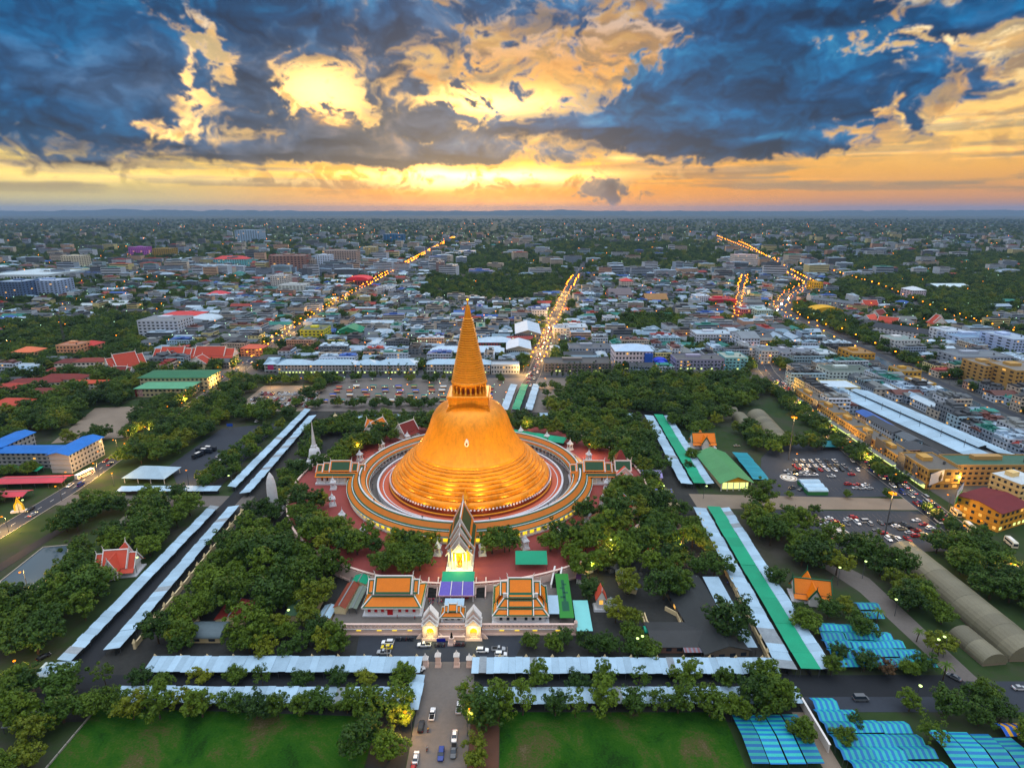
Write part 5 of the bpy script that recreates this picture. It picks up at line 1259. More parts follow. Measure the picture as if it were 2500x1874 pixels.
for k, (px, py, w, d, h, rz) in enumerate(((230, 420, 46, 14, 7, .15), (420, 400, 40, 16, 8, 0), (620, 420, 44, 10, 6, 0), (280, 500, 26, 14, 8, 0), (60, 590, 26, 18, 9, 0), (600, 280, 30, 14, 8, .1), (455, 280, 24, 14, 7, .1), (40, 470, 24, 16, 8, .2), (370, 335, 20, 12, 6, 0))):
 p = gF(px, py)
 building('red_roof_building', ['long low house with dark maroon hipped roof in the palace trees', 'broad white two storey house with maroon hipped roof and gable', 'long low building with bright orange red roof', 'white house with maroon roof beside a pink lean to', 'white two storey house with bright red hipped roof next to the tent canopy', 'white balconied block with brown red roof behind the steep red hall', 'dark red roofed house behind the maroon houses', 'red hipped roof showing between trees beside the white two storey house', 'small red roofed house below the temple wall'][k], 'house', p.x, p.y + 6, w, d, h, 2, max(int(w / 4), 3), 3, (226, 218, 206), 'hip', [(112, 34, 30), (120, 34, 28), (186, 70, 40), (110, 36, 32), (186, 66, 46), (132, 52, 40), (104, 34, 32), (160, 52, 40), (150, 50, 36)][k], None, rz, sep=True)
p = gF(255, 605); solid('tent_canopy', 'pale green pointed tent canopy among the palace trees', 'tent', MB().lathe([(7, 2.8), (3, 4.2), (.8, 6.2), (.05, 8)], 8).lathe([(6.6, 0), (6.6, 2.8)], 8), mat('tent_green', (130, 170, 150), .6), (p.x, p.y, 0))
# pale apartment block and others seen in the near left city
def box_at(g, xl, xr, yb, h, d, **k):
 a = g(xl, yb); b = g(xr, yb); return dict(cx=(a.x + b.x) / 2, cyy=(a.y + b.y) / 2 + d / 2, w=abs(b.x - a.x), d=d, h=h)
building('white_apartment', 'white six storey apartment block with brick red stair strip', 'apartment block', **box_at(gO, 1080, 1390, 880, 24, 40), floors=6, cols=9, dcols=6, wall=(190, 200, 216), roofc=(120, 124, 130), sep=True)
building('white_apartment', 'white block with a broad red roof behind the white apartments', 'apartment block', **box_at(gO, 1250, 1530, 770, 14, 34), floors=4, cols=8, dcols=4, wall=(206, 206, 214), roof='hip', roofc=(196, 60, 60), rh=4, sep=False)
building('vaulted_hall', 'sports hall with a wide pale curved roof beside the white apartments', 'hall', **box_at(gO, 1390, 1620, 800, 9, 42), floors=1, cols=6, dcols=5, wall=(160, 165, 170), roof='vault', roofc=(178, 196, 210), rh=6)
building('peach_house', 'peach three storey office with an orange roof beside the main road', 'house', **box_at(gO, 1860, 2030, 1010, 9, 16), floors=3, cols=6, dcols=3, wall=(222, 150, 110), roof='hip', roofc=(206, 96, 70), sep=True, lit=.4)
building('peach_block', 'peach four storey block with a telecom mast behind the red roofs', 'apartment block', **box_at(gO, 450, 610, 1030, 15, 22), floors=4, cols=6, dcols=4, wall=(218, 160, 124), roofc=(170, 120, 96), sep=True)
building('peach_block', 'peach block with a bright red roof joined to the masted block', 'apartment block', **box_at(gO, 615, 735, 1000, 11, 20), floors=3, cols=6, dcols=3, wall=(216, 150, 116), roof='hip', roofc=(190, 52, 46), sep=True)
building('peach_block', 'small orange roofed peach house behind the round dark tree', 'house', **box_at(gO, 105, 270, 1040, 9, 20), floors=2, cols=6, dcols=3, wall=(216, 176, 130), roof='hip', roofc=(214, 110, 70), sep=True)
building('hospital_block', 'dark blue glass block with white curved fins, joined to its twin', 'office block', **box_at(gO, 0, 190, 580, 34, 46), floors=8, cols=8, dcols=5, wall=(86, 112, 150), roofc=(150, 170, 190))
building('hospital_block', 'white finned office block with dark blue glazing beside its twin', 'office block', **box_at(gO, 205, 460, 560, 32, 46), floors=8, cols=8, dcols=5, wall=(150, 172, 206), roofc=(160, 176, 196))
building('warehouse', 'huge pale flat roofed warehouse behind the blue glass blocks', 'warehouse', **box_at(gO, -100, 370, 430, 14, 160), floors=1, cols=20, dcols=8, wall=(190, 204, 214), roof='flat', roofc=(186, 204, 214), clutter=False)
for k, a in enumerate(((740, 980, 620, 5, 16), (785, 1055, 640, 5, 14), (620, 745, 640, 5, 14))):
 building('long_shed_row', ['long low shed with pale roof on the grass field, longest', 'long low shed with pale roof and red wall on the grass field', 'short low shed with pale roof at the edge of the grass field'][k], 'shed', **box_at(gO, *a), floors=0, wall=(150, 90, 90), roof='gable', roofc=(176, 190, 196))
# brown towers and hotel beyond the main road
building('brown_tower', 'big brown hotel slab with blank flanks', 'tower block', **box_at(gN, 190, 460, 375, 46, 60), floors=8, cols=10, dcols=6, wall=(150, 116, 104), roofc=(120, 100, 96))
building('white_tower', 'white ribbed office tower between brown slabs', 'tower block', **box_at(gN, 545, 655, 360, 44, 40), floors=9, cols=6, dcols=5, wall=(196, 212, 232), roofc=(160, 170, 180))
building('cream_tower', 'pale cream slab leaning close to the white ribbed tower', 'tower block', **box_at(gN, 460, 540, 365, 34, 36), floors=8, cols=5, dcols=5, wall=(170, 160, 150), roofc=(140, 140, 140))
building('wide_hotel', 'wide dark gridded hotel with a pale blank end wall', 'tower block', **box_at(gN, 600, 860, 335, 50, 46), floors=10, cols=14, dcols=4, wall=(176, 160, 150), roofc=(120, 116, 120))
building('red_market_hall', 'market hall with a wide red curved roof beside the lit main road', 'market hall', **box_at(gN, 775, 950, 465, 12, 46), floors=1, cols=8, dcols=4, wall=(140, 70, 70), roof='vault', roofc=(214, 40, 62), rh=7)
building('yellow_green_block', 'bright yellow green shop block at the end of the lit road', 'shop block', **box_at(gN, 425, 610, 900, 15, 30), floors=4, cols=6, dcols=4, wall=(206, 200, 60), roofc=(90, 100, 90), sep=True)
building('green_factory', 'bright green sheet roofed workshop among dark roofs', 'workshop', **box_at(gN, 700, 890, 870, 8, 30), floors=2, cols=6, dcols=3, wall=(40, 140, 100), roof='gable', roofc=(30, 130, 96), ridge='y')
for k, (a, wc) in enumerate((((995, 1130, 70 + 470, 13, 40), (208, 214, 226)), ((1470, 1530, 395, 36, 30), (150, 130, 130)), ((1640, 1770, 245, 20, 60), (200, 216, 226)), ((1540, 1630, 360, 18, 36), (190, 200, 210)), ((1065, 1220, 130, 40, 60), (40, 110, 160)), ((910, 1005, 245, 34, 50), (190, 180, 130)), ((200, 320, 505, 30, 34), (200, 200, 200)), ((255, 450, 535, 18, 40), (196, 206, 206)), ((1020, 1060, 545, 16, 30), (200, 200, 206)))):
 building('office_block', ['white windowless shop block by the main road bend', 'tall mauve grey apartment tower at the edge of the wood', 'white hipped institute standing in the wood', 'pale balconied block next to the mauve tower', 'blue clad long store at the far end of the lit road', 'yellowish twin gabled hotel left of the lit road', 'tall pale narrow block with dark window strips', 'white office with grid windows before the pale narrow block', 'small white block beside the white windowless shop'][k], 'office block', **box_at(gN, *a), floors=max(int(a[3] / 3.6), 2), cols=7, dcols=4, wall=wc, roofc=(150, 156, 160))
building('white_tower', 'distant cluster tower of white apartments, highest on the left horizon', 'tower block', **box_at(gO, 1820, 2010, 130, 60, 80), floors=10, cols=10, dcols=6, wall=(150, 180, 210), roofc=(150, 160, 170))
building('lilac_tower', 'lilac painted block far left of the towers', 'tower block', **box_at(gO, 1000, 1120, 245, 34, 50), floors=6, cols=8, dcols=4, wall=(176, 96, 190), roofc=(140, 110, 150))
building('mustard_tower', 'mustard block with dark openings beside the lilac block', 'tower block', **box_at(gO, 1185, 1320, 265, 36, 50), floors=6, cols=8, dcols=4, wall=(160, 136, 60), roofc=(120, 110, 80))
building('turquoise_block', 'long pale turquoise apartment block with red roof caps', 'apartment block', **box_at(gO, 1650, 1905, 320, 22, 40), floors=6, cols=14, dcols=4, wall=(120, 190, 200), roof='hip', roofc=(196, 60, 60))
building('cream_apartments', 'white and cream apartment slab far left', 'apartment block', **box_at(gO, 485, 640, 330, 34, 40), floors=7, cols=8, dcols=4, wall=(206, 200, 180), roofc=(160, 160, 150))
building('lilac_house', 'lilac house with a red hipped roof', 'house', **box_at(gO, 1595, 1740, 575, 10, 26), floors=3, cols=7, dcols=3, wall=(176, 160, 214), roof='hip', roofc=(200, 60, 70))

# --- shop rows behind the stupa
def hip_row(label, x0, x1, y, d, h, rh, floors=3, group=None):
 w = x1 - x0; t = thing('shop_row', label, 'shop row', ((x0 + x1) / 2, y + d / 2, 0)); t.color = lin((176, 174, 176)) + (1,)
 part(t, 'wall', MB().box(-w / 2, w / 2, -d / 2, d / 2, 0, h), 'object_paint', color=lin((176, 174, 176)))
 o = 1.0; a = [(-w / 2 - o, -d / 2 - o, h), (w / 2 + o, -d / 2 - o, h), (w / 2 + o, d / 2 + o, h), (-w / 2 - o, d / 2 + o, h)]; e = d / 2
 r0, r1 = (-w / 2 + e, 0, h + rh), (w / 2 - e, 0, h + rh)
 part(t, 'roof_slope', MB().slab([a[0], a[1], r1, r0], .15), 'sheet_white'); part(t, 'roof_slope', MB().slab([a[2], a[3], r0, r1], .15), 'sheet_white')
 part(t, 'roof_hip', MB().add([a[1], a[2], r1], [(0, 1, 2)]), 'sheet_white'); part(t, 'roof_hip', MB().add([a[3], a[0], r0], [(0, 1, 2)]), 'sheet_white')
 wall_openings(t, w, d, h, floors, max(int(w / 3.2), 2), 3, True, .10, 0, True, .55, 'f')
 part(t, 'awning', MB().slab([(-w / 2, -d / 2 - 2.4, 3.0), (w / 2, -d / 2 - 2.4, 3.0), (w / 2, -d / 2, 3.6), (-w / 2, -d / 2, 3.6)], .1), 'sheet_grey')
 keep(x0, x1, y, y + d); return t
for k, (xl, xr) in enumerate(((250, 490), (495, 850), (855, 1015), (1020, 1318))):
 a, b = gN(xl, 1145), gN(xr, 1145)
 hip_row(['white hip roofed three storey shop row, second from the main road', 'longest white hip roofed shop row with a blue sign', 'shortest white hip roofed shop row', 'white hip roofed shop row nearest the golden spire on its main road side'][k], a.x, b.x - .8, a.y, 15, 9.5, 4.2)
a, b = gN(150, 1140), gN(245, 1140)
t = hip_row('white hip roofed corner shop with a magenta sign on the main road', a.x, b.x, a.y, 26, 9.5, 4.2); part(t, 'sign', MB().box(-3, 3, -13.2, -13.02, 4, 8.5), mat('sign_magenta', (200, 20, 110), .5, .05))
a, b = gN(1400, 1145), gN(1890, 1145); hip_row('long white hip roofed shop row directly behind the golden spire', a.x, b.x - .8, a.y, 15, 10, 4.0)
a, b = gN(1893, 1145), gN(2110, 1145); building('glass_shop', 'low shop block with a flat grey roof and glazed front behind the spire', 'shop block', (a.x + b.x) / 2, a.y + 7, b.x - a.x, 14, 9, 2, 10, 3, (170, 178, 186), 'flat', (170, 180, 190), sep=True, clutter=False)
for k, (g, xl, xr, yb, h, d, rh) in enumerate(((gN, 1420, 1990, 1040, 9, 20, 5), (gN, 1790, 2045, 960, 9, 22, 4.5), (gA, 1345, 1510, 480, 10, 45, 4), (gA, 1405, 1575, 375, 11, 70, 5))):
 q = box_at(g, xl, xr, yb, h, d)
 building('market_hall', ['wide market hall with two steps of pale hipped roof behind the shop row', 'market hall with pale roof above a red band', 'pale glazed market hall with saw tooth roof beside the lit avenue', 'long pale ribbed market hall beside the lit avenue'][k], 'market hall', **q, floors=2, cols=12, dcols=8, wall=[(170, 180, 190), (170, 60, 60), (120, 130, 130), (110, 116, 120)][k], roof='hip' if k < 2 else 'gable', roofc=(178, 200, 220), rh=rh, ridge='y', lit=.2)
# school with blue and white stairs right of the avenue
q = box_at(gL, 950, 1240, 950, 19, 30)
t = building('white_school', 'white four storey school with pale roof and a blue stair tower', 'school', **q, floors=4, cols=11, dcols=4, wall=(206, 196, 206), roof='hip', roofc=(170, 196, 224), rh=5, sep=True, lit=.15)
part(t, 'stair_tower', MB().box(q['w'] * .27, q['w'] * .48, -17.5, -15.1, 0, 17), mat('stair_blue', (40, 90, 190), .6)); part(t, 'lit_ground_floor', MB().box(-q['w'] * .5, q['w'] * .25, -15.3, -15.1, .5, 4), 'lit_shop')
for k, (xl, xr, yb) in enumerate(((1258, 1360, 930), (1290, 1355, 955))):
 q = box_at(gL, xl, xr, yb, 4, 10); building('blue_tent_hall', ['blue vaulted tent behind the white school', 'smaller blue vaulted tent in front of its larger twin'][k], 'tent', **q, floors=0, wall=(30, 60, 170), roof='vault', roofc=(24, 60, 200), rh=4)
for k, (xl, xr, yb, h, d, wc, rc, fl) in enumerate(((410, 925, 975, 9, 26, (120, 116, 116), (70, 74, 78), 3), (600, 920, 850, 9, 26, (150, 160, 176), (90, 96, 104), 3), (1420, 1790, 960, 11, 24, (150, 150, 176), (90, 92, 96), 3), (1795, 1970, 960, 13, 26, (120, 180, 190), (150, 160, 150), 4), (1575, 1855, 770, 14, 28, (200, 206, 220), (170, 190, 206), 4), (1920, 2060, 830, 18, 40, (196, 206, 224), (120, 130, 140), 5), (480, 600, 715, 13, 26, (206, 206, 206), (150, 160, 170), 4), (560, 740, 700, 12, 30, (210, 214, 220), (170, 186, 200), 3), (310, 430, 580, 16, 26, (206, 212, 224), (40, 60, 100), 4), (865, 985, 610, 10, 20, (200, 206, 216), (150, 160, 170), 3), (1570, 1680, 450, 14, 30, (206, 212, 226), (180, 196, 210), 4), (1690, 1890, 460, 10, 40, (206, 40, 70), (160, 60, 60), 2), (1000, 1090, 340, 18, 30, (214, 206, 200), (190, 60, 60), 5), (1190, 1360, 450, 8, 40, (120, 90, 60), (150, 110, 60), 1), (1870, 2050, 170, 36, 40, (214, 206, 206), (190, 150, 150), 7), (1920, 2040, 560, 14, 30, (180, 100, 110), (160, 180, 190), 3), (2040, 2165, 580, 16, 34, (150, 180, 180), (170, 190, 196), 4), (700, 800, 415, 10, 30, (170, 190, 214), (170, 196, 214), 3), (910, 1085, 415, 9, 50, (150, 120, 130), (110, 100, 106), 2), (2075, 2200, 910, 14, 26, (170, 180, 190), (110, 120, 126), 4))):
 q = box_at(gL, xl, xr, yb, h, d)
 building('town_block', ['dark weathered three storey shop row at the corner of the lit avenue', 'grey blue shop row set back behind the dark weathered row', 'shop row painted with murals behind the cypress trees', 'aqua rounded corner shop with green lamps', 'white office with flat pale roof next to the red gridded gable', 'white ribbed wing with a pitched grey roof', 'white plain block beside the lit avenue', 'white L shaped building with a stepped roof by the avenue', 'white house with dark blue roof panels by the avenue', 'white block with long dark balconies in the trees', 'white block left of the red hoarding', 'low block behind a bright red hoarding', 'white block with a small red pyramid roof', 'brown corrugated barn like hall', 'tall pale balconied apartment block standing alone in trees', 'pink gridded shop block by the lamp lined canal', 'pale green striped office by the lamp lined canal', 'small white cube block with blue shade', 'pair of dark roofed sheds with mauve walls', 'grey office behind the aqua corner shop'][k], 'town building', **q, floors=fl, cols=max(int(q['w'] / 3.4), 3), dcols=4, wall=wc, roofc=rc, roof='gable' if k in (5, 13, 18) else ('hip' if k == 12 else 'flat'), sep=(k in (0, 2, 3, 4, 6, 7)), shop=.3, lit=.12)

# --- east: market street, white roofed market and yellow shop rows
for k, (y0, y1, h) in enumerate(((325, 352, 12), (353, 380, 8.5), (381, 408, 8.5), (409, 436, 8.5), (437, 466, 9), (467, 505, 9))):
 x0 = 247 + (y0 - 325) * .02; dd = 12 if k else 20
 t = building('yellow_shop_row', ['yellow corner shop block with a billboard of a standing figure', 'yellow shop row with a blue screened bay next to the corner block', 'yellow shop row with red panels and a long awning', 'yellow shop row with maroon end panel', 'yellow shop row with a poster screen', 'yellow shop row at the far street corner with a blue billboard'][k], 'shop row', x0 + dd / 2, (y0 + y1) / 2, dd, y1 - y0 - .6, h, 3, 4, 9, (190, 150, 80), 'flat', (100, 96, 90), sep=True, shop=.0, lit=.25, faces='fs')
 part(t, 'awning', MB().slab([(-dd / 2 - 3.4, -(y1 - y0) / 2, 3.2), (-dd / 2, -(y1 - y0) / 2, 3.9), (-dd / 2, (y1 - y0) / 2 - .8, 3.9), (-dd / 2 - 3.4, (y1 - y0) / 2 - .8, 3.2)], .1), 'sheet_grey'); part(t, 'shop_lights', MB().box(-dd / 2 - .3, -dd / 2 - .1, -(y1 - y0) / 2 + .5, (y1 - y0) / 2 - 1.2, .4, 2.6), 'lit_shop')
building('corner_arcade', 'long yellow arcade building with balconies facing the junction', 'shop block', 296, 338, 58, 16, 13, 4, 16, 4, (176, 140, 88), 'flat', (60, 100, 84), sep=True, lit=.12)
def billboard(label, x, y, rz, w, h, z, cols_, fig=None):
 t = thing('billboard', label, 'billboard', (x, y, 0), rz)
 part(t, 'post', MB().box(-w * .4, -w * .4 + .25, -.1, .15, 0, z), 'metal_grey'); part(t, 'post', MB().box(w * .4, w * .4 + .25, -.1, .15, 0, z), 'metal_grey')
 part(t, 'board', MB().box(-w / 2, w / 2, -.2, .1, z, z + h), 'metal_grey'); n = len(cols_)
 for k, (a, b, c, d, col) in enumerate(cols_): part(t, 'print', MB().box(-w / 2 + a * w, -w / 2 + b * w, -.24 - .02 * k, -.21 - .02 * k, z + c * h, z + d * h), mat('print_%d_%d_%d' % col, col, .5, .06))
p = gK(1950, 740); billboard('green and white advertising billboard above the red roofed corner shop', 244, 296, .75, 16, 9, 7, [(.02, .98, .03, .97, (236, 240, 240)), (.03, .97, .04, .5, (110, 200, 20)), (.1, .2, .18, .4, (90, 150, 220)), (.4, .5, .1, .34, (90, 150, 220)), (.7, .82, .14, .4, (230, 190, 60)), (.3, .62, .66, .72, (90, 170, 60))])
billboard('black and white billboard with a standing figure on the yellow corner block', 251, 322.5, .5, 17, 7.5, 5.5, [(.01, .99, .02, .98, (214, 214, 220)), (.60, .74, .05, .62, (24, 24, 28)), (.63, .71, .62, .84, (40, 38, 40)), (.56, .78, .25, .55, (30, 30, 34))])
billboard('poster billboard of a large face beside the standing figure billboard', 244.5, 333, 1.25, 8, 6, 6, [(.02, .98, .03, .97, (150, 160, 176)), (.3, .7, .2, .85, (206, 200, 200)), (.25, .75, .7, .95, (40, 40, 48))])
billboard('tall bright blue screen on the market street front', 244.2, 346, 1.5, 8, 11, 3, [(.02, .98, .02, .98, (20, 100, 200)), (.05, .95, .02, .2, (200, 210, 220))])
billboard('dark blue hoarding above the yellow shops', 246.4, 372, 1.5, 12, 7, 6, [(.02, .98, .02, .98, (16, 30, 70))])
billboard('red and white striped hoarding above the yellow shops', 246.2, 385, 1.5, 7, 8, 5, [(.02, .98, .02, .98, (220, 220, 226)), (.02, .3, .02, .98, (200, 50, 40)), (.5, .65, .02, .98, (60, 100, 190))])
billboard('purple poster screen over the market street', 246.8, 462, 1.5, 10, 9, 4, [(.02, .98, .02, .98, (60, 40, 150)), (.1, .9, .2, .4, (200, 60, 120)), (.1, .9, .55, .7, (220, 200, 220))])
billboard('blue portrait hoarding at the far corner of market street', 247.6, 506, 1.2, 9, 10, 4, [(.02, .98, .02, .98, (24, 90, 160)), (.3, .7, .15, .8, (190, 210, 220))])
building('red_corner_shop', 'yellow and red corner shop with a maroon roof under the green billboard', 'shop block', 258, 290, 24, 22, 11, 3, 6, 6, (206, 150, 50), 'gable', (110, 30, 36), 2, .4, sep=True, lit=.2, shop=.4)
building('white_balcony_block', 'cream block with white balconies behind the red corner shop', 'apartment block', 283, 306, 18, 16, 17, 5, 5, 5, (222, 190, 130), 'flat', (190, 200, 206), 0, .3, sep=True)
# the long white market roof in two slopes with a raised monitor
t = thing('covered_market', 'very long white roofed market with a raised centre strip', 'market hall', (307, 434, 0), .10)
part(t, 'wall', MB().box(-15, 15, -72, 72, 0, 6.2), 'object_paint', color=lin((150, 150, 150)))
n = 18
for k in range(n):
 a = -73 + k * 146 / n + .03; b = -73 + (k + 1) * 146 / n - .03
 for s in (-1, 1):
  q = [(s * 17, a, 6.2), (s * 17, b, 6.2), (s * 3.4, b, 8.2), (s * 3.4, a, 8.2)]
  part(t, 'roof_panel', MB().slab(q if s > 0 else [q[1], q[0], q[3], q[2]], .1), 'sheet_white')
part(t, 'monitor_wall', MB().box(-3.3, 3.3, -64, 64, 7.9, 9.6), 'sheet_dark')
for s in (-1, 1):
 q = [(s * 4.6, -66, 9.6), (s * 4.6, 66, 9.6), (0, 66, 10.8), (0, -66, 10.8)]; part(t, 'monitor_roof', MB().slab(q if s > 0 else [q[1], q[0], q[3], q[2]], .12), 'sheet_white')
for k in range(7): part(t, 'lamp_pole', MB().box(-9.1, -8.9, -60 + k * 20, -59.8 + k * 20, 7, 13), 'metal_grey')
keep(285, 330, 355, 512)
building('market_annex', 'square pale flat roofed annex at the far end of the white market', 'market hall', 296, 522, 30, 24, 8, 2, 8, 6, (206, 190, 140), 'flat', (190, 210, 226), clutter=False)
for k, (xl, xr, yb, h, d, wc, rc) in enumerate(((700, 1045, 1050, 10, 26, (190, 206, 206), (80, 96, 90)), (1250, 1410, 1040, 9, 20, (206, 160, 70), (120, 110, 90)), (1395, 1520, 1150, 10, 22, (206, 160, 70), (190, 200, 206)), (880, 1050, 925, 13, 30, (200, 150, 60), (140, 110, 70)), (1680, 2110, 960, 14, 30, (150, 160, 176), (100, 110, 120)), (1880, 2090, 1090, 20, 30, (186, 150, 90), (120, 116, 110)), (2110, 2400, 1150, 22, 36, (186, 148, 84), (120, 116, 110)), (1590, 1760, 760, 16, 30, (206, 214, 226), (170, 186, 200)), (1700, 2100, 800, 14, 40, (170, 190, 220), (110, 140, 170)), (2100, 2300, 860, 20, 50, (176, 196, 232), (150, 170, 190)), (1205, 1400, 800, 11, 30, (206, 210, 214), (120, 140, 140)), (160, 290, 900, 12, 30, (170, 180, 190), (120, 126, 130)), (60, 130, 880, 14, 30, (190, 196, 206), (130, 136, 140)), (340, 460, 905, 11, 30, (176, 180, 196), (100, 106, 116)), (460, 620, 900, 10, 26, (186, 196, 214), (110, 120, 130)), (610, 760, 900, 9, 24, (170, 190, 196), (176, 190, 200)))):
 q = box_at(gM, xl, xr, yb, h, d)
 building('street_block', ['long pale balcony building with green roof clutter behind the yellow shops', 'yellow parapet shop row by the canal road', 'small yellow shop with a white roof beside the covered market', 'square yellow block with a rooftop terrace', 'grey striped offices with a red corner by the canal', 'wide mustard department store with a blank panel', 'mustard hotel block facing the canal trees', 'white tower like school annex with stair core', 'long pale blue school building by the orange temple', 'pale blue hospital wing', 'white house with green glass and curved roof by the canal road', 'grey office block with dark window rows behind the aqua shop', 'pale narrow shop block next to the aqua corner', 'blue grey shop block with parapet at the street bend', 'pale shop block with long eaves at the street bend', 'pale green shop block with sheet roof at the street bend'][k], 'town building', **q, floors=max(int(h / 3.3), 2), cols=max(int(q['w'] / 3.4), 3), dcols=4, wall=wc, roofc=rc, shop=.25, sep=k in (0, 3, 4, 5))
thai_hall('red_gable_temple', 'orange lit temple with stacked red gables and bright lamps near the pale blue school', *gM(1530, 640).xy, 16, 18, 10, 10, PI / 2, 'roof_red', 'white_paint', 'white_paint', 'pink_paint', lit=True)
for k, (x, y, f_) in enumerate(((1015, 590, 'roof_salmon'), (1160, 610, 'roof_red'), (1080, 550, 'roof_maroon'), (930, 500, 'roof_salmon'), (1010, 470, 'roof_red'))):
 p = gM(x, y); thai_hall('temple_roof_hall', ['salmon roofed temple hall by the canal trees', 'bright red roofed temple hall with white gable by the canal trees', 'small maroon roofed hall behind the salmon hall', 'steep salmon gable behind the yellow vault', 'long low red temple roof behind the yellow vault'][k], p.x, p.y, 26, 15, 5, 7, [.6, -.7, .6, .6, 0][k], f_, 'white_paint', 'white_paint', wings=False)
building('dark_long_hall', 'long dark roofed school hall with white gable ends near the temple halls', 'hall', *gM(1310, 690).xy, 20, 80, 7, 2, 3, 16, (214, 214, 220), 'gable', (44, 50, 60), 5, .62, ridge='y')
building('grey_long_hall', 'long grey slate hall with pale windows beside the yellow vault', 'hall', *gM(760, 470).xy, 16, 80, 9, 3, 3, 16, (170, 170, 176), 'gable', (86, 96, 106), 4, .62, ridge='y')
q = box_at(gM, 585, 815, 540, 5, 26); building('yellow_vault', 'sports court under a bright yellow curved roof', 'sports hall', **q, floors=0, wall=(110, 70, 40), roof='vault', roofc=(232, 176, 20), rh=9)
q = box_at(gM, 585, 655, 345, 16, 30); building('yellow_sign_block', 'small bright yellow block at the bend of the lamp lined canal', 'shop block', **q, floors=3, cols=4, dcols=3, wall=(226, 176, 20), roofc=(200, 150, 30))
q = box_at(gM, 1540, 1800, 345, 8, 50); building('long_shed_row', 'wide low warehouse with a gleaming pale roof in the eastern fields', 'warehouse', **q, floors=0, wall=(120, 140, 150), roof='gable', roofc=(190, 210, 220), rh=4)
q = box_at(gM, 1340, 1445, 420, 18, 34); building('town_block', 'pale pink block with a white roof beside the eastern road', 'town building', **q, floors=4, cols=6, dcols=4, wall=(200, 190, 206), roof='hip', roofc=(200, 210, 220))
q = box_at(gM, 0, 155, 165, 36, 40)

# --- inside the compound, east part
building('black_roof_hall', 'long hall with a weathered black roof beside the octagonal planter', 'hall', 77, 207, 17, 46, 3.6, 1, 4, 10, (110, 100, 90), 'gable', (50, 54, 56), 3.0, .12, ridge='y', sep=True)
building('black_roof_annex', 'low black roofed annex in front of the octagonal planter', 'hall', 63, 194, 20, 13, 3.2, 1, 5, 3, (120, 90, 80), 'gable', (56, 58, 60), 1.8, 0, sep=True)
lean_roof('striped_lean_to', 'small lean to with a red and blue striped sheet roof', 'lean-to', 64, 79, 184.6, 189, 2.8, 3.5, mat('stripe_sheet', (120, 120, 136), .6, .2, .4, stripes=(0, 1.6, (130, 86, 90))), base=0)
lean_roof('white_strip_roof', 'long white sheet roof alongside the black roofed hall', 'roof shelter', 84.4, 91.5, 186, 230, 3.9, 4.4, 'sheet_white', base=0, panels=1)
t = thing('tree_planter', 'cream octagonal stepped planter with balustrade around a big tree', 'planter', (61, 206, 0))
for k in range(8):
 if k in (1, 2): continue
 a0, a1 = PI / 8 + k * PI / 4, PI / 8 + (k + 1) * PI / 4
 for r, z0, z1 in ((8.2, .01, 1.2), (7.2, .01, 1.9)):
  part(t, 'balustrade', MB().bar((r * math.cos(a0), r * math.sin(a0), (z0 + z1) / 2), (r * math.cos(a1), r * math.sin(a1), (z0 + z1) / 2), .4, z1 - z0), 'cream_paint')
sb = mat('awning_stripe', (24, 96, 190), .5, .1, .3, stripes=(0, 4.0, (20, 160, 130)))
n = 8; part(tag(link('striped_awning', None, None, (61, 197.2, 0)), 'small vaulted awning in blue and green stripes before the octagonal planter', 'awning'), 'canopy', MB().xprism([(1.9 * math.cos(PI * k / n), 2.6 + 1.2 * math.sin(PI * k / n)) for k in range(n + 1)], -9.5, 9.5), sb)
t = thing('shrine_tower', 'tiny tower shrine with a steep orange red roof and white gable', 'shrine', (37, 214, 0))
part(t, 'base', MB().tbox(-3, 3, -2.6, 2.6, .01, 1.0, .3), 'white_stone'); part(t, 'wall', MB().box(-1.6, 1.6, -1.6, 1.6, 1.0, 6.0), 'white_paint'); part(t, 'window', MB().box(-.8, .8, -1.68, -1.6, 3.0, 5.0), 'lit_warm')
r_ = MB()
for s in (-1, 1): q = [(s * 2.4, -2.6, 5.6), (s * 2.4, 2.6, 5.6), (0, 2.6, 10.4), (0, -2.6, 10.4)]; r_.slab(q if s > 0 else [q[1], q[0], q[3], q[2]], .2)
part(t, 'roof', r_, 'roof_salmon'); part(t, 'gable', MB().yprism([(-1.9, 5.7), (1.9, 5.7), (0, 9.6)], -2.3, -2.1), 'white_paint'); finial(t, (0, -2.6, 10.4), (0, -1, 0), .9)
shed('grey_arbour', 'small curved grey roof arbour next to the tiny tower shrine', 'arbour', 41.6, 213, 4.4, 7, 2.6, 1.0, 'sheet_grey', None, posts=3)
for k, (px, py, w, ln, h, rh, m, rz, lab) in enumerate(((735, 130, 8, 13, 5, 5, 'roof_salmon', .3, 'steep salmon roofed chapel with white gable beside the ring'), (895, 180, 9, 11, 4, 1.4, 'roof_slate', .0, 'slate blue roofed shelter beside the salmon chapel'), (985, 260, 14, 10, 4, 2.0, 'moss_roof', PI / 2, 'mossy olive roofed shelter with yellow light below'))):
 mat('roof_slate', (74, 104, 150), .6, .2, .4, fine=.1)
 p = gC(px, py, 10 if k == 0 else 4); shed('chapel', lab, 'chapel', p.x, p.y, w, ln, h, rh, m, 'cream_paint', rz, TZ if math.hypot(p.x - CX, p.y - CY) < 102 else 0)
t = building('lilac_chapel', 'pale chapel with a lilac blue roof and steep white front gable', 'chapel', *gC(975, 75).xy, 12, 9, 5, 1, 4, 2, (226, 206, 180), 'gable', (116, 120, 196), 3, sep=True, lit=.5)
t = building('lilac_chapel', 'twin pale chapel with a lilac roof behind the first one', 'chapel', *gK(190, 610).xy, 12, 9, 5, 1, 4, 2, (226, 200, 190), 'gable', (150, 140, 196), 3, sep=True, lit=.5)
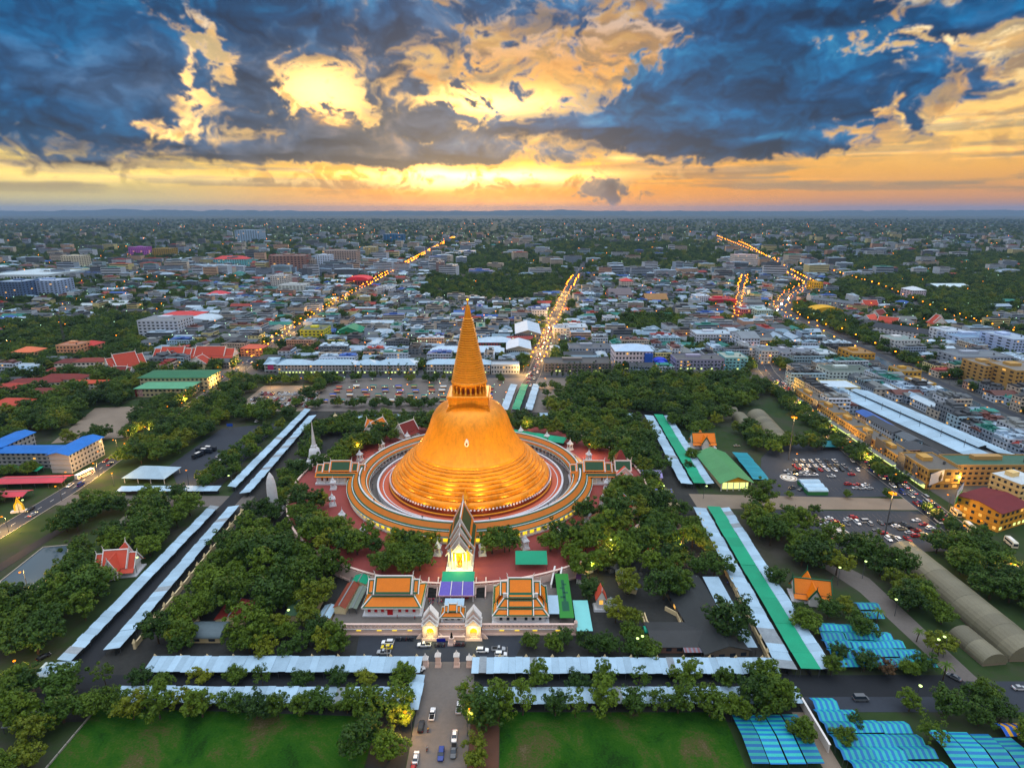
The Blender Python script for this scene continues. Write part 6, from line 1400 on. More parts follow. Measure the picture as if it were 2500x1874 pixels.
solid('cream_altar', 'stepped cream stone altar block beside the lilac chapel', 'altar', MB().tbox(-4.4, 4.4, -2, 2, 0, 2.2, .3).tbox(-3.8, 3.8, -1.6, 1.6, 2.2, 3.8, .2).box(-4, 4, -1.7, 1.7, 3.8, 4.2), 'cream_paint', tuple(gC(1072, 150)))
wall_run('cream stepped wall running from the ring gate towards the lamps, lit yellow', tuple(gC(1090, 170).xy), tuple(gC(1165, 400).xy), 6)
for k, (px, py, m, lab) in enumerate(((470, 955, 'roof_orange', 'orange gabled chapel behind the ring gallery, gold roof'), (670, 970, 'roof_maroon', 'maroon gabled chapel behind the ring gallery'))):
 p = gA(px, py, 10); thai_hall('rear_chapel', lab, p.x, p.y, 14, 10, 4.5, 6, 1.1 if k == 0 else .9, m, 'white_paint', 'white_paint', 'pink_paint', TZ, wings=False, cross=(k == 0))
p = gA(1540, 1000, 9.5); road_shed('teal striped stall roofs behind the ring gallery', (p.x - 17, p.y + 6), (p.x + 20, p.y - 10), 9, 3, 4, 'sheet_teal', pl=4.4, name='teal_stalls').location.z = TZ
p = gA(195, 940); bell_turret(p.x, p.y, 'cream turret with a ribbed dome near the rear lane')
# --- east of the green lane
def pavilion_x(name, label, x, y, s=1.0, rz=0.0, f='roof_orange', b='roof_green'):
 return thai_hall(name, label, x, y, 15 * s, 8 * s, 4.2 * s, 5 * s, rz, f, b, 'roof_green', 'white_paint', cross=True, wings=False)
pavilion_x('orange_pavilion', 'cross gabled orange pavilion with green borders beside the striped tents', 128, 221, 1.0, -.2)
pavilion_x('orange_pavilion', 'cross gabled orange pavilion with green borders behind the long green hall', 134.5, 393, 1.1, 0)
t = thing('green_hall', 'long assembly hall with a pale green gabled roof and yellow gable', 'hall', (132.6, 346, 0), .03)
part(t, 'wall', MB().box(-8, 8, -21, 21, .01, 5.4), 'cream_paint')
for s in (-1, 1):
 for k in range(5):
  a, b = -24 + k * 9.4, -24 + (k + 1) * 9.4 - .05; q = [(s * 10.5, a, 5.2), (s * 10.5, b, 5.2), (0, b, 9.4), (0, a, 9.4)]
  part(t, 'roof_panel', MB().slab(q if s > 0 else [q[1], q[0], q[3], q[2]], .15), 'green_roof')
part(t, 'gable', MB().yprism([(-9, 5.3), (9, 5.3), (0, 8.9)], -22.6, -22.3), mat('gable_yellow', (236, 176, 40), .6)); part(t, 'lit_front', MB().box(-7.6, 7.6, -21.3, -21.1, .6, 5.0), 'lit_shop')
for k in range(6): part(t, 'column', MB().box(-9 + k * 3.6 - .2, -9 + k * 3.6 + .2, -23, -22.6, .01, 5.3), 'white_paint')
keep(120, 146, 320, 372)
road_shed('teal blue tarpaulin canopy beside the long green hall', (151.5, 331), (153.5, 373), 10, 3.4, 3.8, mat('tarp_teal', (16, 130, 150), .5, .2, .2), pl=4.2, name='tarpaulin_canopy')
keep(144, 160, 328, 375)
for k, (x, y) in enumerate(((176, 319.5), (176.5, 325), (177, 330.5))):
 part(tag(link('arched_tent', None, None, (x + 3, y, 0)), ['white arched tent with green skirt in the car park, on the gate road', 'white arched tent with green skirt in the car park, middle of three', 'white arched tent with green skirt in the car park, furthest from the gate road'][k], 'tent'), 'canopy', MB().xprism([(2.5 * math.cos(PI * q / 8), 2.4 + 1.3 * math.sin(PI * q / 8)) for q in range(9)], -6, 6), 'sheet_white')
 part(COL.objects[-2] if False else bpy.data.objects[COL.objects[-1].parent.name], 'skirt', MB().box(-5.9, 5.9, -2.4, 2.4, .01, 2.35), mat('skirt_green', (40, 110, 60), .7))
# big corrugated barrel halls
def quonset(label, x, y, r, ln, rz, h0=1.0, n=14):
 t = thing('barrel_hall', label, 'hall', (x, y, 0), rz); k = max(int(ln / 6), 1); pl = ln / k
 pts = [(r * math.cos(PI * q / n), h0 + r * .82 * math.sin(PI * q / n)) for q in range(n + 1)]
 pts2 = [((r - .2) * math.cos(PI * q / n), h0 + (r - .2) * .82 * math.sin(PI * q / n)) for q in range(n + 1)]
 me = MB().yprism(pts, .02, pl - .02).mesh('roof_bay', 'quonset')
 me2 = MB().yprism(pts2, 0, pl).mesh('x', 'quonset')
 for q in range(k): part(t, 'roof_bay', me, None, loc=(0, -ln / 2 + q * pl, random.uniform(-.08, .08)))
 part(t, 'wall', MB().box(-r + .3, r - .3, -ln / 2 + .2, ln / 2 - .2, 0, h0), 'concrete'); bpy.data.meshes.remove(me2)
 keep(x - r - 3, x + r + 3, y - ln / 2, y + ln / 2); return t
quonset('very long grey corrugated barrel roofed hall beside the market street trees', 190, 219, 7.8, 72, .03)
quonset('short grey barrel roofed hall leaning against the very long one', 176, 189, 5, 16, .1)
quonset('brown grey barrel hall in the trees beside the far car park', 194, 424, 8, 60, -.10); quonset('small grey barrel hall touching the brown barrel hall', 181, 440, 6, 22, -.05)
quonset('pale small barrel hall among trees at the top of the park', 176, 462, 6, 14, PI / 2)
quonset('narrow grey barrel roof beside the pond lane', -206, 284, 3, 30, .05)
lean_roof('teal_slat_roof', 'teal sheet carport roof beside the market street trees', 'carport', 215, 232, 384, 394, 3.2, 3.8, mat('carport_teal', (20, 110, 120), .6, .2), base=0, panels=4)
# striped market tents
ST1 = mat('tent_stripe_a', (26, 110, 172), .5, .14, .25, stripes=(0, 1.9, (44, 166, 162)), fine=.2, orand=.5)
ST2 = mat('tent_stripe_b', (26, 110, 172), .5, .14, .25, stripes=(1, 1.9, (44, 166, 162)), fine=.2, orand=.5)
def tent_row(label, x0, x1, y, d, z0=2.6, rz=0.0, n=None, m=None):
 """a row of gabled tents side by side along x, ridge along x"""
 w = x1 - x0; n = n or max(int(w / 8), 1); t = thing('market_tent_row', label, 'market tent', (x0, y, 0), rz); pl = w / n
 for k in range(n):
  dz = random.uniform(-.12, .12); a, b = k * pl, (k + 1) * pl - .06
  part(t, 'canopy', MB().slab([(a, -d / 2, z0 + dz), (b, -d / 2, z0 + dz), (b, 0, z0 + 1.1 + dz), (a, 0, z0 + 1.1 + dz)], .04).slab([(b, d / 2, z0 + dz), (a, d / 2, z0 + dz), (a, 0, z0 + 1.1 + dz), (b, 0, z0 + 1.1 + dz)], .04), m or ST1, loc=(random.uniform(-.2, .2), random.uniform(-.25, .25), 0), rz=random.uniform(-.02, .02))
  for y_ in (-d / 2 + .2, d / 2 - .2): part(t, 'post', MB().box(a + .05, a + .13, y_ - .04, y_ + .04, .01, z0 + dz), 'metal_grey')
 keep(x0, x1, y - d / 2, y + d / 2); return t
for k, (xa, xb, y) in enumerate(((120, 144, 199.0), (119, 146, 194.2), (118, 148, 189.4), (117.5, 151, 184.6), (117, 153, 179.8))):
 tent_row(['shortest blue striped tent row of the block beside the orange pavilion', 'second shortest blue striped tent row beside the orange pavilion', 'blue striped tent row split by a dark round tree', 'blue striped tent row just behind the orange tinted bushes', 'longest blue striped tent row of the block, by the orange tinted bushes'][k], xa, xb, y, 4.6)
tent_row('two small blue striped tents by the palm above the tent block', 143, 152, 212, 4.6, n=2); tent_row('blue striped tents under the fan palm', 142, 150, 206.5, 4.6, n=2)
for k, (xa, xb, y) in enumerate(((99, 112, 156.4), (99, 126, 151.6), (99, 127, 146.8), (99, 128, 142.0), (100, 128, 137.2))):
 tent_row(['short blue striped tent row beside the grey lot', 'blue striped tent row touching the grey lot', 'blue striped tent row with a small round tree', 'blue striped tent row below the small round tree', 'blue striped tent row at the lane by the concrete path'][k], xa, xb, y, 4.7)
for k in range(4): tent_row(['column of blue tents beside the bushes, first', 'column of blue tents beside the bushes, second', 'column of blue tents beside the bushes, third', 'column of blue tents beside the bushes, fourth'][k], 131 + k * 6.2, 136.9 + k * 6.2, 143 - k * .4, 15 - k, m=ST2, n=1)
for k in range(4): tent_row(['blue tent column along the lawn, first of four from the lawn', 'blue tent column along the lawn, second of four from the lawn', 'blue tent column along the lawn, third of four from the lawn', 'blue tent column along the lawn, last before the concrete path'][k], 71.5 + k * 5.4, 76.6 + k * 5.4, 147.5, 18, m=ST2, n=1)
tent_row('lone blue striped tent row beside the white end wall of the lawn shed', 100, 108, 161, 5, n=1)
tent_row('yellow and blue tents by the far bushes', 154, 166, 150.5, 5, m=mat('tent_yellow', (24, 90, 190), .5, .1, .3, stripes=(0, 2.4, (230, 170, 50))))
solid('end_wall', 'white end wall of the lawn side shed beside a dark path', 'wall', MB().box(-.2, .2, -9, 9, 0, 3.2).box(-.35, .35, -9.2, 9.2, 3.2, 3.4), 'white_paint', (97.2, 153.5, 0))
struct('market_path', MB().box(93, 98.6, 120, 160, -.1, .05), 'concrete')
lean_roof('watch_shelter', 'grey flat roofed shelter with an orange lamp among the corner trees', 'shelter', -162, -150, 151, 158, 2.8, 3.2, 'sheet_grey', base=0)
# ------------------------------------------------------------------ the town: rows of shops and houses
WOODS = [[gW(*p).xy for p in poly] for poly in (
 [(905, 640), (930, 590), (1000, 548), (1240, 520), (1540, 532), (1575, 590), (1400, 585), (1260, 600), (1160, 652), (1060, 655)],
 [(20, 700), (330, 690), (310, 775), (30, 790)], [(1840, 560), (2212, 545), (2400, 640), (2212, 650), (2040, 670), (1800, 640)],
 [(1700, 650), (1830, 690), (1990, 800), (1900, 800), (1760, 720)], [(1960, 640), (2130, 640), (2130, 690), (2000, 700)], [(1290, 690), (1480, 690), (1480, 720), (1300, 720)],
 [(560, 480), (1000, 478), (2212, 470), (2212, 510), (1300, 500), (1000, 505)], [(0, 480), (560, 480), (500, 520), (0, 540)])]
WOODB = [(min(p[0] for p in w), max(p[0] for p in w), min(p[1] for p in w), max(p[1] for p in w)) for w in WOODS]
def wood(x, y): return any(b[0] < x < b[1] and b[2] < y < b[3] and inside((x, y), w) for w, b in zip(WOODS, WOODB))
ROADS = [(LEFT_ROAD, 9), (MID_ROAD, 10), (ROAD3, 8), (MARKET, 12), (CANAL, 19), (FAR_R, 8)]
def road_x(line, y):
 for (x0, y0), (x1, y1) in zip(line, line[1:]):
  if min(y0, y1) <= y <= max(y0, y1) and y0 != y1: return x0 + (x1 - x0) * (y - y0) / (y1 - y0)
 return None
def on_road(x, y, m=0.0):
 for ln, w in ROADS:
  rx = road_x(ln, y)
  if rx is not None and abs(x - rx) < w + m: return True
 return 566 < y < 588 and -310 < x < 310 and m < 50
WALLS = [((190, 200, 214), 'white'), ((150, 166, 186), 'pale blue grey'), ((196, 186, 172), 'cream'), ((110, 118, 128), 'grey'), ((214, 178, 150), 'peach'), ((150, 176, 190), 'light blue'), ((190, 150, 130), 'tan'), ((206, 196, 140), 'pale yellow')]
ROOFS = [((150, 172, 192), 'pale sheet'), ((84, 92, 100), 'slate grey'), ((60, 64, 70), 'dark'), ((176, 196, 212), 'bright sheet'), ((112, 118, 120), 'grey'), ((150, 56, 48), 'red'), ((40, 120, 110), 'teal'), ((96, 60, 56), 'brown'), ((50, 90, 160), 'blue'), ((124, 150, 170), 'blue grey')]
RW = [13, 24, 26, 9, 14, 6, 6, 6, 4, 12]
def town_proto(k):
 """a row house prototype: wall, roof, joined windows, roof clutter; ridge or parapet along x, front to -y"""
 rr = random.Random(100 + k); w = rr.choice((14, 18, 22, 26, 32)); d = rr.choice((10, 12, 14)); fl = rr.choice((2, 2, 3, 3, 4)); h = fl * 3.1 + .4
 style = ('flat', 'gable', 'flat', 'hip', 'gable', 'steps')[k % 6]
 if style in ('hip', 'gable'): h = min(h, 6.8); fl = 2
 t = thing('town_house', 'x', 'town building', (0, 0, 0))
 part(t, 'wall', MB().box(-w / 2, w / 2, -d / 2, d / 2, 0, h), 'object_paint')
 wall_openings(t, w, d, h, fl, max(int(w / 2.8), 3), 3, False, .16, 0, False)
 bl = MB()
 for f in range(1, fl + 1): bl.box(-w / 2 - .1, w / 2 + .1, -d / 2 - 1.0, -d / 2, f * h / fl - .25, f * h / fl - .05)
 part(t, 'balconies', bl, 'object_paint', stuff=True)
 o = .6
 if style == 'gable': part(t, 'roof', MB().xprism([(-d / 2 - o, h), (d / 2 + o, h), (d / 2 + o, h + .15), (0, h + d * .2), (-d / 2 - o, h + .15)], -w / 2 - o, w / 2 + o), 'object_roof')
 elif style == 'hip': part(t, 'roof', MB().box(-w / 2 - o, w / 2 + o, -d / 2 - o, d / 2 + o, h, h + .15).tbox(-w / 2 - o, w / 2 + o, -d / 2 - o, d / 2 + o, h + .15, h + d * .22, d / 2 * .95), 'object_roof')
 else:
  n = max(int(w / 4.4), 2); mb = MB(); cl = MB()
  for q in range(n):
   a, b = -w / 2 + w * q / n, -w / 2 + w * (q + 1) / n; zz = h + (rr.choice((0, 0, .5, 1.0)) if style == 'steps' else .0)
   mb.box(a + .03, b - .03, -d / 2 + .2, d / 2 - .2, h, zz + .15)
   if rr.random() < .6: cl.box(a + .4, b - .6, rr.uniform(-d / 2 + .6, -1), rr.uniform(0, d / 2 - .8), zz + .15, zz + rr.choice((1.2, 2.4, 2.6)))
   if rr.random() < .5: cl.lathe([(.02, zz + 1.9), (.6, zz + 1.8), (.6, zz + .2)], 7, ((a + b) / 2, d / 2 - 1.4))
   if rr.random() < .45: cl.slab([(a, -d / 2 + .3, zz + 2.2), (b, -d / 2 + .3, zz + 2.2), (b, 1, zz + 2.7), (a, 1, zz + 2.7)], .1)
  part(t, 'roof', mb, 'object_roof')
  if cl.v: part(t, 'roof_clutter', cl, 'object_roof', stuff=True)
  part(t, 'parapet', MB().box(-w / 2 - .1, w / 2 + .1, -d / 2 - .1, -d / 2 + .15, h - .1, h + .8), 'object_paint')
 return t, w, d, h, style
PROTOS = [town_proto(k) for k in range(18)]
cands = []
rr = random.Random(5)
y = 598.0
while y < 2300:
 ymid = y; half = min(y * .95 + 60, 1500); x = -half; pitch = 16 + (y - 600) * .004
 off = rr.uniform(0, 20)
 while x < half:
  k = rr.randrange(len(PROTOS)); w = PROTOS[k][1]; rot = 0 if rr.random() < .68 else PI / 2
  ww = w if rot == 0 else PROTOS[k][2]
  px, py = x + ww / 2, y + rr.uniform(-2.5, 2.5)
  x += ww + rr.choice((.6, .8, 2.5, 5.0)) + (rr.uniform(0, 10) if y > 900 else 0)
  if y < 640 and -310 < px < -60: pass
  if wood(px, py) or on_road(px, py, ww / 2 - 2): continue
  if blocked(px, py, 7): continue
  if px > 200 and y < 600 + (px - 230) * .2: pass
  edge = abs(px) > 520 + (y - 600) * .12
  if edge and rr.random() < .62: continue
  if y > 1300 and rr.random() < .4: continue
  if rr.random() < (.1 if y < 700 else .2): continue
  cands.append((px, py, k, rot))
 y += pitch
# houses behind the market street and beyond the canal (nearer than the rows above)
for y in np.arange(330, 600, 15.5):
 for x in np.arange(330, 640, 17):
  px, py = x + rr.uniform(-3, 3), y + rr.uniform(-2, 2)
  if px < 262 or on_road(px, py, 6) or blocked(px, py, 8) or wood(px, py) or px > 470 + (py - 330) * .35: continue
  cands.append((px, py, rr.randrange(len(PROTOS)), 0 if rr.random() < .5 else PI / 2))
for y in np.arange(340, 590, 13.0):
 for x in (266, 280, 333, 347, 362):
  px, py = x + rr.uniform(-2, 2), y + rr.uniform(-2, 2)
  if blocked(px, py, 5.5) or on_road(px, py, 4): continue
  cands.append((px, py, rr.choice((1, 4, 3, 0, 2, 5)), PI / 2 if rr.random() < .6 else 0))
for y in np.arange(430, 600, 17):
 for x in np.arange(-640, -420, 22):
  px, py = x + rr.uniform(-6, 6), y + rr.uniform(-4, 4)
  if blocked(px, py, 9) or rr.random() < .45: continue
  cands.append((px, py, rr.choice((1, 3, 4)), 0))
def vis(px, py, z=5):
 f = py * CP - (z - CAMH) * SP
 u = 1250 + FPX * px / f; v = 937 - FPX * (py * SP + (z - CAMH) * CP) / f
 return u, v, f
cands = [c for c in cands if -60 < vis(c[0], c[1])[0] < 2560]
cands.sort(key=lambda c: vis(c[0], c[1])[2])
def district(x, y):
 lx, mx, cx_ = road_x(LEFT_ROAD, y) or -300, road_x(MID_ROAD, min(y, 1950)) or 40, road_x(CANAL, y) or 420
 if y < 600 and x > 240: return 'beside the covered market' if x < 385 else 'across the canal'
 if y < 600: return 'beyond the palace trees'
 if abs(x - lx) < 22: return 'along the main road'
 if abs(x - mx) < 22: return 'along the rear avenue'
 if x < lx: return 'behind the lit red temple'
 if x < mx: return 'from main road to avenue'
 if x < cx_: return 'from avenue to canal'
 return 'beyond the lamp lined canal'
NTOWN = 285
used = set()
for i, (px, py, k, rot) in enumerate(cands[:NTOWN]):
 wc, wn = rr.choices(WALLS, [26, 22, 14, 16, 6, 8, 5, 4])[0]; rc, rn = rr.choices(ROOFS, RW)[0]
 t, w, d, h, style = PROTOS[k]
 st = {'flat': 'flat roofed shop row', 'steps': 'stepped shop row', 'gable': 'gabled house', 'hip': 'hip roofed house'}[style]
 lab = f'{wn} {st} with {rn} roof {district(px, py)}'
 j = rr.uniform(.85, 1.15)
 if k in used: r = dup(t, (px, py, 0), rot + rr.uniform(-.03, .03), None, lab)
 else:
  used.add(k); r = t; r.location = (px, py, 0); r.rotation_euler = (0, 0, rot); r['label'] = lab
 r['group'] = 'town buildings ' + district(px, py)
 cw = tuple(min(v * j, 1) for v in lin(wc)); jr = rr.uniform(.75, 1.25); cr = tuple(min(v * jr, 1) for v in lin(rc))
 for c in KIDS[r.name]:
  b = c.name.split('.')[0]
  if b in ('wall', 'parapet', 'balconies'): c.color = cw + (1,)
  elif b in ('roof', 'roof_clutter'): c.color = cr + (1,)
for k in range(len(PROTOS)):
 if k not in used:
  for c in KIDS.get(PROTOS[k][0].name, []): bpy.data.objects.remove(c)
  bpy.data.objects.remove(PROTOS[k][0])
# the remaining roofs, too many and too small to tell apart
def far_town(name, rows, extra):
 mats_ = ['town_w%d' % i for i in range(len(WALLS))] + ['town_r%d' % i for i in range(len(ROOFS))] + ['glass']
 for i, (c, _) in enumerate(WALLS): mat('town_w%d' % i, c, .75, .2, .05, fine=.2, fscale=.4)
 for i, (c, _) in enumerate(ROOFS): mat('town_r%d' % i, c, .65, .25, .05, fine=.2, fscale=.4)
 mb = MB(); q = random.Random(9); nW = len(WALLS); nR = len(ROOFS)
 for (px, py, w, d, h, fl, style, rot) in rows:
  o = len(mb.v); c_, s_ = math.cos(rot), math.sin(rot)
  wi = q.choices(range(nW), [26, 22, 14, 16, 6, 8, 5, 4])[0]; ri = nW + q.choices(range(nR), RW)[0]
  mb.mi(wi).box(-w / 2, w / 2, -d / 2, d / 2, 0, h)
  if style == 'flat': mb.mi(ri).box(-w / 2 + .2, w / 2 - .2, -d / 2 + .2, d / 2 - .2, h, h + .3); mb.box(-w * .2, w * .15, -d * .2, d * .2, h + .3, h + 2.4)
  elif style == 'hip': mb.mi(ri).tbox(-w / 2 - .6, w / 2 + .6, -d / 2 - .6, d / 2 + .6, h, h + d * .24, d * .47)
  else: mb.mi(ri).xprism([(-d / 2 - .6, h), (d / 2 + .6, h), (0, h + d * .24)], -w / 2 - .6, w / 2 + .6)
  mb.mi(nW + nR)
  for f in range(fl):
   z = (f + .35) * h / fl; mb.box(-w / 2 + .8, w / 2 - .8, -d / 2 - .07, -d / 2 + .05, z, z + h / fl * .42)
  for i in range(o, len(mb.v)):
   x, y, z = mb.v[i]; mb.v[i] = (px + x * c_ - y * s_, py + x * s_ + y * c_, z)
 me = mb.mesh(name, mats_); ob = link(name, me); ob['kind'] = 'stuff'; tag(ob, extra, 'buildings'); return ob
rows = []
for (px, py, k, rot) in cands[NTOWN:]:
 _, w, d, h, style = PROTOS[k]; rows.append((px, py, w, d, h, max(int(h / 3), 1), 'flat' if style == 'steps' else style, rot + rr.uniform(-.1, .1)))
for i in range(6500):
 v = rr.uniform(0, 1); py = 1500 + 8000 * v ** 1.5; px = rr.uniform(-1, 1) * py * .9
 if wood(px, py) and rr.random() < .6: continue
 if on_road(px, py, 5): continue
 big = rr.random() < (.34 if py < 4500 else .2); dens = (1.0 if -900 < px < 600 and py < 3300 else .8)
 if rr.random() > dens * (1 if py < 2600 else (.55 if py < 4200 else .3)): continue
 if big: rows.append((px, py, rr.uniform(24, 60), rr.uniform(14, 26), rr.uniform(12, 30), rr.randint(4, 8), 'flat', rr.uniform(-.3, .3)))
 else: rows.append((px, py, rr.uniform(14, 40), rr.uniform(10, 22), rr.uniform(4, 9), 2, rr.choice(('hip', 'gable', 'flat')), rr.uniform(-.4, .4)))
far_town('far_town', rows, 'mass of distant town roofs reaching to the horizon haze')
# lattice telecom masts
def mast(label, x, y, h, w=3.0, red=True):
 t = thing('telecom_mast', label, 'mast', (x, y, 0)); n = int(h / 6)
 for k in range(n):
  z0, z1 = h * k / n, h * (k + 1) / n; a, b = w / 2 * (1 - .8 * k / n), w / 2 * (1 - .8 * (k + 1) / n); mb = MB()
  for i in range(4):
   c0 = [(-1, -1), (1, -1), (1, 1), (-1, 1)]; p, q_ = c0[i], c0[(i + 1) % 4]
   mb.bar((p[0] * a, p[1] * a, z0), (p[0] * b, p[1] * b, z1), .25).bar((p[0] * a, p[1] * a, z0), (q_[0] * b, q_[1] * b, z1), .14)
  part(t, 'mast_section', mb, mat('mast_red', (170, 60, 50), .6) if red and k % 2 == 0 else 'metal_grey')
p = gN(490, 400); mast('tall red lattice telecom mast before the brown hotel slab', p.x, p.y, 62, 7)
p = gO(510, 960); mast('thin grey lattice mast beside the peach block', p.x, p.y, 38, 3, False)
# ------------------------------------------------------------------ trees
def crown_mesh(name, m, rx, rz_, zc, n_clump, n_leaf, size, seed, gaps=.15, flat=1.0):
 """a crown: clumps of leaf-sized faces through an uneven ellipsoid"""
 g = np.random.default_rng(seed); V = []
 cl = g.normal(size=(n_clump, 3)); cl /= np.linalg.norm(cl, axis=1)[:, None]
 rad = g.uniform(.25, 1.0, n_clump) ** .55; lump = 1 + .36 * np.sin(cl[:, 0] * 3.1 + seed) * np.cos(cl[:, 1] * 2.7 + seed * 2) + g.normal(0, .10, n_clump)
 c = cl * (rad * lump)[:, None] * np.array([rx, rx, rz_]); c[:, 2] = np.where(c[:, 2] < 0, c[:, 2] * .62, c[:, 2]) + zc
 crr = g.uniform(.42, 1.25, n_clump) * rx * .27
 idx = np.repeat(np.arange(n_clump), n_leaf); N = len(idx)
 d = g.normal(size=(N, 3)); d /= np.linalg.norm(d, axis=1)[:, None]; d[:, 2] *= .8
 p = c[idx] + d * (crr[idx] * g.uniform(.45, 1.0, N) ** .6)[:, None]
 nrm = d * 1.0 + np.array([0, 0, .55]) + g.normal(0, .28, (N, 3)); nrm /= np.linalg.norm(nrm, axis=1)[:, None]
 a = np.cross(nrm, g.normal(size=(N, 3))); a /= np.linalg.norm(a, axis=1)[:, None]; b = np.cross(nrm, a)
 s = (size * g.uniform(.6, 1.3, N))[:, None]
 quad = np.stack([p - a * s, p - b * s * .6, p + a * s, p + b * s * .6], 1).reshape(-1, 3)
 me = bpy.data.meshes.new(name); me.vertices.add(4 * N); me.vertices.foreach_set('co', quad.ravel().astype(np.float32))
 me.loops.add(4 * N); me.loops.foreach_set('vertex_index', np.arange(4 * N, dtype=np.int32))
 me.polygons.add(N); me.polygons.foreach_set('loop_start', np.arange(0, 4 * N, 4, dtype=np.int32)); me.polygons.foreach_set('loop_total', np.full(N, 4, np.int32))
 me.materials.append(MATS[m]); me.update(calc_edges=True); return me
def trunk_mesh(h, r, spread, seed):
 q = random.Random(seed); mb = MB(); top = Vector((q.uniform(-.3, .3), q.uniform(-.3, .3), h))
 mb.cone((0, 0, -.1), top * .5, r, r * .75, 8).cone(top * .5, top, r * .75, r * .5, 8)
 for k in range(6):
  a = 2 * PI * k / 6 + q.uniform(-.3, .3); e = top + Vector((math.cos(a) * spread, math.sin(a) * spread, q.uniform(.25, .6) * spread))
  m_0 = top + (e - top) * .5 + Vector((0, 0, .12 * spread)); mb.cone(top * .96, m_0, r * .42, r * .28, 6).cone(m_0, e, r * .28, r * .1, 6)
 return mb.mesh('trunk', 'bark')
TREES = {}
def add_kind(key, name, m, rx, rz_, zc, nc, nl, sz, seed, th, tr, sp):
 TREES[key] = (name, crown_mesh('crown', m, rx, rz_, zc, nc, nl, sz, seed), trunk_mesh(th, tr, sp, seed))
add_kind('dark1', 'broad_tree', 'leaf_dark', 5.6, 4.2, 6.4, 75, 46, .42, 1, 3.4, .38, 3.6); add_kind('dark2', 'broad_tree', 'leaf_dark', 5.2, 5.0, 7.0, 75, 46, .42, 2, 3.6, .36, 3.4)
add_kind('mid1', 'broad_tree', 'leaf_mid', 5.4, 4.4, 6.4, 75, 46, .42, 3, 3.2, .36, 3.4); add_kind('mid2', 'broad_tree', 'leaf_mid', 4.8, 5.2, 7.2, 70, 46, .40, 4, 3.6, .32, 3.0)
add_kind('mid3', 'broad_tree', 'leaf_mid', 6.0, 3.8, 6.2, 80, 46, .42, 5, 3.4, .4, 4.0); add_kind('light1', 'broad_tree', 'leaf_light', 4.6, 4.4, 6.2, 60, 44, .38, 6, 3.2, .28, 2.9)
add_kind('light2', 'broad_tree', 'leaf_light', 5.0, 3.8, 5.8, 60, 44, .40, 7, 3.0, .3, 3.0); add_kind('open', 'slender_tree', 'leaf_mid', 4.4, 5.2, 8.2, 34, 46, .36, 8, 5.0, .26, 3.0)
add_kind('dry', 'broad_tree', 'leaf_dry', 4.8, 4.0, 6.0, 50, 44, .40, 9, 3.2, .3, 3.0); add_kind('cypress', 'cypress_tree', 'leaf_dark', 1.1, 6.2, 6.0, 36, 34, .30, 10, 2.0, .18, .5)
add_kind('bush', 'round_shrub', 'leaf_mid', 1.7, 1.5, 1.5, 26, 36, .22, 11, .7, .12, .8)
def palm():
 mb = MB(); mb.cone((0, 0, -.1), (.3, 0, 6.6), .24, .16, 8); tm = mb.mesh('trunk', 'bark'); mb = MB()
 for k in range(16):
  a = 2 * PI * k / 16; q = random.Random(k); L = q.uniform(2.4, 3.2); p = Vector((.3, 0, 6.6)); up = q.uniform(.2, 1.0); d = Vector((math.cos(a), math.sin(a), up))
  s_ = Vector((-math.sin(a), math.cos(a), 0)) * .34
  for i in range(4):
   n = p + d * (L / 4); mb.add([p - s_, p + s_, n + s_ * .8, n - s_ * .8], [(0, 1, 2, 3)]); p = n; d = d + Vector((0, 0, -.55)); s_ = s_ * .8
 TREES['palm'] = ('palm_tree', mb.mesh('crown', 'leaf_mid'), tm)
palm()
rt = random.Random(21)
SPOTS = []                                       # (x, y, kind, scale, zone)
def r_c(x, y): return math.hypot(x - CX, y - CY)
def base_z(x, y): return TZ if r_c(x, y) < 102 else (CZ if -72 < x < 24.8 and 198.2 < y < 236 else 0.0)
def can_grow(x, y, m=1.5):
 r = r_c(x, y)
 if r < 82 or 100.8 < r < 104.5: return False
 if abs(x - CX - .8) < 8 and 224 < y < 262: return False
 if blocked(x, y, m): return False
 if -33 < x < -12 and y < 200: return False
 if -60 < x < 0 and 182 < y < 198: return False
 return True
def grow(zone, poly, step, kinds, s=(.8, 1.25), m=1.5, jit=.45, prob=1.0, force=False):
 xs = [p[0] for p in poly]; ys = [p[1] for p in poly]
 y = min(ys)
 while y <= max(ys):
  x = min(xs) + (rt.random() * step)
  while x <= max(xs):
   px, py = x + rt.uniform(-jit, jit) * step, y + rt.uniform(-jit, jit) * step
   if inside((px, py), poly) and rt.random() < prob and (force or can_grow(px, py, m)):
    SPOTS.append((px, py, rt.choice(kinds), rt.uniform(*s), zone))
   x += step
  y += step
def rect(x0, x1, y0, y1): return [(x0, y0), (x1, y0), (x1, y1), (x0, y1)]
DK = ['dark1', 'dark2', 'mid1', 'mid3']; MX = ['dark1', 'dark2', 'mid1', 'mid2', 'mid3', 'light1', 'light2', 'mid2']; LT = ['light1', 'light2', 'mid1', 'mid2']
for x in np.arange(-138, -50, 7.6): SPOTS.append((x + rt.uniform(-2, 2), 158.6 + rt.uniform(-1.6, 1.6), rt.choice(MX), rt.uniform(.75, 1.0), 'lawn edge'))
for x in np.arange(-140, -40, 11): SPOTS.append((x + rt.uniform(-3, 3), 171 + rt.uniform(-1.5, 1.5), rt.choice(['mid1', 'light2', 'open', 'dark2']), rt.uniform(.6, .85), 'front road'))
for x in np.arange(-4, 96, 8.6): SPOTS.append((x + rt.uniform(-2, 2), 158.6 + rt.uniform(-1.6, 1.6), rt.choice(['open', 'mid2', 'dark2', 'open', 'mid1']), rt.uniform(.75, 1.05), 'lawn edge'))
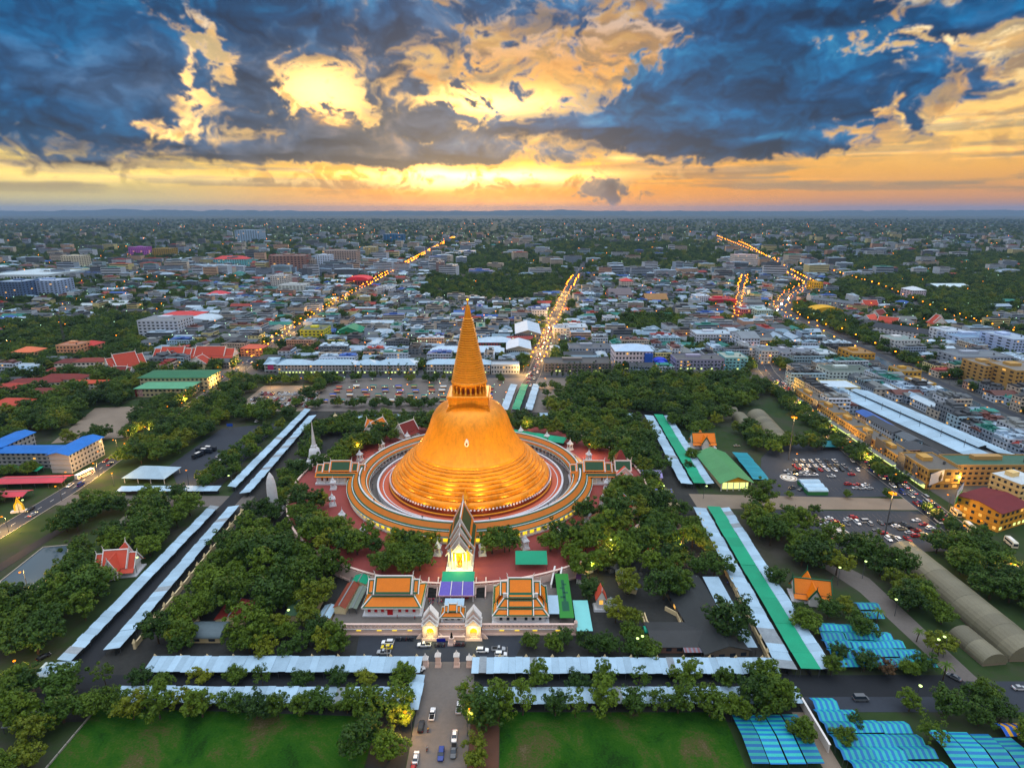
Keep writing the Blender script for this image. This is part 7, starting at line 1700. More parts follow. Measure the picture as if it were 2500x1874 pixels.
for x in np.arange(8, 94, 13): SPOTS.append((x + rt.uniform(-3, 3), 170.6 + rt.uniform(-1.5, 1.5), rt.choice(['mid1', 'dark1', 'open', 'mid2']), rt.uniform(.65, .95), 'front road'))
for (g, x, y, k, s) in ((gQ, 1170, 720, 'dark2', 1.15), (gQ, 1230, 680, 'dark1', 1.0), (gQ, 1130, 980, 'dry', .0), (gQ, 1130, 985, 'light2', .95), (gQ, 330, 650, 'mid1', 1.1), (gQ, 560, 620, 'mid2', 1.0), (gQ, 280, 900, 'dark1', 1.1), (gQ, 480, 960, 'mid1', .9), (gQ, 560, 720, 'light2', .8), (gQ, 1090, 560, 'open', .9)):
 if s: p = g(x, y); SPOTS.append((p.x, p.y, k, s, 'entrance road'))
grow('compound front', rect(-138, -62, 184, 196.5), 8.2, MX, (.7, 1.0)); grow('compound front', rect(2, 62, 184, 195.6), 7.0, ['mid1', 'mid3', 'light1', 'dark1'], (.6, .9))
grow('west garden', [(-135, 198), (-74, 198), (-74, 232), (-98, 262), (-118, 290), (-138, 290)], 11, DK + ['mid2', 'mid1', 'light1', 'mid2'], (.8, 1.6)); grow('west garden', [(-139, 292), (-122, 300), (-126, 345), (-138, 400), (-143, 400)], 9, DK + ['light1'], (.9, 1.25))
grow('terrace', [(-100, 240), (-40, 226), (-34, 240), (-60, 262), (-110, 290)], 8.4, MX, (.8, 1.2)); grow('terrace', [(-14, 238), (2, 241), (-2, 252), (-14, 247)], 6.4, DK, (1.0, 1.25), force=True); grow('terrace', [(-58, 244), (-36, 236), (-36, 250), (-56, 256)], 7, MX, (.8, 1.1), force=True)
grow('terrace', [(18, 232), (60, 262), (80, 320), (66, 320), (40, 270), (16, 246)], 9.4, MX, (.8, 1.25), prob=.8); grow('terrace', [(-124, 330), (-110, 330), (-90, 400), (-30, 425), (40, 415), (68, 350), (78, 350), (60, 410), (10, 432), (-60, 432), (-110, 400)], 9, MX, (.85, 1.25))
for k_ in range(150):
 a_ = 2 * PI * k_ / 150 + rt.uniform(-.02, .02); r_ = rt.choice((86, 91, 96, 107, 109)) + rt.uniform(-1.5, 1.5); dg = math.degrees(a_) % 360
 if (232 < dg < 308) or (r_ < 100 and (205 < dg < 225 or 310 < dg < 322 or dg < 12 or dg > 352 or 172 < dg < 190)): continue
 x_, y_ = CX + r_ * math.cos(a_), CY + r_ * math.sin(a_)
 if can_grow(x_, y_, 0): SPOTS.append((x_, y_, rt.choice(MX), rt.uniform(.8, 1.2), 'terrace'))
for k_ in range(34):
 a_ = math.radians(rt.uniform(301, 350)); r_ = rt.choice((88, 94, 98, 106, 109, 113)); x_, y_ = CX + r_ * math.cos(a_), CY + r_ * math.sin(a_)
 if can_grow(x_, y_, 0): SPOTS.append((x_, y_, rt.choice(MX), rt.uniform(.9, 1.3), 'terrace'))
grow('east garden', [(30, 216), (92, 232), (98, 295), (82, 300), (70, 260), (40, 232)], 9.4, MX, (.8, 1.2), prob=.55); grow('east garden', rect(36, 60, 186, 204), 9, LT, (.6, .9), prob=.6)
for (px, py, k, s) in ((1010, 830, 'dark1', 1.35), (1110, 800, 'mid1', 1.2), (1500, 1150, 'dark2', 1.5), (440, 830, 'dark2', .9), (1090, 560, 'dark1', 1.1), (1330, 470, 'light2', 1.0), (640, 1010, 'light1', .9), (760, 1050, 'light1', .85), (1060, 420, 'dark1', 1.0), (400, 300, 'dark1', 1.1), (640, 330, 'dark2', 1.5)):
 p = gC(px, py); SPOTS.append((p.x, p.y, k, s, 'east garden'))
for (px, py, k, s) in ((170, 700, 'mid2', 1.55), (1650, 820, 'mid2', 1.45)):
 p = gE(1650, 860); 
SPOTS += [(gE(1640, 880).x, gE(1640, 880).y, 'mid2', 1.5, 'west garden'), (gE(1310, 690).x, gE(1310, 690).y, 'mid1', 1.0, 'west garden'), (gE(1200, 850).x, gE(1200, 850).y, 'mid1', 1.0, 'west garden'), (gE(1030, 850).x, gE(1030, 850).y, 'dark2', 1.1, 'west garden')]
grow('rear garden', [(-150, 402), (-100, 404), (-60, 436), (20, 438), (20, 444), (-140, 440)], 8.6, MX, (.85, 1.2)); grow('rear garden', [(30, 420), (74, 350), (96, 330), (104, 445), (30, 446)], 9.4, MX, (.9, 1.35)); grow('rear wood', [(25, 458), (120, 458), (128, 400), (180, 452), (230, 520), (238, 566), (60, 566), (44, 490)], 10.4, MX + ['dark1'], (.9, 1.4))
grow('west grove', [(-206, 186), (-172, 186), (-172, 298), (-196, 298), (-204, 250)], 9.6, DK + ['mid2'], (1.0, 1.5)); grow('west grove', [(-240, 270), (-216, 270), (-210, 300), (-240, 300)], 9, DK, (.9, 1.3)); grow('west grove', [(-226, 178), (-206, 170), (-206, 218), (-226, 212)], 9.6, DK + LT, (.9, 1.3))
grow('bus park hedge', [(-192, 324), (-173, 324), (-176, 468), (-182, 468), (-184, 400)], 7.6, MX, (.7, 1.0)); grow('bus park trees', [(-250, 352), (-226, 354), (-222, 432), (-186, 440), (-186, 468), (-262, 466), (-264, 380)], 9.4, DK + ['mid1'], (.9, 1.35)); grow('bus park hedge', [(-240, 323), (-176, 323), (-176, 329), (-240, 329)], 8, MX, (.6, .85), m=.5)
grow('roadside grove', [(-282, 400), (-272, 400), (-288, 540), (-300, 540), (-306, 486), (-286, 430)], 7, ['dark1', 'dark2'], (.7, 1.0)); grow('palace trees', [(-460, 420), (-360, 420), (-330, 400), (-352, 480), (-345, 500), (-345, 560), (-420, 580), (-520, 560)], 12, MX, (.9, 1.4)); grow('palace trees', [(-360, 386), (-332, 386), (-340, 400), (-420, 430)], 11, LT, (.8, 1.2))
grow('corner trees', [(-176, 130), (-142, 130), (-141, 166), (-158, 172), (-190, 160)], 9, MX, (.9, 1.2)); grow('corner trees', [(-200, 150), (-178, 150), (-170, 172), (-200, 172)], 12, LT, (.6, .9))
grow('east grove', [(116, 176), (120, 176), (121, 205), (118, 232), (112, 232)], 7.2, MX, (.7, 1.0), m=.3); grow('east grove', [(116, 240), (150, 232), (160, 256), (140, 300), (118, 300)], 9.6, MX, (.9, 1.5), prob=.8); grow('east grove', [(158, 176), (180, 200), (178, 256), (160, 252), (164, 220)], 8.6, DK + ['light1', 'light2'], (.8, 1.25))
grow('market street trees', [(202, 130), (226, 130), (228, 256), (224, 262), (203, 256), (201, 180)], 8.8, DK + ['mid1'], (.9, 1.3)); grow('market street trees', rect(160, 200, 256, 262), 8, MX, (.7, 1.0)); grow('market street trees', [(224, 266), (229, 266), (232, 296), (227, 298)], 5, ['mid1', 'light2'], (.5, .7), m=0); grow('market street trees', [(228, 314), (234, 320), (240, 420), (246, 520), (236, 560), (224, 420)], 6.5, MX, (.6, .9), m=0)
grow('car park trees', [(166, 376), (214, 380), (214, 404), (206, 440), (168, 440)], 8.6, MX, (.8, 1.15)); grow('car park trees', rect(156, 224, 311, 315), 8.5, ['mid2', 'light1'], (.4, .6), m=0, prob=.7); grow('car park trees', rect(150, 222, 292, 297), 9, ['mid1', 'mid2', 'dry'], (.35, .55), m=0, prob=.6); grow('car park trees', rect(142, 150, 324, 374), 6, ['mid1', 'light1'], (.5, .7), m=0, prob=.9); grow('car park trees', rect(112, 122, 326, 390), 8, MX, (.6, .9), m=0, prob=.5)
grow('tent trees', [(128, 158), (150, 150), (166, 158), (164, 166), (136, 164)], 7.6, MX, (.7, 1.0), m=.2, prob=.8); grow('tent trees', [(150, 137), (166, 140), (168, 150), (156, 147)], 8, DK, (.8, 1.1), m=0)
for (px, py, k, s) in ((740, 870, 'dark1', 1.0), (760, 1075, 'dark2', .75), (880, 1100, 'dry', .7), (1020, 1100, 'dry', .6), (1110, 1080, 'dark1', .7), (630, 1520, 'mid1', .6), (700, 1420, 'mid2', .5), (1150, 1540, 'open', .8), (540, 760, 'dark2', .85), (640, 740, 'dark1', .8), (560, 1100, 'mid2', .7), (600, 1010, 'light2', .6), (380, 1500, 'mid1', .8), (90, 1300, 'dark2', 1.1), (200, 1290, 'mid1', 1.1)):
 p = gD(px, py); SPOTS.append((p.x, p.y, k, s, 'tent trees'))
for (g, px, py, s) in ((gD, 835, 800, 1.0), (gD, 1235, 1130, 1.0), (gF, 1150, 1380, 1.3), (gE, 530, 440, 1.2), (gD, 1075, 900, .8)): p = g(px, py); SPOTS.append((p.x, p.y, 'palm', s, 'palms'))
for (px, py) in ((1210, 1180), (1000, 1190)): p = gF(px, py); SPOTS.append((p.x, p.y, 'dry', 1.0, 'west grove'))
for x in list(np.arange(40, 236, 5.2)) + list(np.arange(-166, -40, 9)): SPOTS.append((x + rt.uniform(-1, 1), 569 + rt.uniform(-.8, .8), 'cypress', rt.uniform(1.1, 1.7), 'cypress row'))
grow('market square trees', [(-170, 474), (-60, 474), (-60, 486), (-170, 486)], 8, MX, (.6, .9)); grow('market square trees', rect(-175, 0, 552, 568), 9, MX, (.5, .8), prob=.7); grow('market square trees', rect(28, 44, 470, 540), 9, MX, (.6, .9), prob=.7); grow('car park trees', [(-236, 545), (-168, 547), (-168, 566), (-290, 566)], 8, MX, (.6, .95)); grow('car park trees', [(-262, 470), (-236, 472), (-238, 545), (-268, 540)], 8.6, DK, (.8, 1.1)); grow('car park trees', rect(-186, -168, 474, 560), 8, MX, (.6, .9), prob=.7)
for x, y in ((-9, 226), ): pass
def vsize(s): u, v, f = vis(s[0], s[1]); return s[3] / f
SPOTS = [s for s in SPOTS if -40 < vis(s[0], s[1])[0] < 2540 and vis(s[0], s[1], 12)[1] < 1900]
SPOTS.sort(key=vsize, reverse=True)
KN = {'dark1': 'dense dark green tree', 'dark2': 'tall dense dark green tree', 'mid1': 'full green tree', 'mid2': 'tall rounded green tree', 'mid3': 'wide spreading green tree', 'light1': 'yellow green tree', 'light2': 'low yellow green tree', 'open': 'slender open crowned tree', 'dry': 'brownish dry leaved tree', 'cypress': 'narrow columnar cypress', 'palm': 'palm with drooping fronds', 'bush': 'round shrub'}
ZN = {'lawn edge': 'on the lawn edge by the sheds', 'front road': 'between the front road sheds', 'entrance road': 'beside the entrance road', 'compound front': 'behind the cream wall of the front shed', 'west garden': 'in the cream turret garden', 'terrace': 'on the red terrace', 'east garden': 'in the garden by the black roofed hall', 'rear garden': 'in the garden behind the golden stupa', 'rear wood': 'in the wood behind the green lane', 'west grove': 'in the grove around the red roofed hall', 'bus park hedge': 'in the hedge by the bus park', 'bus park trees': 'between the bus park and main road', 'roadside grove': 'in the strip beside the school yard', 'palace trees': 'among the maroon roofed houses', 'corner trees': 'in the corner by the grey shelter', 'east grove': 'in the grove around the orange pavilion', 'market street trees': 'in the strip beside the market street', 'car park trees': 'around the car parks', 'tent trees': 'among the striped market tents', 'palms': 'standing alone', 'cypress row': 'in the row before the shops', 'market square trees': 'around the market square'}
PRT = {}
NT = 300
for (x, y, k, s, zn) in SPOTS[:NT]:
 lab = f'{"large " if s > 1.22 else ("small " if s < .72 else "")}{KN[k]} {ZN[zn]}'; grp = 'trees ' + ZN[zn]; sc = (s * rt.uniform(.92, 1.1), s * rt.uniform(.92, 1.1), s * rt.uniform(.9, 1.1)); rot = rt.uniform(0, 6.28)
 if k in PRT: dup(PRT[k], (x, y, base_z(x, y)), rot, sc, lab, grp)
 else:
  nm, cm_, tm_ = TREES[k]; t = thing(nm, lab, 'tree', (x, y, base_z(x, y)), rot, grp); t.scale = sc
  part(t, 'trunk', tm_, None); part(t, 'crown', cm_, None); PRT[k] = t
# everything further off is one mass of trees: points carrying the same crowns
def tree_stuff(name, label, pts, keys):
 """pts: (x, y, z, scale); geometry nodes put a random crown of keys on each point"""
 me = bpy.data.meshes.new(name); me.from_pydata([p[:3] for p in pts], [], [])
 at = me.attributes.new('tree_scale', 'FLOAT', 'POINT'); at.data.foreach_set('value', [p[3] for p in pts])
 ob = link(name, me); ob['kind'] = 'stuff'; tag(ob, label, 'trees')
 ng = bpy.data.node_groups.new(name, 'GeometryNodeTree')
 ng.interface.new_socket('Geometry', in_out='INPUT', socket_type='NodeSocketGeometry'); ng.interface.new_socket('Geometry', in_out='OUTPUT', socket_type='NodeSocketGeometry')
 gi, go = ng.nodes.new('NodeGroupInput'), ng.nodes.new('NodeGroupOutput')
 jn = ng.nodes.new('GeometryNodeJoinGeometry')
 for k in keys:
  src = next(c for c in KIDS[PRT[k].name] if c.name.startswith('crown'))
  oi = ng.nodes.new('GeometryNodeObjectInfo'); oi.inputs['Object'].default_value = src; oi.inputs['As Instance'].default_value = True; oi.transform_space = 'ORIGINAL'
  ng.links.new(oi.outputs['Geometry'], jn.inputs[0])
 ip = ng.nodes.new('GeometryNodeInstanceOnPoints'); ng.links.new(gi.outputs[0], ip.inputs['Points']); ng.links.new(jn.outputs[0], ip.inputs['Instance'])
 ip.inputs['Pick Instance'].default_value = True
 rv = ng.nodes.new('FunctionNodeRandomValue'); rv.data_type = 'INT'
 rv.inputs[4].default_value = 0; rv.inputs[5].default_value = len(keys) - 1; ng.links.new(rv.outputs[2], ip.inputs['Instance Index'])
 rr_ = ng.nodes.new('FunctionNodeRandomValue'); rr_.data_type = 'FLOAT_VECTOR'; rr_.inputs[0].default_value = (0, 0, 0); rr_.inputs[1].default_value = (0, 0, 6.28); ng.links.new(rr_.outputs[0], ip.inputs['Rotation'])
 na = ng.nodes.new('GeometryNodeInputNamedAttribute'); na.data_type = 'FLOAT'; na.inputs[0].default_value = 'tree_scale'
 ng.links.new(na.outputs[0], ip.inputs['Scale'])
 ng.links.new(ip.outputs[0], go.inputs[0])
 md = ob.modifiers.new('scatter', 'NODES'); md.node_group = ng
 return ob
far = [(x, y, base_z(x, y) + (0 if k not in ('cypress',) else 0), s) for (x, y, k, s, zn) in SPOTS[NT:] if k not in ('cypress', 'palm')]
cyp = [(x, y, 0, s) for (x, y, k, s, zn) in SPOTS[NT:] if k == 'cypress']
q = random.Random(77)
def far_ok(x, y):
 return not (blocked(x, y, 3) or on_road(x, y, 2))
HOUSE = {}
for (px, py, k, rot) in cands: HOUSE.setdefault((int(px // 20), int(py // 20)), []).append((px, py, max(PROTOS[k][1], PROTOS[k][2]) * .36))
def near_house(x, y):
 i, j = int(x // 20), int(y // 20)
 return any(abs(x - hx) < hr and abs(y - hy) < hr for a in (-1, 0, 1) for b in (-1, 0, 1) for hx, hy, hr in HOUSE.get((i + a, j + b), ()))
for w, b in zip(WOODS[:6], WOODB):
 n = int((b[1] - b[0]) * (b[3] - b[2]) / 160)
 for _ in range(min(n, 9000)):
  x, y = q.uniform(b[0], b[1]), q.uniform(b[2], b[3])
  if inside((x, y), w) and far_ok(x, y) and not near_house(x, y): far.append((x, y, -1.5, q.uniform(.8, 1.5)))
for _ in range(22000):
 y = 600 + 1900 * q.random() ** 1.3; x = q.uniform(-1, 1) * (y * .92 + 80)
 if far_ok(x, y) and not near_house(x, y): far.append((x, y, -1.0, q.uniform(.5, 1.15)))
for _ in range(2600):
 y = q.uniform(170, 620); s_ = q.choice((-1, 1)); x = s_ * (q.uniform(400, 660) if s_ > 0 else q.uniform(290, 640))
 if far_ok(x, y) and not near_house(x, y) and not inside((x, y), [(-352, 478), (-310, 484), (-286, 410), (-330, 398)]): far.append((x, y, -.8, q.uniform(.6, 1.2)))
for _ in range(11000):
 y = 2000 + 9000 * q.random() ** 1.5; x = q.uniform(-1, 1) * y * .92
 if not on_road(x, y, 2): far.append((x, y, -2.0, q.uniform(.9, 1.9) * (1 + y / 16000)))
for k in ('dark1', 'mid1', 'dark2', 'mid3', 'light1', 'cypress'):
 if k not in PRT:
  nm, cm_, tm_ = TREES[k]; t = thing(nm, f'{KN[k]} at the far end of the row before the shops', 'tree', (150, 569, 0), 0, 'trees in the row before the shops'); part(t, 'trunk', tm_, None); part(t, 'crown', cm_, None); PRT[k] = t
tree_stuff('background_trees', 'mass of trees between the houses and out to the horizon', far, ['dark1', 'mid1', 'dark2', 'mid3', 'light1', 'dark1', 'dark2'])
if cyp: tree_stuff('cypress_screen', 'screen of narrow dark cypresses before the shop fronts', cyp, ['cypress', 'cypress'])
# one tree crowns on ground level keep their trunks hidden by the crown itself at this distance
# ------------------------------------------------------------------ street lamps
def lamp_proto(h, arm, head, mt, name='street_lamp'):
 t = thing(name, 'x', 'street lamp', (0, 0, 0))
 part(t, 'pole', MB().cone((0, 0, 0), (0, 0, h), .14, .09, 8), 'metal_grey')
 if arm: part(t, 'arm', MB().bar((0, 0, h - .05), (arm, 0, h + .35), .12), 'metal_grey')
 s = head; hd = part(t, 'lamp_head', MB().lathe([(.02, h + .35 + s * .35), (s * .7, h + .35 + s * .22), (s, h + .35), (s * .75, h + .35 - s * .5), (.02, h + .35 - s * .7)], 10, (arm, 0)), mt, True)
 return t
LP = lamp_proto(9.0, 1.8, .5, 'lamp_amber'); LPF = lamp_proto(9.5, 1.8, .85, 'lamp_orange'); LPW = lamp_proto(8.0, 1.2, .55, 'lamp_white')
first = {}
def place_lamp(pr, x, y, rz, label, group):
 if pr.name not in first:
  first[pr.name] = 1; pr.location = (x, y, 0); pr.rotation_euler = (0, 0, rz); pr['label'] = label; pr['group'] = group; return pr
 return dup(pr, (x, y, 0), rz, None, label, group)
LAMPS = []
def lamp_line(line, step, off, lab, y0=0, y1=1e9, both=True, pr=None):
 for s in ((-1, 1) if both else (1,)):
  for p, h in along(line, step, s * off, 6 if s > 0 else step * .5):
   p = p + Vector((rt.uniform(-1.5, 1.5), rt.uniform(-6, 6), 0))
   if y0 < p.y < y1: LAMPS.append((p.x, p.y, h + (PI / 2 if s < 0 else -PI / 2), lab))
lamp_line(LEFT_ROAD[5:], 27, 6.5, 'on the long straight main road to the horizon', 430, 3700); lamp_line(LEFT_ROAD[:6], 34, 6.5, 'on the main road beside the school', 180, 440)
lamp_line(MID_ROAD[2:], 27, 7.5, 'on the avenue behind the spire', 583, 1500); lamp_line(ROAD3, 32, 6.2, 'on the short shop street before the canal', 860, 1500)
lamp_line(CANAL[2:8], 28, 11, 'on the curved canal bank', 800, 1600); lamp_line(CANAL[7:], 46, 18, 'on the straight canal road', 400, 800, True); lamp_line(CANAL[:3], 70, 12, 'on the far canal road', 1600, 3900, False)
lamp_line(FAR_R, 44, 6, 'on the eastern ring road', 740, 3200, False); lamp_line(MARKET, 30, 8.4, 'on the market street', 200, 700); lamp_line([(-300, 578), (20, 577), (240, 590)], 34, 6.5, 'on the cross street before the shop rows', 0, 1e9, False)
LAMPS = [l for l in LAMPS if -20 < vis(l[0], l[1])[0] < 2520]
LAMPS.sort(key=lambda l: l[1])
for (x, y, rz, lab) in LAMPS[:262]: place_lamp(LP if y < 620 else LPF, x, y, rz, 'orange glowing street lamp ' + lab, 'street lamps ' + lab)
# single bright lamps seen in the picture, with their own light
BIG = [(gW, 115, 915, 'among the palace trees'), (gW, 247, 1050, 'by the pavilion at the west gate'), (gW, 408, 1048, 'at the meeting of west gate road and dark lane'), (gW, 770, 988, 'by the white hall on the ring'), (gW, 1275, 990, 'beside the pink gabled porch'), (gW, 1138, 935, 'over the teal stall roofs'), (gW, 1180, 838, 'where the avenue meets the rear square'), (gW, 653, 838, 'at the rear car park'), (gW, 585, 838, 'by the corner shop with magenta sign'), (gW, 1470, 1210, 'over the gate road of the car parks'), (gW, 255, 975, 'at the school corner'), (gW, 60, 1270, 'beside the gold arch'), (gW, 2070, 1060, 'under the green billboard'), (gW, 1715, 1010, 'in the far car park'), (gW, 45, 1480, 'at the grey corner shelter'), (gW, 1010, 1590, 'in the tree beside the entrance road'), (gW, 890, 1590, 'behind the white road tent')]
for (g, x, y, lab) in BIG:
 p = g(x, y); z = base_z(p.x, p.y); p = g(x, y, z)
 r = place_lamp(LP, p.x, p.y, rt.uniform(0, 6), 'bright orange lamp ' + lab, 'bright orange lamps'); r.location.z = z
 pl = bpy.data.lights.new('lamp_light', 'POINT'); pl.energy = 5200; pl.color = (1.0, .55, .14); pl.shadow_soft_size = .6
 link('lamp_light', pl, r, (1.8, 0, 7.9))
for (px, py, h, lab) in ((940, 490, 30, 'beside the far car park'), (1460, 900, 24, 'between the two car parks')):
 p = gK(px, py); t = thing('lamp_mast', f'tall mast with a ring of orange lamps {lab}', 'lamp mast', (p.x, p.y, 0)); part(t, 'pole', MB().cone((0, 0, 0), (0, 0, h), .4, .2, 10), 'metal_grey')
 for k in range(5): a = k * 2 * PI / 5; part(t, 'lamp_head', MB().tbox(1.3 * math.cos(a) - .5, 1.3 * math.cos(a) + .5, 1.3 * math.sin(a) - .5, 1.3 * math.sin(a) + .5, h - .4, h + .1, .1), 'lamp_amber')
 pl = bpy.data.lights.new('mast_light', 'POINT'); pl.energy = 16000; pl.color = (1.0, .6, .2); pl.shadow_soft_size = 1.2; link('mast_light', pl, t, (0, 0, h - 1.2))
for (g, x, y, lab) in ((gD, 600, 560, 'by the orange pavilion'), (gD, 750, 520, 'over the teal bench roof'), (gD, 950, 500, 'in the grove by the barrel hall'), (gD, 945, 745, 'under the palm by the tents'), (gD, 1165, 985, 'at the bend of the east lane'), (gD, 1235, 995, 'across the bend of the east lane'), (gD, 1070, 1270, 'by the grey lot'), (gE, 890, 400, 'beside the red roofed hall'), (gE, 1870, 760, 'in the garden tree behind the wall'), (gF, 1570, 1080, 'in the hedge by the west gate'), (gC, 530, 400, 'in the garden of small shrines'), (gC, 780, 1260, 'behind the front shed'), (gC, 860, 1250, 'next to the one behind the front shed'), (gK, 480, 700, 'at the east gate of the ring'), (gF, 170, 1260, 'by the pond')):
 p = g(x, y); place_lamp(LPW, p.x, p.y, rt.uniform(0, 6), 'greenish white lamp ' + lab, 'greenish white lamps')
for m in ('lamp_orange', 'lamp_amber', 'lamp_white', 'lit_yellow', 'lit_warm', 'lit_shop', 'head_light', 'tail_light'): MATS[m].cycles.emission_sampling = 'NONE'
for ln, e, st_ in ((LEFT_ROAD, 26000, 58), (MID_ROAD, 22000, 46), (MARKET, 12000, 52), (ROAD3, 26000, 60), (CANAL[2:9], 22000, 70)):
 lamps_ = [o for o in COL.objects if o.type == 'EMPTY' and o.name.startswith('street_lamp')]
 last = None
 for o in sorted(lamps_, key=lambda o: o.location.y):
  rx = road_x(ln, o.location.y)
  if rx is None or abs(o.location.x - rx) > 14 or o.location.y > 2600: continue
  if last is not None and o.location.y - last < st_: continue
  last = o.location.y
  pl = bpy.data.lights.new('lamp_light', 'POINT'); pl.energy = e * (1.6 if ln is MID_ROAD else 1.0); pl.color = (1.0, .52, .14); pl.shadow_soft_size = .7; link('lamp_light', pl, o, (3.0, 0, 7.6))
# the small lights of the far town
def dots(name, label, pts, mt):
 mb = MB()
 for x, y, z, r in pts: mb.add([(x - r, y, z), (x, y - r, z), (x + r, y, z), (x, y + r, z), (x, y, z + r), (x, y, z - r)], [(0, 1, 4), (1, 2, 4), (2, 3, 4), (3, 0, 4), (1, 0, 5), (2, 1, 5), (3, 2, 5), (0, 3, 5)])
 o = link(name, mb.mesh(name, mt)); o['kind'] = 'stuff'; tag(o, label, 'lights')
emis('far_orange', (255, 136, 16), 12.0); emis('far_white', (190, 240, 200), 4.0)
for m in ('far_orange', 'far_white'): MATS[m].cycles.emission_sampling = 'NONE'
q = random.Random(31); po, pw = [], []
for (x, y, rz, lab) in LAMPS[262:]: po.append((x, y, 9.4, .9 + y * .00035))
for _ in range(2200):
 y = 700 + 7000 * q.random() ** 1.7; x = q.uniform(-1, 1) * y * .9
 if wood(x, y) and q.random() < .7: continue
 (po if q.random() < .5 else pw).append((x, y, q.uniform(6, 12), .28 + y * .0003))
for _ in range(70):
 y = 480 + 85 * q.random(); x = q.uniform(-165, -5); (po if q.random() < .5 else pw).append((x, y, 3.2, .3))
dots('far_orange_lights', 'scattered orange street lights across the distant town', po, 'far_orange'); dots('far_white_lights', 'scattered white green lights across the distant town', pw, 'far_white')

# ------------------------------------------------------------------ vehicles (front towards local +x)
def wheel_parts(t, xs, y, r, w=.22):
 me = MB().mi(0).cone((0, -w / 2, 0), (0, w / 2, 0), r, r, 12).mesh('wheel', 'tyre'); rm = MB().cone((0, -w / 2 - .02, 0), (0, w / 2 + .02, 0), r * .55, r * .55, 8).mesh('rim', 'metal_grey')
 for x in xs:
  for s in (-1, 1):
   wp = part(t, 'wheel', me, None, loc=(x, s * y, r)); part(wp, 'rim', rm, None)
def loft(mb, secs):
 """secs: (x, half width, z0, z1, half width at top)"""
 o = len(mb.v)
 for x, hw, z0, z1, tw in secs: mb.v += [(x, -hw, z0), (x, hw, z0), (x, hw, (z0 + z1) / 2 + .1), (x, tw, z1), (x, -tw, z1), (x, -hw, (z0 + z1) / 2 + .1)]
 for i in range(len(secs) - 1):
  a = o + i * 6; mb.f += [(a + k, a + 6 + k, a + 6 + (k + 1) % 6, a + (k + 1) % 6) for k in range(6)]; mb.m += [mb.cur] * 6
 mb.f += [tuple(o + k for k in range(6)), tuple(o + (len(secs) - 1) * 6 + k for k in range(5, -1, -1))]; mb.m += [mb.cur] * 2
 return mb
def car_proto(kind):
 L, W = {'sedan': (4.5, 1.78), 'suv': (4.7, 1.9), 'pickup': (5.2, 1.86), 'van': (5.3, 1.95)}[kind]; h = L / 2; w = W / 2
 t = thing({'sedan': 'parked_car', 'suv': 'parked_suv', 'pickup': 'pickup_truck', 'van': 'passenger_van'}[kind], 'x', {'sedan': 'car', 'suv': 'car', 'pickup': 'pickup truck', 'van': 'van'}[kind])
 b = MB(); c = MB()
 if kind == 'sedan':
  loft(b, [(-h, w * .86, .42, .84, w * .8), (-h + .35, w * .97, .25, .95, w * .86), (-h + 1.0, w, .25, .95, w * .88), (h - 1.5, w, .25, .92, w * .88), (h - .4, w * .95, .25, .78, w * .84), (h, w * .82, .4, .66, w * .76)])
  loft(c, [(-h + .55, w * .84, .9, .95, w * .76), (-h + 1.15, w * .84, .9, 1.36, w * .66), (-h + 1.6, w * .84, .9, 1.44, w * .66), (.35, w * .84, .9, 1.42, w * .66), (1.15, w * .84, .88, .93, w * .74)]); top = (-h + 1.2, .3, 1.46, w * .64)
 elif kind in ('suv', 'van'):
  H2 = 1.72 if kind == 'suv' else 2.15
  loft(b, [(-h, w * .9, .45, 1.05, w * .88), (-h + .25, w, .3, 1.1, w * .92), (h - 1.3, w, .3, 1.05, w * .92), (h - .3, w * .95, .3, .95, w * .86), (h, w * .85, .45, .8, w * .8)])
  e = h - (1.35 if kind == 'suv' else .75)
  loft(c, [(-h + .08, w * .9, 1.02, 1.2, w * .86), (-h + .3, w * .9, 1.0, H2 - .08, w * .76), (-h + .8, w * .9, 1.0, H2, w * .76), (e - .8, w * .9, 1.0, H2 - .02, w * .76), (e, w * .88, .98, 1.08, w * .82)]); top = (-h + .4, e - .75, H2 + .02, w * .74)
 else:
  loft(b, [(-h, w * .95, .5, .98, w * .95), (-h + .3, w, .4, 1.0, w * .95), (h - 1.5, w, .35, 1.02, w * .92), (h - .35, w * .95, .35, .95, w * .86), (h, w * .85, .45, .78, w * .8)])
  loft(c, [(-.45, w * .9, 1.0, 1.12, w * .84), (-.3, w * .9, 1.0, 1.66, w * .74), (.5, w * .9, 1.0, 1.66, w * .74), (1.25, w * .88, .98, 1.06, w * .82)]); top = (-.28, .55, 1.68, w * .72)
 part(t, 'body', b, 'car_paint'); part(t, 'cabin_glass', c, 'glass')
 part(t, 'roof_panel', MB().box(top[0], top[1], -top[3], top[3], top[2] - .05, top[2]), 'car_paint')
 if kind == 'pickup': part(t, 'load_bed', MB().box(-h + .15, -.55, -w * .82, w * .82, .99, 1.03), 'dark')
 wheel_parts(t, (-h * .62, h * .62), w - .08, .34)
 for s in (-1, 1):
  part(t, 'headlight', MB().box(h - .14, h - .02, s * w * .62 - .18, s * w * .62 + .18, .62, .78), 'white_paint'); part(t, 'taillight', MB().box(-h - .01, -h + .1, s * w * .7 - .12, s * w * .7 + .12, .72, .9), 'red_door')
 return t
CARS = {k: car_proto(k) for k in ('sedan', 'suv', 'pickup', 'van')}
CNAMES = [((232, 234, 238), 'white'), ((168, 172, 178), 'silver'), ((28, 30, 34), 'black'), ((88, 92, 98), 'dark grey'), ((170, 30, 28), 'red'), ((30, 56, 140), 'blue'), ((150, 138, 116), 'bronze'), ((236, 206, 20), 'yellow')]
KC = {'sedan': 'saloon car', 'suv': 'tall car', 'pickup': 'pickup truck', 'van': 'passenger van'}
usedc = {}
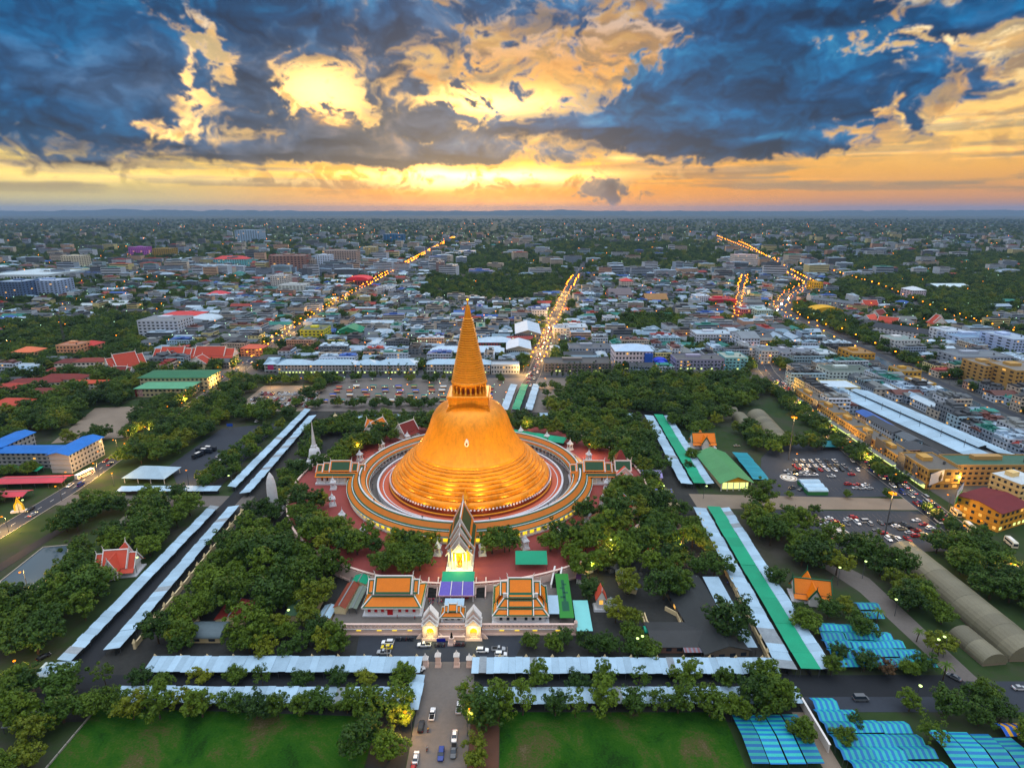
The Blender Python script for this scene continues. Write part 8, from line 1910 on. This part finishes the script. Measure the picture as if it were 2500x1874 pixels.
def place_car(kind, x, y, rz, ci, label, group=None, z=0.12, lights=False):
 c = lin(CNAMES[ci][0])
 if kind in usedc: r = dup(CARS[kind], (x, y, z), rz, None, label, group)
 else:
  usedc[kind] = 1; r = CARS[kind]; r.location = (x, y, z); r.rotation_euler = (0, 0, rz); r['label'] = label
  if group: r['group'] = group
 if not group and 'group' in r: del r['group']
 for ch in KIDS[r.name]:
  if ch.name.split('.')[0] in ('body', 'roof_panel'): ch.color = c + (1,)
 return r
for (g, x, y, k, rz, ci, lab) in ((gB, 622, 1172, 'suv', PI, 0, 'white tall car parked before the pink wall beside a yellow taxi'), (gB, 615, 1207, 'sedan', PI, 7, 'yellow taxi parked between two pale cars before the pink wall'), (gB, 592, 1246, 'pickup', PI, 1, 'silver pickup parked next to the yellow taxi'), (gB, 902, 1190, 'pickup', PI, 0, 'white pickup with a yellow lit cover before the gate house'), (gB, 1352, 1233, 'suv', 0, 0, 'white tall car parked alone beside the gate before the five tier hall'), (gB, 1476, 1222, 'pickup', 0, 1, 'silver pickup half hidden by trees before the wall'), (gB, 1495, 1264, 'suv', 0, 0, 'white car with dark sunroof parked by the shed end'), (gB, 862, 1385, 'suv', .6, 0, 'white car tucked under the end of the front shed'),
 (gQ, 808, 620, 'pickup', PI / 2, 0, 'white pickup with orange tail lights driving up the entrance road'), (gQ, 722, 715, 'suv', PI / 2, 2, 'black tall car parked beside the white road tent'), (gQ, 680, 955, 'sedan', PI / 2, 0, 'white hatchback parked at the kerb of the entrance road'), (gQ, 875, 930, 'suv', -PI / 2, 5, 'bright blue tall car driving down the entrance road'), (gQ, 972, 905, 'pickup', -PI / 2, 3, 'dark pickup at the tree side of the entrance road'), (gQ, 978, 790, 'sedan', -PI / 2, 0, 'white car lit by a lamp under the tree by the entrance road'), (gQ, 1013, 570, 'pickup', PI / 2, 0, 'white pickup half under the trees by the entrance road'), (gQ, 660, 1035, 'sedan', PI / 2, 4, 'red car at the kerb of the entrance road'),
 (gC, 920, 535, 'sedan', 2.6, 5, 'blue and white car parked in the garden of small shrines'), (gC, 1305, 590, 'pickup', .1, 5, 'small blue truck with a dark load in the service lane'), (gC, 1295, 530, 'sedan', 1.4, 2, 'black car in the service lane behind the blue truck'), (gE, 285, 945, 'sedan', 1.0, 2, 'black car parked by the hipped corner shed'), (gD, 1300, 1120, 'sedan', 2.2, 3, 'dark car with red lights at the bend of the east lane'), (gD, 740, 1250, 'van', 0, 3, 'dark van parked beside the small tents'), (gD, 1690, 1185, 'sedan', 0, 1, 'silver car at the end of the east lane'), (gF, 1735, 635, 'suv', 1.5, 0, 'white car driving out of the bus park'), (gF, 1475, 870, 'sedan', 1.4, 1, 'silver car on the bus park drive'), (gF, 1490, 890, 'sedan', -1.6, 0, 'white car with lit headlights on the bus park drive'), (gK, 800, 680, 'pickup', 0, 0, 'white pickup stall before the teal tarpaulin'), (gK, 660, 420, 'sedan', .1, 6, 'bronze car parked behind the green hall')):
 p = g(x, y); place_car(k, p.x, p.y, rz, ci, lab)
rc = random.Random(12)
def park(poly_rows, zone, cols=(0, 0, 0, 0, 1, 1, 2, 3, 4, 6), prob=.9):
 for (x0, y0, x1, y1, n, rz) in poly_rows:
  for k in range(n):
   if rc.random() > prob: continue
   f = k / max(n - 1, 1); kind = rc.choice(('sedan', 'sedan', 'suv', 'pickup')); ci = rc.choice(cols)
   place_car(kind, x0 + (x1 - x0) * f + rc.uniform(-.2, .2), y0 + (y1 - y0) * f + rc.uniform(-.25, .25), rz + rc.uniform(-.05, .05) + (PI if rc.random() < .3 else 0), ci, f'{CNAMES[ci][1]} {KC[kind]} parked {zone}', f'cars parked {zone}')
park([(-228, 481 + k * 5.6, -174, 481 + k * 5.6, 19, PI / 2) for k in (0, 1, 3, 4, 6, 7)], 'in the crowded car park behind the hedge')
park([(176, 345, 190, 344, 4, 0), (176, 349.5, 186, 349, 3, 0), (206, 326, 214, 325, 3, .2), (204, 331, 214, 330, 3, .2), (200, 342, 214, 345, 2, 0), (156, 352, 160, 350, 1, .1), (168, 326, 172, 324, 2, .5), (222, 352, 226, 366, 2, 1.3), (184, 352, 216, 352, 8, PI / 2), (184, 358, 216, 358, 8, PI / 2), (188, 366, 214, 366, 6, PI / 2)], 'in the far car park of the arched tents', prob=1)
park([(157, 290, 163, 281, 4, .1), (164, 289.5, 170, 280.5, 4, .1), (171, 289, 174, 282, 3, .1), (185, 290, 188, 290, 1, 0), (190, 277, 193, 270, 3, 0), (201, 284, 206, 271, 5, 0), (207, 283, 211, 272, 4, 0), (217, 287, 222, 262, 7, .1), (163, 268.5, 170, 267, 3, 0), (181, 288, 181, 288, 1, 0), (176, 268, 200, 268, 6, PI / 2), (178, 284, 196, 284, 4, PI / 2)], 'in the near car park with the round emblem', prob=1)
p = gK(1355, 830); place_car('van', p.x, p.y, 0, 1, 'silver passenger van alone in the near car park')
p = gK(1218, 850); place_car('sedan', p.x, p.y, 0, 7, 'lime yellow taxi beside the round emblem in the near car park')
# traffic with lit lamps
hl = MB().box(2.0, 2.3, -.75, -.35, .6, .85).mesh('head_glow', 'head_light'); tl = MB().box(-2.35, -2.2, -.8, -.4, .7, .95).mesh('tail_glow', 'tail_light')
def traffic(line, step, offs, lab, y0, y1):
 for off, sg in offs:
  for p, h in along(line, step, off, rc.uniform(2, 8)):
   if not y0 < p.y < y1 or rc.random() < .18: continue
   p = p + Vector((math.cos(h), math.sin(h), 0)) * rc.uniform(-2, 2)
   ci = rc.choice((0, 0, 0, 1, 1, 2, 3, 4, 5)); kind = rc.choice(('sedan', 'sedan', 'suv', 'pickup', 'van')); rz = h if sg > 0 else h + PI
   r = place_car(kind, p.x, p.y, rz, ci, f'{CNAMES[ci][1]} {KC[kind]} in the traffic {lab}', f'cars in the traffic {lab}', .16)
   for dy in (0, 1.15): part(r, 'headlight_glow', hl, None, loc=(.3, dy, 0)); part(r, 'taillight_glow', tl, None, loc=(-.3, dy, 0))
traffic(MARKET, 11, ((5, -1), (2, -1), (-2, 1), (-5, 1)), 'on the market street', 232, 560)
traffic(MID_ROAD, 12, ((4.2, 1), (1.4, 1), (-3, -1)), 'on the avenue behind the spire', 540, 860)
traffic(LEFT_ROAD, 34, ((3, -1), (-3, 1)), 'on the main road', 240, 640)
for k in CARS:
 if k not in usedc: bpy.data.objects.remove(CARS[k])
def bus(label, x, y, rz, c, L=11.0, stripe=None):
 t = thing('coach', label, 'coach', (x, y, .1), rz); w = 1.25
 part(t, 'body', loft(MB(), [(-L / 2, w, .4, 3.1, w * .92), (-L / 2 + .3, w, .35, 3.3, w * .92), (L / 2 - .4, w, .35, 3.3, w * .92), (L / 2, w * .96, .45, 2.9, w * .86)]), 'car_paint', color=lin(c))
 part(t, 'roof_unit', MB().tbox(-2, 1.4, -.9, .9, 3.3, 3.55, .15), 'white_paint')
 for s in (-1, 1): part(t, 'side_glass', MB().box(-L / 2 + .6, L / 2 - .7, s * (w + .01) - .03, s * (w + .01) + .03, 1.7, 2.6), 'glass')
 part(t, 'windscreen', MB().box(L / 2 - .03, L / 2 + .04, -1.05, 1.05, 1.3, 2.7), 'glass')
 if stripe: part(t, 'stripe', MB().box(-L / 2 + .3, L / 2 - .5, -w - .05, -w - .01, .8, 1.4), mat('bus_stripe', stripe, .4, .05))
 wheel_parts(t, (-L * .3, L * .32), w - .1, .48, .3)
p = gF(1390, 845); bus('black and white coach in the bus park, behind its twin', p.x, p.y + 4, -.1, (40, 44, 52)); bus('dark blue coach in the bus park with open side', p.x - 1, p.y, -.1, (24, 34, 50)); bus('dark coach at the edge of the bus park under trees', p.x - 1.5, p.y - 7, 1.2, (30, 36, 46), 9)
p = gF(575, 1000); bus('white coach with a red stripe on the main road by the school', p.x, p.y, 1.35, (214, 220, 230), 12, (190, 50, 40)); p = gF(1205, 615); bus('white minibus with lit front on the main road', p.x, p.y, 1.4, (226, 220, 206), 8)
for (px, py, c, lab) in ((1310, 140, (220, 200, 150), 'cream songthaew truck in the jam under the green billboard'), (1390, 225, (226, 210, 160), 'cream songthaew truck behind another on market street'), (1640, 320, (210, 206, 190), 'cream minibus parked by the yellow shop')):
 p = gD(px, py); bus(lab, p.x, p.y, -1.75, c, 7.5)
# motorbikes
def moto():
 t = thing('motorbike', 'x', 'motorbike')
 part(t, 'frame', loft(MB(), [(-.75, .1, .5, .78, .1), (-.3, .16, .4, .84, .14), (.2, .14, .3, .7, .1), (.55, .1, .5, 1.0, .08)]), 'car_paint', color=lin((40, 40, 46))); part(t, 'handlebar', MB().bar((.5, -.35, 1.05), (.5, .35, 1.05), .06), 'metal_grey')
 part(t, 'wheel', MB().cone((-.6, -.06, .3), (-.6, .06, .3), .3, .3, 10), 'tyre'); part(t, 'wheel', MB().cone((.65, -.06, .3), (.65, .06, .3), .3, .3, 10), 'tyre'); part(t, 'seat', MB().tbox(-.75, .1, -.14, .14, .8, .92, .04), 'dark'); return t
MT = moto(); mu = [0]
def place_moto(x, y, rz, c, lab, grp, z=.07):
 if mu[0] == 0: r = MT; r.location = (x, y, z); r.rotation_euler = (0, 0, rz)
 else: r = dup(MT, (x, y, z), rz)
 mu[0] += 1; r['label'] = lab
 if grp: r['group'] = grp
 elif 'group' in r: del r['group']
 for ch in KIDS[r.name]:
  if ch.name.startswith('frame'): ch.color = lin(c) + (1,)
 return r
for (xa, xb, y, n, lab) in ((687, 818, 1142, 13, 'in the row against the pink front wall'), (985, 1060, 1190, 7, 'beside the blue banner'), (1130, 1220, 1185, 9, 'beside the memorial statue')):
 for k in range(n):
  p = gB(xa + (xb - xa) * k / (n - 1), y); c, cn = rc.choice((((30, 30, 34), 'black'), ((130, 24, 24), 'red'), ((40, 50, 90), 'blue'), ((150, 150, 154), 'silver'))); place_moto(p.x, p.y, PI / 2 + rc.uniform(-.2, .2), c, f'{cn} motorbike parked {lab}', f'motorbikes parked {lab}')
# ------------------------------------------------------------------ people
def person_mesh(pose):
 me = bpy.data.meshes.new('person_frame'); P = {'pel': (0, 0, .92), 'sp': (0, 0, 1.2), 'ch': (0, 0, 1.38), 'nk': (0, .01, 1.5), 'hd': (0, .03, 1.62), 'ht': (0, .02, 1.72)}
 E = [('pel', 'sp'), ('sp', 'ch'), ('ch', 'nk'), ('nk', 'hd'), ('hd', 'ht')]; R = {'pel': .15, 'sp': .13, 'ch': .15, 'nk': .06, 'hd': .10, 'ht': .07}
 for s, n in ((-1, 'l'), (1, 'r')):
  st = .16 * s if pose == 'walk' else 0
  P.update({'sh' + n: (s * .19, 0, 1.42), 'el' + n: (s * .25, -st * .6, 1.14), 'wr' + n: (s * .26, .08 - st, .92), 'ha' + n: (s * .26, .12 - st * 1.1, .84), 'hp' + n: (s * .1, 0, .86), 'kn' + n: (s * .11, st + .02, .48), 'an' + n: (s * .11, st * 1.6 - .02, .08), 'to' + n: (s * .12, st * 1.6 + .15, .04)})
  if pose == 'sit': P.update({'kn' + n: (s * .13, .42, .9), 'an' + n: (s * .14, .4, .45), 'to' + n: (s * .14, .55, .4), 'el' + n: (s * .26, .14, 1.15), 'wr' + n: (s * .22, .38, 1.08), 'ha' + n: (s * .22, .46, 1.08)})
  R.update({'sh' + n: .07, 'el' + n: .045, 'wr' + n: .034, 'ha' + n: .04, 'hp' + n: .1, 'kn' + n: .065, 'an' + n: .045, 'to' + n: .035})
  E += [('ch', 'sh' + n), ('sh' + n, 'el' + n), ('el' + n, 'wr' + n), ('wr' + n, 'ha' + n), ('pel', 'hp' + n), ('hp' + n, 'kn' + n), ('kn' + n, 'an' + n), ('an' + n, 'to' + n)]
 names = list(P); me.from_pydata([P[n] for n in names], [(names.index(a), names.index(b)) for a, b in E], [])
 o = bpy.data.objects.new('tmp', me); COL.objects.link(o); o.modifiers.new('skin', 'SKIN'); o.modifiers.new('sub', 'SUBSURF').levels = 1
 for i, n in enumerate(names):
  sv = me.skin_vertices[0].data[i]; sv.radius = (R[n], R[n]); sv.use_root = (n == 'pel')
 dg = bpy.context.evaluated_depsgraph_get(); out = bpy.data.meshes.new_from_object(o.evaluated_get(dg)); out.name = 'body'
 bpy.data.objects.remove(o); out.materials.clear()
 for m in ('skin', 'hair', 'person_shirt', 'person_trousers'): out.materials.append(MATS[m])
 lo = .86 if pose != 'sit' else .95
 for p in out.polygons:
  c = p.center; z = c.z
  p.material_index = 1 if z > 1.64 or (z > 1.55 and c.y < -.0) else (0 if z > 1.46 else (2 if z > (.94 if abs(c.x) < .19 else 1.12) else (0 if abs(c.x) > .19 and z > .78 else 3)))
  p.use_smooth = True
 return out
mat('person_shirt', (200, 60, 120), .8, .05, objcol=True); mat('person_trousers', (40, 42, 56), .8, .1)
PM = {k: person_mesh(k) for k in ('stand', 'walk', 'sit')}
def person(x, y, z, rz, pose, shirt, lab, grp=None):
 o = link('person', PM[pose], None, (x, y, z), rz, lin(shirt)); tag(o, lab, 'person', grp); return o
SHN = [((214, 40, 120), 'pink'), ((200, 40, 40), 'red'), ((230, 230, 226), 'white'), ((60, 90, 180), 'blue'), ((40, 40, 44), 'black'), ((230, 180, 60), 'yellow')]
for k in range(16):
 p = gB(rc.uniform(930, 1050), rc.uniform(835, 880), CZ); c, n = SHN[(0, 0, 0, 1, 2, 3, 4, 0)[k % 8]]; ps = rc.choice(('stand', 'walk')); person(p.x, p.y, CZ + .01, rc.uniform(0, 6), ps, c, f'person in a {n} top {"standing" if ps == "stand" else "walking"} by the violet canopy', 'visitors by the violet canopy')
for (g, px, py, z, k, ps, lab) in ((gB, 905, 930, CZ, 1, 'walk', 'person in a red top walking past the end of the red shutter hall'), (gB, 830, 985, CZ, 1, 'stand', 'person in a red top standing before the red shutter hall'), (gB, 695, 975, CZ, 1, 'stand', 'person in red beside the door of the red shutter hall'), (gC, 1503, 715, 0, 3, 'walk', 'person in blue walking in the lane beside the green cover'), (gB, 1300, 815, CZ, 4, 'stand', 'person in black by the stairs near the five tier hall')):
 p = g(px, py, z); person(p.x, p.y, z + .01, rc.uniform(0, 6), ps, SHN[k][0], lab)
for (px, py, k, lab) in ((775, 740, 5, 'person in yellow riding a motorbike up the entrance road'), (767, 885, 2, 'person in white riding a red motorbike on the entrance road')):
 p = gQ(px, py); place_moto(p.x, p.y, PI / 2, (170, 30, 30), 'red motorbike under its rider on the entrance road' if k == 2 else 'dark red motorbike under its rider further up the entrance road', None, .1); person(p.x, p.y - .1, .1, 0, 'sit', SHN[k][0], lab)
for k in range(26):
 x, y = rc.uniform(-150, -10), rc.uniform(488, 545); c, n = rc.choice(SHN); person(x, y, .07, rc.uniform(0, 6), rc.choice(('stand', 'walk')), c, f'person in a {n} top among the market stalls', 'people among the market stalls')
for k in range(8): p = gD(rc.uniform(340, 460), rc.uniform(90, 140)); c, n = rc.choice(SHN); person(p.x, p.y, .1, rc.uniform(0, 6), 'walk', c, f'person in a {n} top walking near the car park trees', 'people near the car park')
# market stalls under awnings in the rear square
sp = None
for k in range(44):
 row = k // 11; x = -160 + (k % 11) * 14 + rc.uniform(-3, 3); y = 494 + row * 14 + rc.uniform(-2, 2)
 if sp is None:
  sp = thing('market_stall', 'x', 'market stall', (x, y, 0)); part(sp, 'awning', MB().slab([(-3, -1.6, 2.4), (3, -1.6, 2.4), (3, 0, 3.2), (-3, 0, 3.2)], .05).slab([(3, 1.6, 2.4), (-3, 1.6, 2.4), (-3, 0, 3.2), (3, 0, 3.2)], .05), 'object_roof'); part(sp, 'counter', MB().box(-2.6, 2.6, -1.3, -.4, .01, .95), 'wood'); part(sp, 'stall_lamp', MB().box(-2.2, 2.2, -1.7, -1.55, 2.0, 2.25), 'lit_warm')
  for px_ in (-2.8, 2.8): part(sp, 'post', MB().box(px_ - .05, px_ + .05, -1.5, -1.4, .01, 2.4), 'metal_grey')
  r = sp
 else: r = dup(sp, (x, y, .06), rc.uniform(-.1, .1))
 c, n = rc.choice((((30, 110, 110), 'teal'), ((40, 80, 170), 'blue'), ((190, 196, 200), 'white'), ((150, 50, 50), 'red'), ((60, 110, 70), 'green')))
 r['label'] = f'lit market stall with a {n} awning in the rear square'; r['group'] = 'market stalls in the rear square'
 for ch in KIDS[r.name]:
  if ch.name.startswith('awning'): ch.color = lin(c) + (1,)
# grotto rocks in the shrine garden
for k in range(46):
 p = gC(rc.uniform(330, 900), rc.uniform(420, 640)); z = base_z(p.x, p.y)
 if r_c(p.x, p.y) < 105: continue
 mb = MB(); n = 7; h = rc.uniform(.8, 2.4); w = rc.uniform(.8, 1.8)
 pts = [(w * (1 + rc.uniform(-.3, .3)) * math.cos(2 * PI * i / n), w * (1 + rc.uniform(-.3, .3)) * math.sin(2 * PI * i / n)) for i in range(n)]
 mb.add([(x, y, 0) for x, y in pts] + [(x * .75 + rc.uniform(-.2, .2), y * .75, h * .6 + rc.uniform(-.2, .2)) for x, y in pts] + [(rc.uniform(-.2, .2), rc.uniform(-.2, .2), h)], [(i, (i + 1) % n, n + (i + 1) % n, n + i) for i in range(n)] + [(n + i, n + (i + 1) % n, 2 * n) for i in range(n)])
 solid('garden_rock', 'grey weathered grotto rock in the garden of small shrines', 'rock', mb, 'rock', (p.x, p.y, z), rc.uniform(0, 6), 'grotto rocks in the garden of small shrines')
for k, (px, py, c, lab) in enumerate(((1210, 640, (120, 40, 40), 'x'),)): pass
for k, (px, py, m, lab) in enumerate(((550, 560, 'roof_maroon', 'tiny shrine with a maroon and white roof in the rock garden'), (435, 610, 'roof_orange', 'tiny orange cone roofed shrine in the rock garden'), (610, 500, 'sheet_grey', 'tiny grey roofed spirit house lit yellow in the rock garden'), (630, 580, 'white_paint', 'tiny white shrine beside the maroon and white roof'), (375, 700, 'plum_tile', 'little plum roofed shrine beside the dark green awning'))):
 p = gC(px, py); shed('spirit_house', lab, 'shrine', p.x, p.y, 3.4, 4.4, 2.6, 1.8, m, 'white_paint', .3 * k)
# white lamp posts and signs near the entrance
for (px, py, lab) in ((1385, 175, 'beside the white cars before the wall'), (460, 165, 'by the silver pickup before the wall')):
 p = gQ(px, py); t = thing('white_post', f'thin white post {lab}', 'post', (p.x, p.y, 0)); part(t, 'pole', MB().cone((0, 0, 0), (0, 0, 5), .1, .08, 6), 'white_paint'); part(t, 'foot', MB().box(-.3, .3, -.3, .3, .01, .2), 'concrete')
p = gF(1555, 690); t = thing('blue_sign', 'blue direction sign on two posts in the bus park', 'sign', (p.x, p.y, 0)); part(t, 'board', MB().box(-2.2, 2.2, -.1, .1, 3, 5.2), mat('sign_blue', (30, 80, 180), .5, .05)); part(t, 'post', MB().box(-1.6, -1.4, -.1, .1, 0, 3), 'metal_grey'); part(t, 'post', MB().box(1.4, 1.6, -.1, .1, 0, 3), 'metal_grey')
p = gF(925, 720); t = thing('road_sign', 'green road sign beside the main road', 'sign', (p.x, p.y, 0)); part(t, 'board', MB().box(-2, 2, -.1, .1, 4, 6.6), mat('sign_green', (20, 110, 70), .5, .05)); part(t, 'post', MB().box(-.1, .1, -.1, .1, 0, 4), 'metal_grey')
for k, (px, py, m, w, ln, lab) in enumerate(((690, 640, 'sheet_grey', 5, 8, 'grey sheet shelter among the garden trees behind the rock garden'), (1060, 650, 'sheet_aqua', 5, 7, 'pale aqua roofed stall before the black roofed hall'), (860, 420, 'roof_salmon', 6, 8, 'salmon roofed shelter above the rock garden'), (1190, 640, 'sheet_dark', 6, 9, 'dark roofed shelter at the end of the black hall'), (760, 720, 'sheet_white', 4, 6, 'white roofed stall beside the octagonal planter'), (1140, 300, 'roof_red', 6, 9, 'red roofed shelter beside the cream stepped wall'))):
 p = gC(px, py, 3); z = base_z(p.x, p.y); shed('garden_shelter', lab, 'shelter', p.x, p.y, w, ln, 2.8, 1.2, m, 'cream_paint', .3 * k, z)
for (px, py, lab) in ((530, 345, 'over the terrace edge trees'), (925, 290, 'under the mossy roof'), (1000, 60, 'by the lilac chapel'), (870, 400, 'in the lit planter court'), (590, 500, 'at the spirit houses'), (440, 680, 'by the plum roofed shrine')):
 p = gC(px, py); z = base_z(p.x, p.y); p = gC(px, py, z); r = place_lamp(LPW, p.x, p.y, 1.0, 'yellow garden lamp ' + lab, 'yellow garden lamps'); r.location.z = z
 pl = bpy.data.lights.new('lamp_light', 'POINT'); pl.energy = 2600; pl.color = (1.0, .8, .22); pl.shadow_soft_size = .5; link('lamp_light', pl, r, (1.2, 0, 7.0))
# ------------------------------------------------------------------ low hills on the horizon and the evening haze
mb = MB(); q = random.Random(3); n = 240; X0, X1, Y = -26000, 26000, 24000.0
prof = []
for k in range(n + 1):
 x = X0 + (X1 - X0) * k / n
 h = 22 + 22 * (math.sin(x * .00041 + 1) + .6 * math.sin(x * .0011) + .4 * math.sin(x * .0029 + 2)) + q.uniform(-18, 18)
 prof.append((x, min(max(h, 6), 90) * (1.2 if x < -5000 else .9)))
for i in range(n):
 (xa, ha), (xb, hb) = prof[i], prof[i + 1]
 mb.add([(xa, Y - 1500, 0), (xb, Y - 1500, 0), (xb, Y, hb + 130), (xa, Y, ha + 130), (xb, Y + 2500, 0), (xa, Y + 2500, 0)], [(0, 1, 2, 3), (3, 2, 4, 5)])
struct('hills', mb, 'ground_cover', None, True)
hz = MB().box(-29000, 29000, -300, 29000, -1.0, 330.0)
hm = bpy.data.materials.new('haze_air'); hm.use_nodes = True; t = hm.node_tree; t.nodes.clear()
pv = t.nodes.new('ShaderNodeVolumePrincipled'); pv.inputs['Color'].default_value = (.34, .57, 1.0, 1); pv.inputs['Density'].default_value = 3.3e-5; pv.inputs['Anisotropy'].default_value = .2
o_ = t.nodes.new('ShaderNodeOutputMaterial'); t.links.new(pv.outputs[0], o_.inputs['Volume'])
MATS['haze_air'] = hm
ho = link('haze', hz.mesh('haze', hm)); ho['kind'] = 'stuff'; tag(ho, 'evening haze hanging over the distant plain', 'haze')
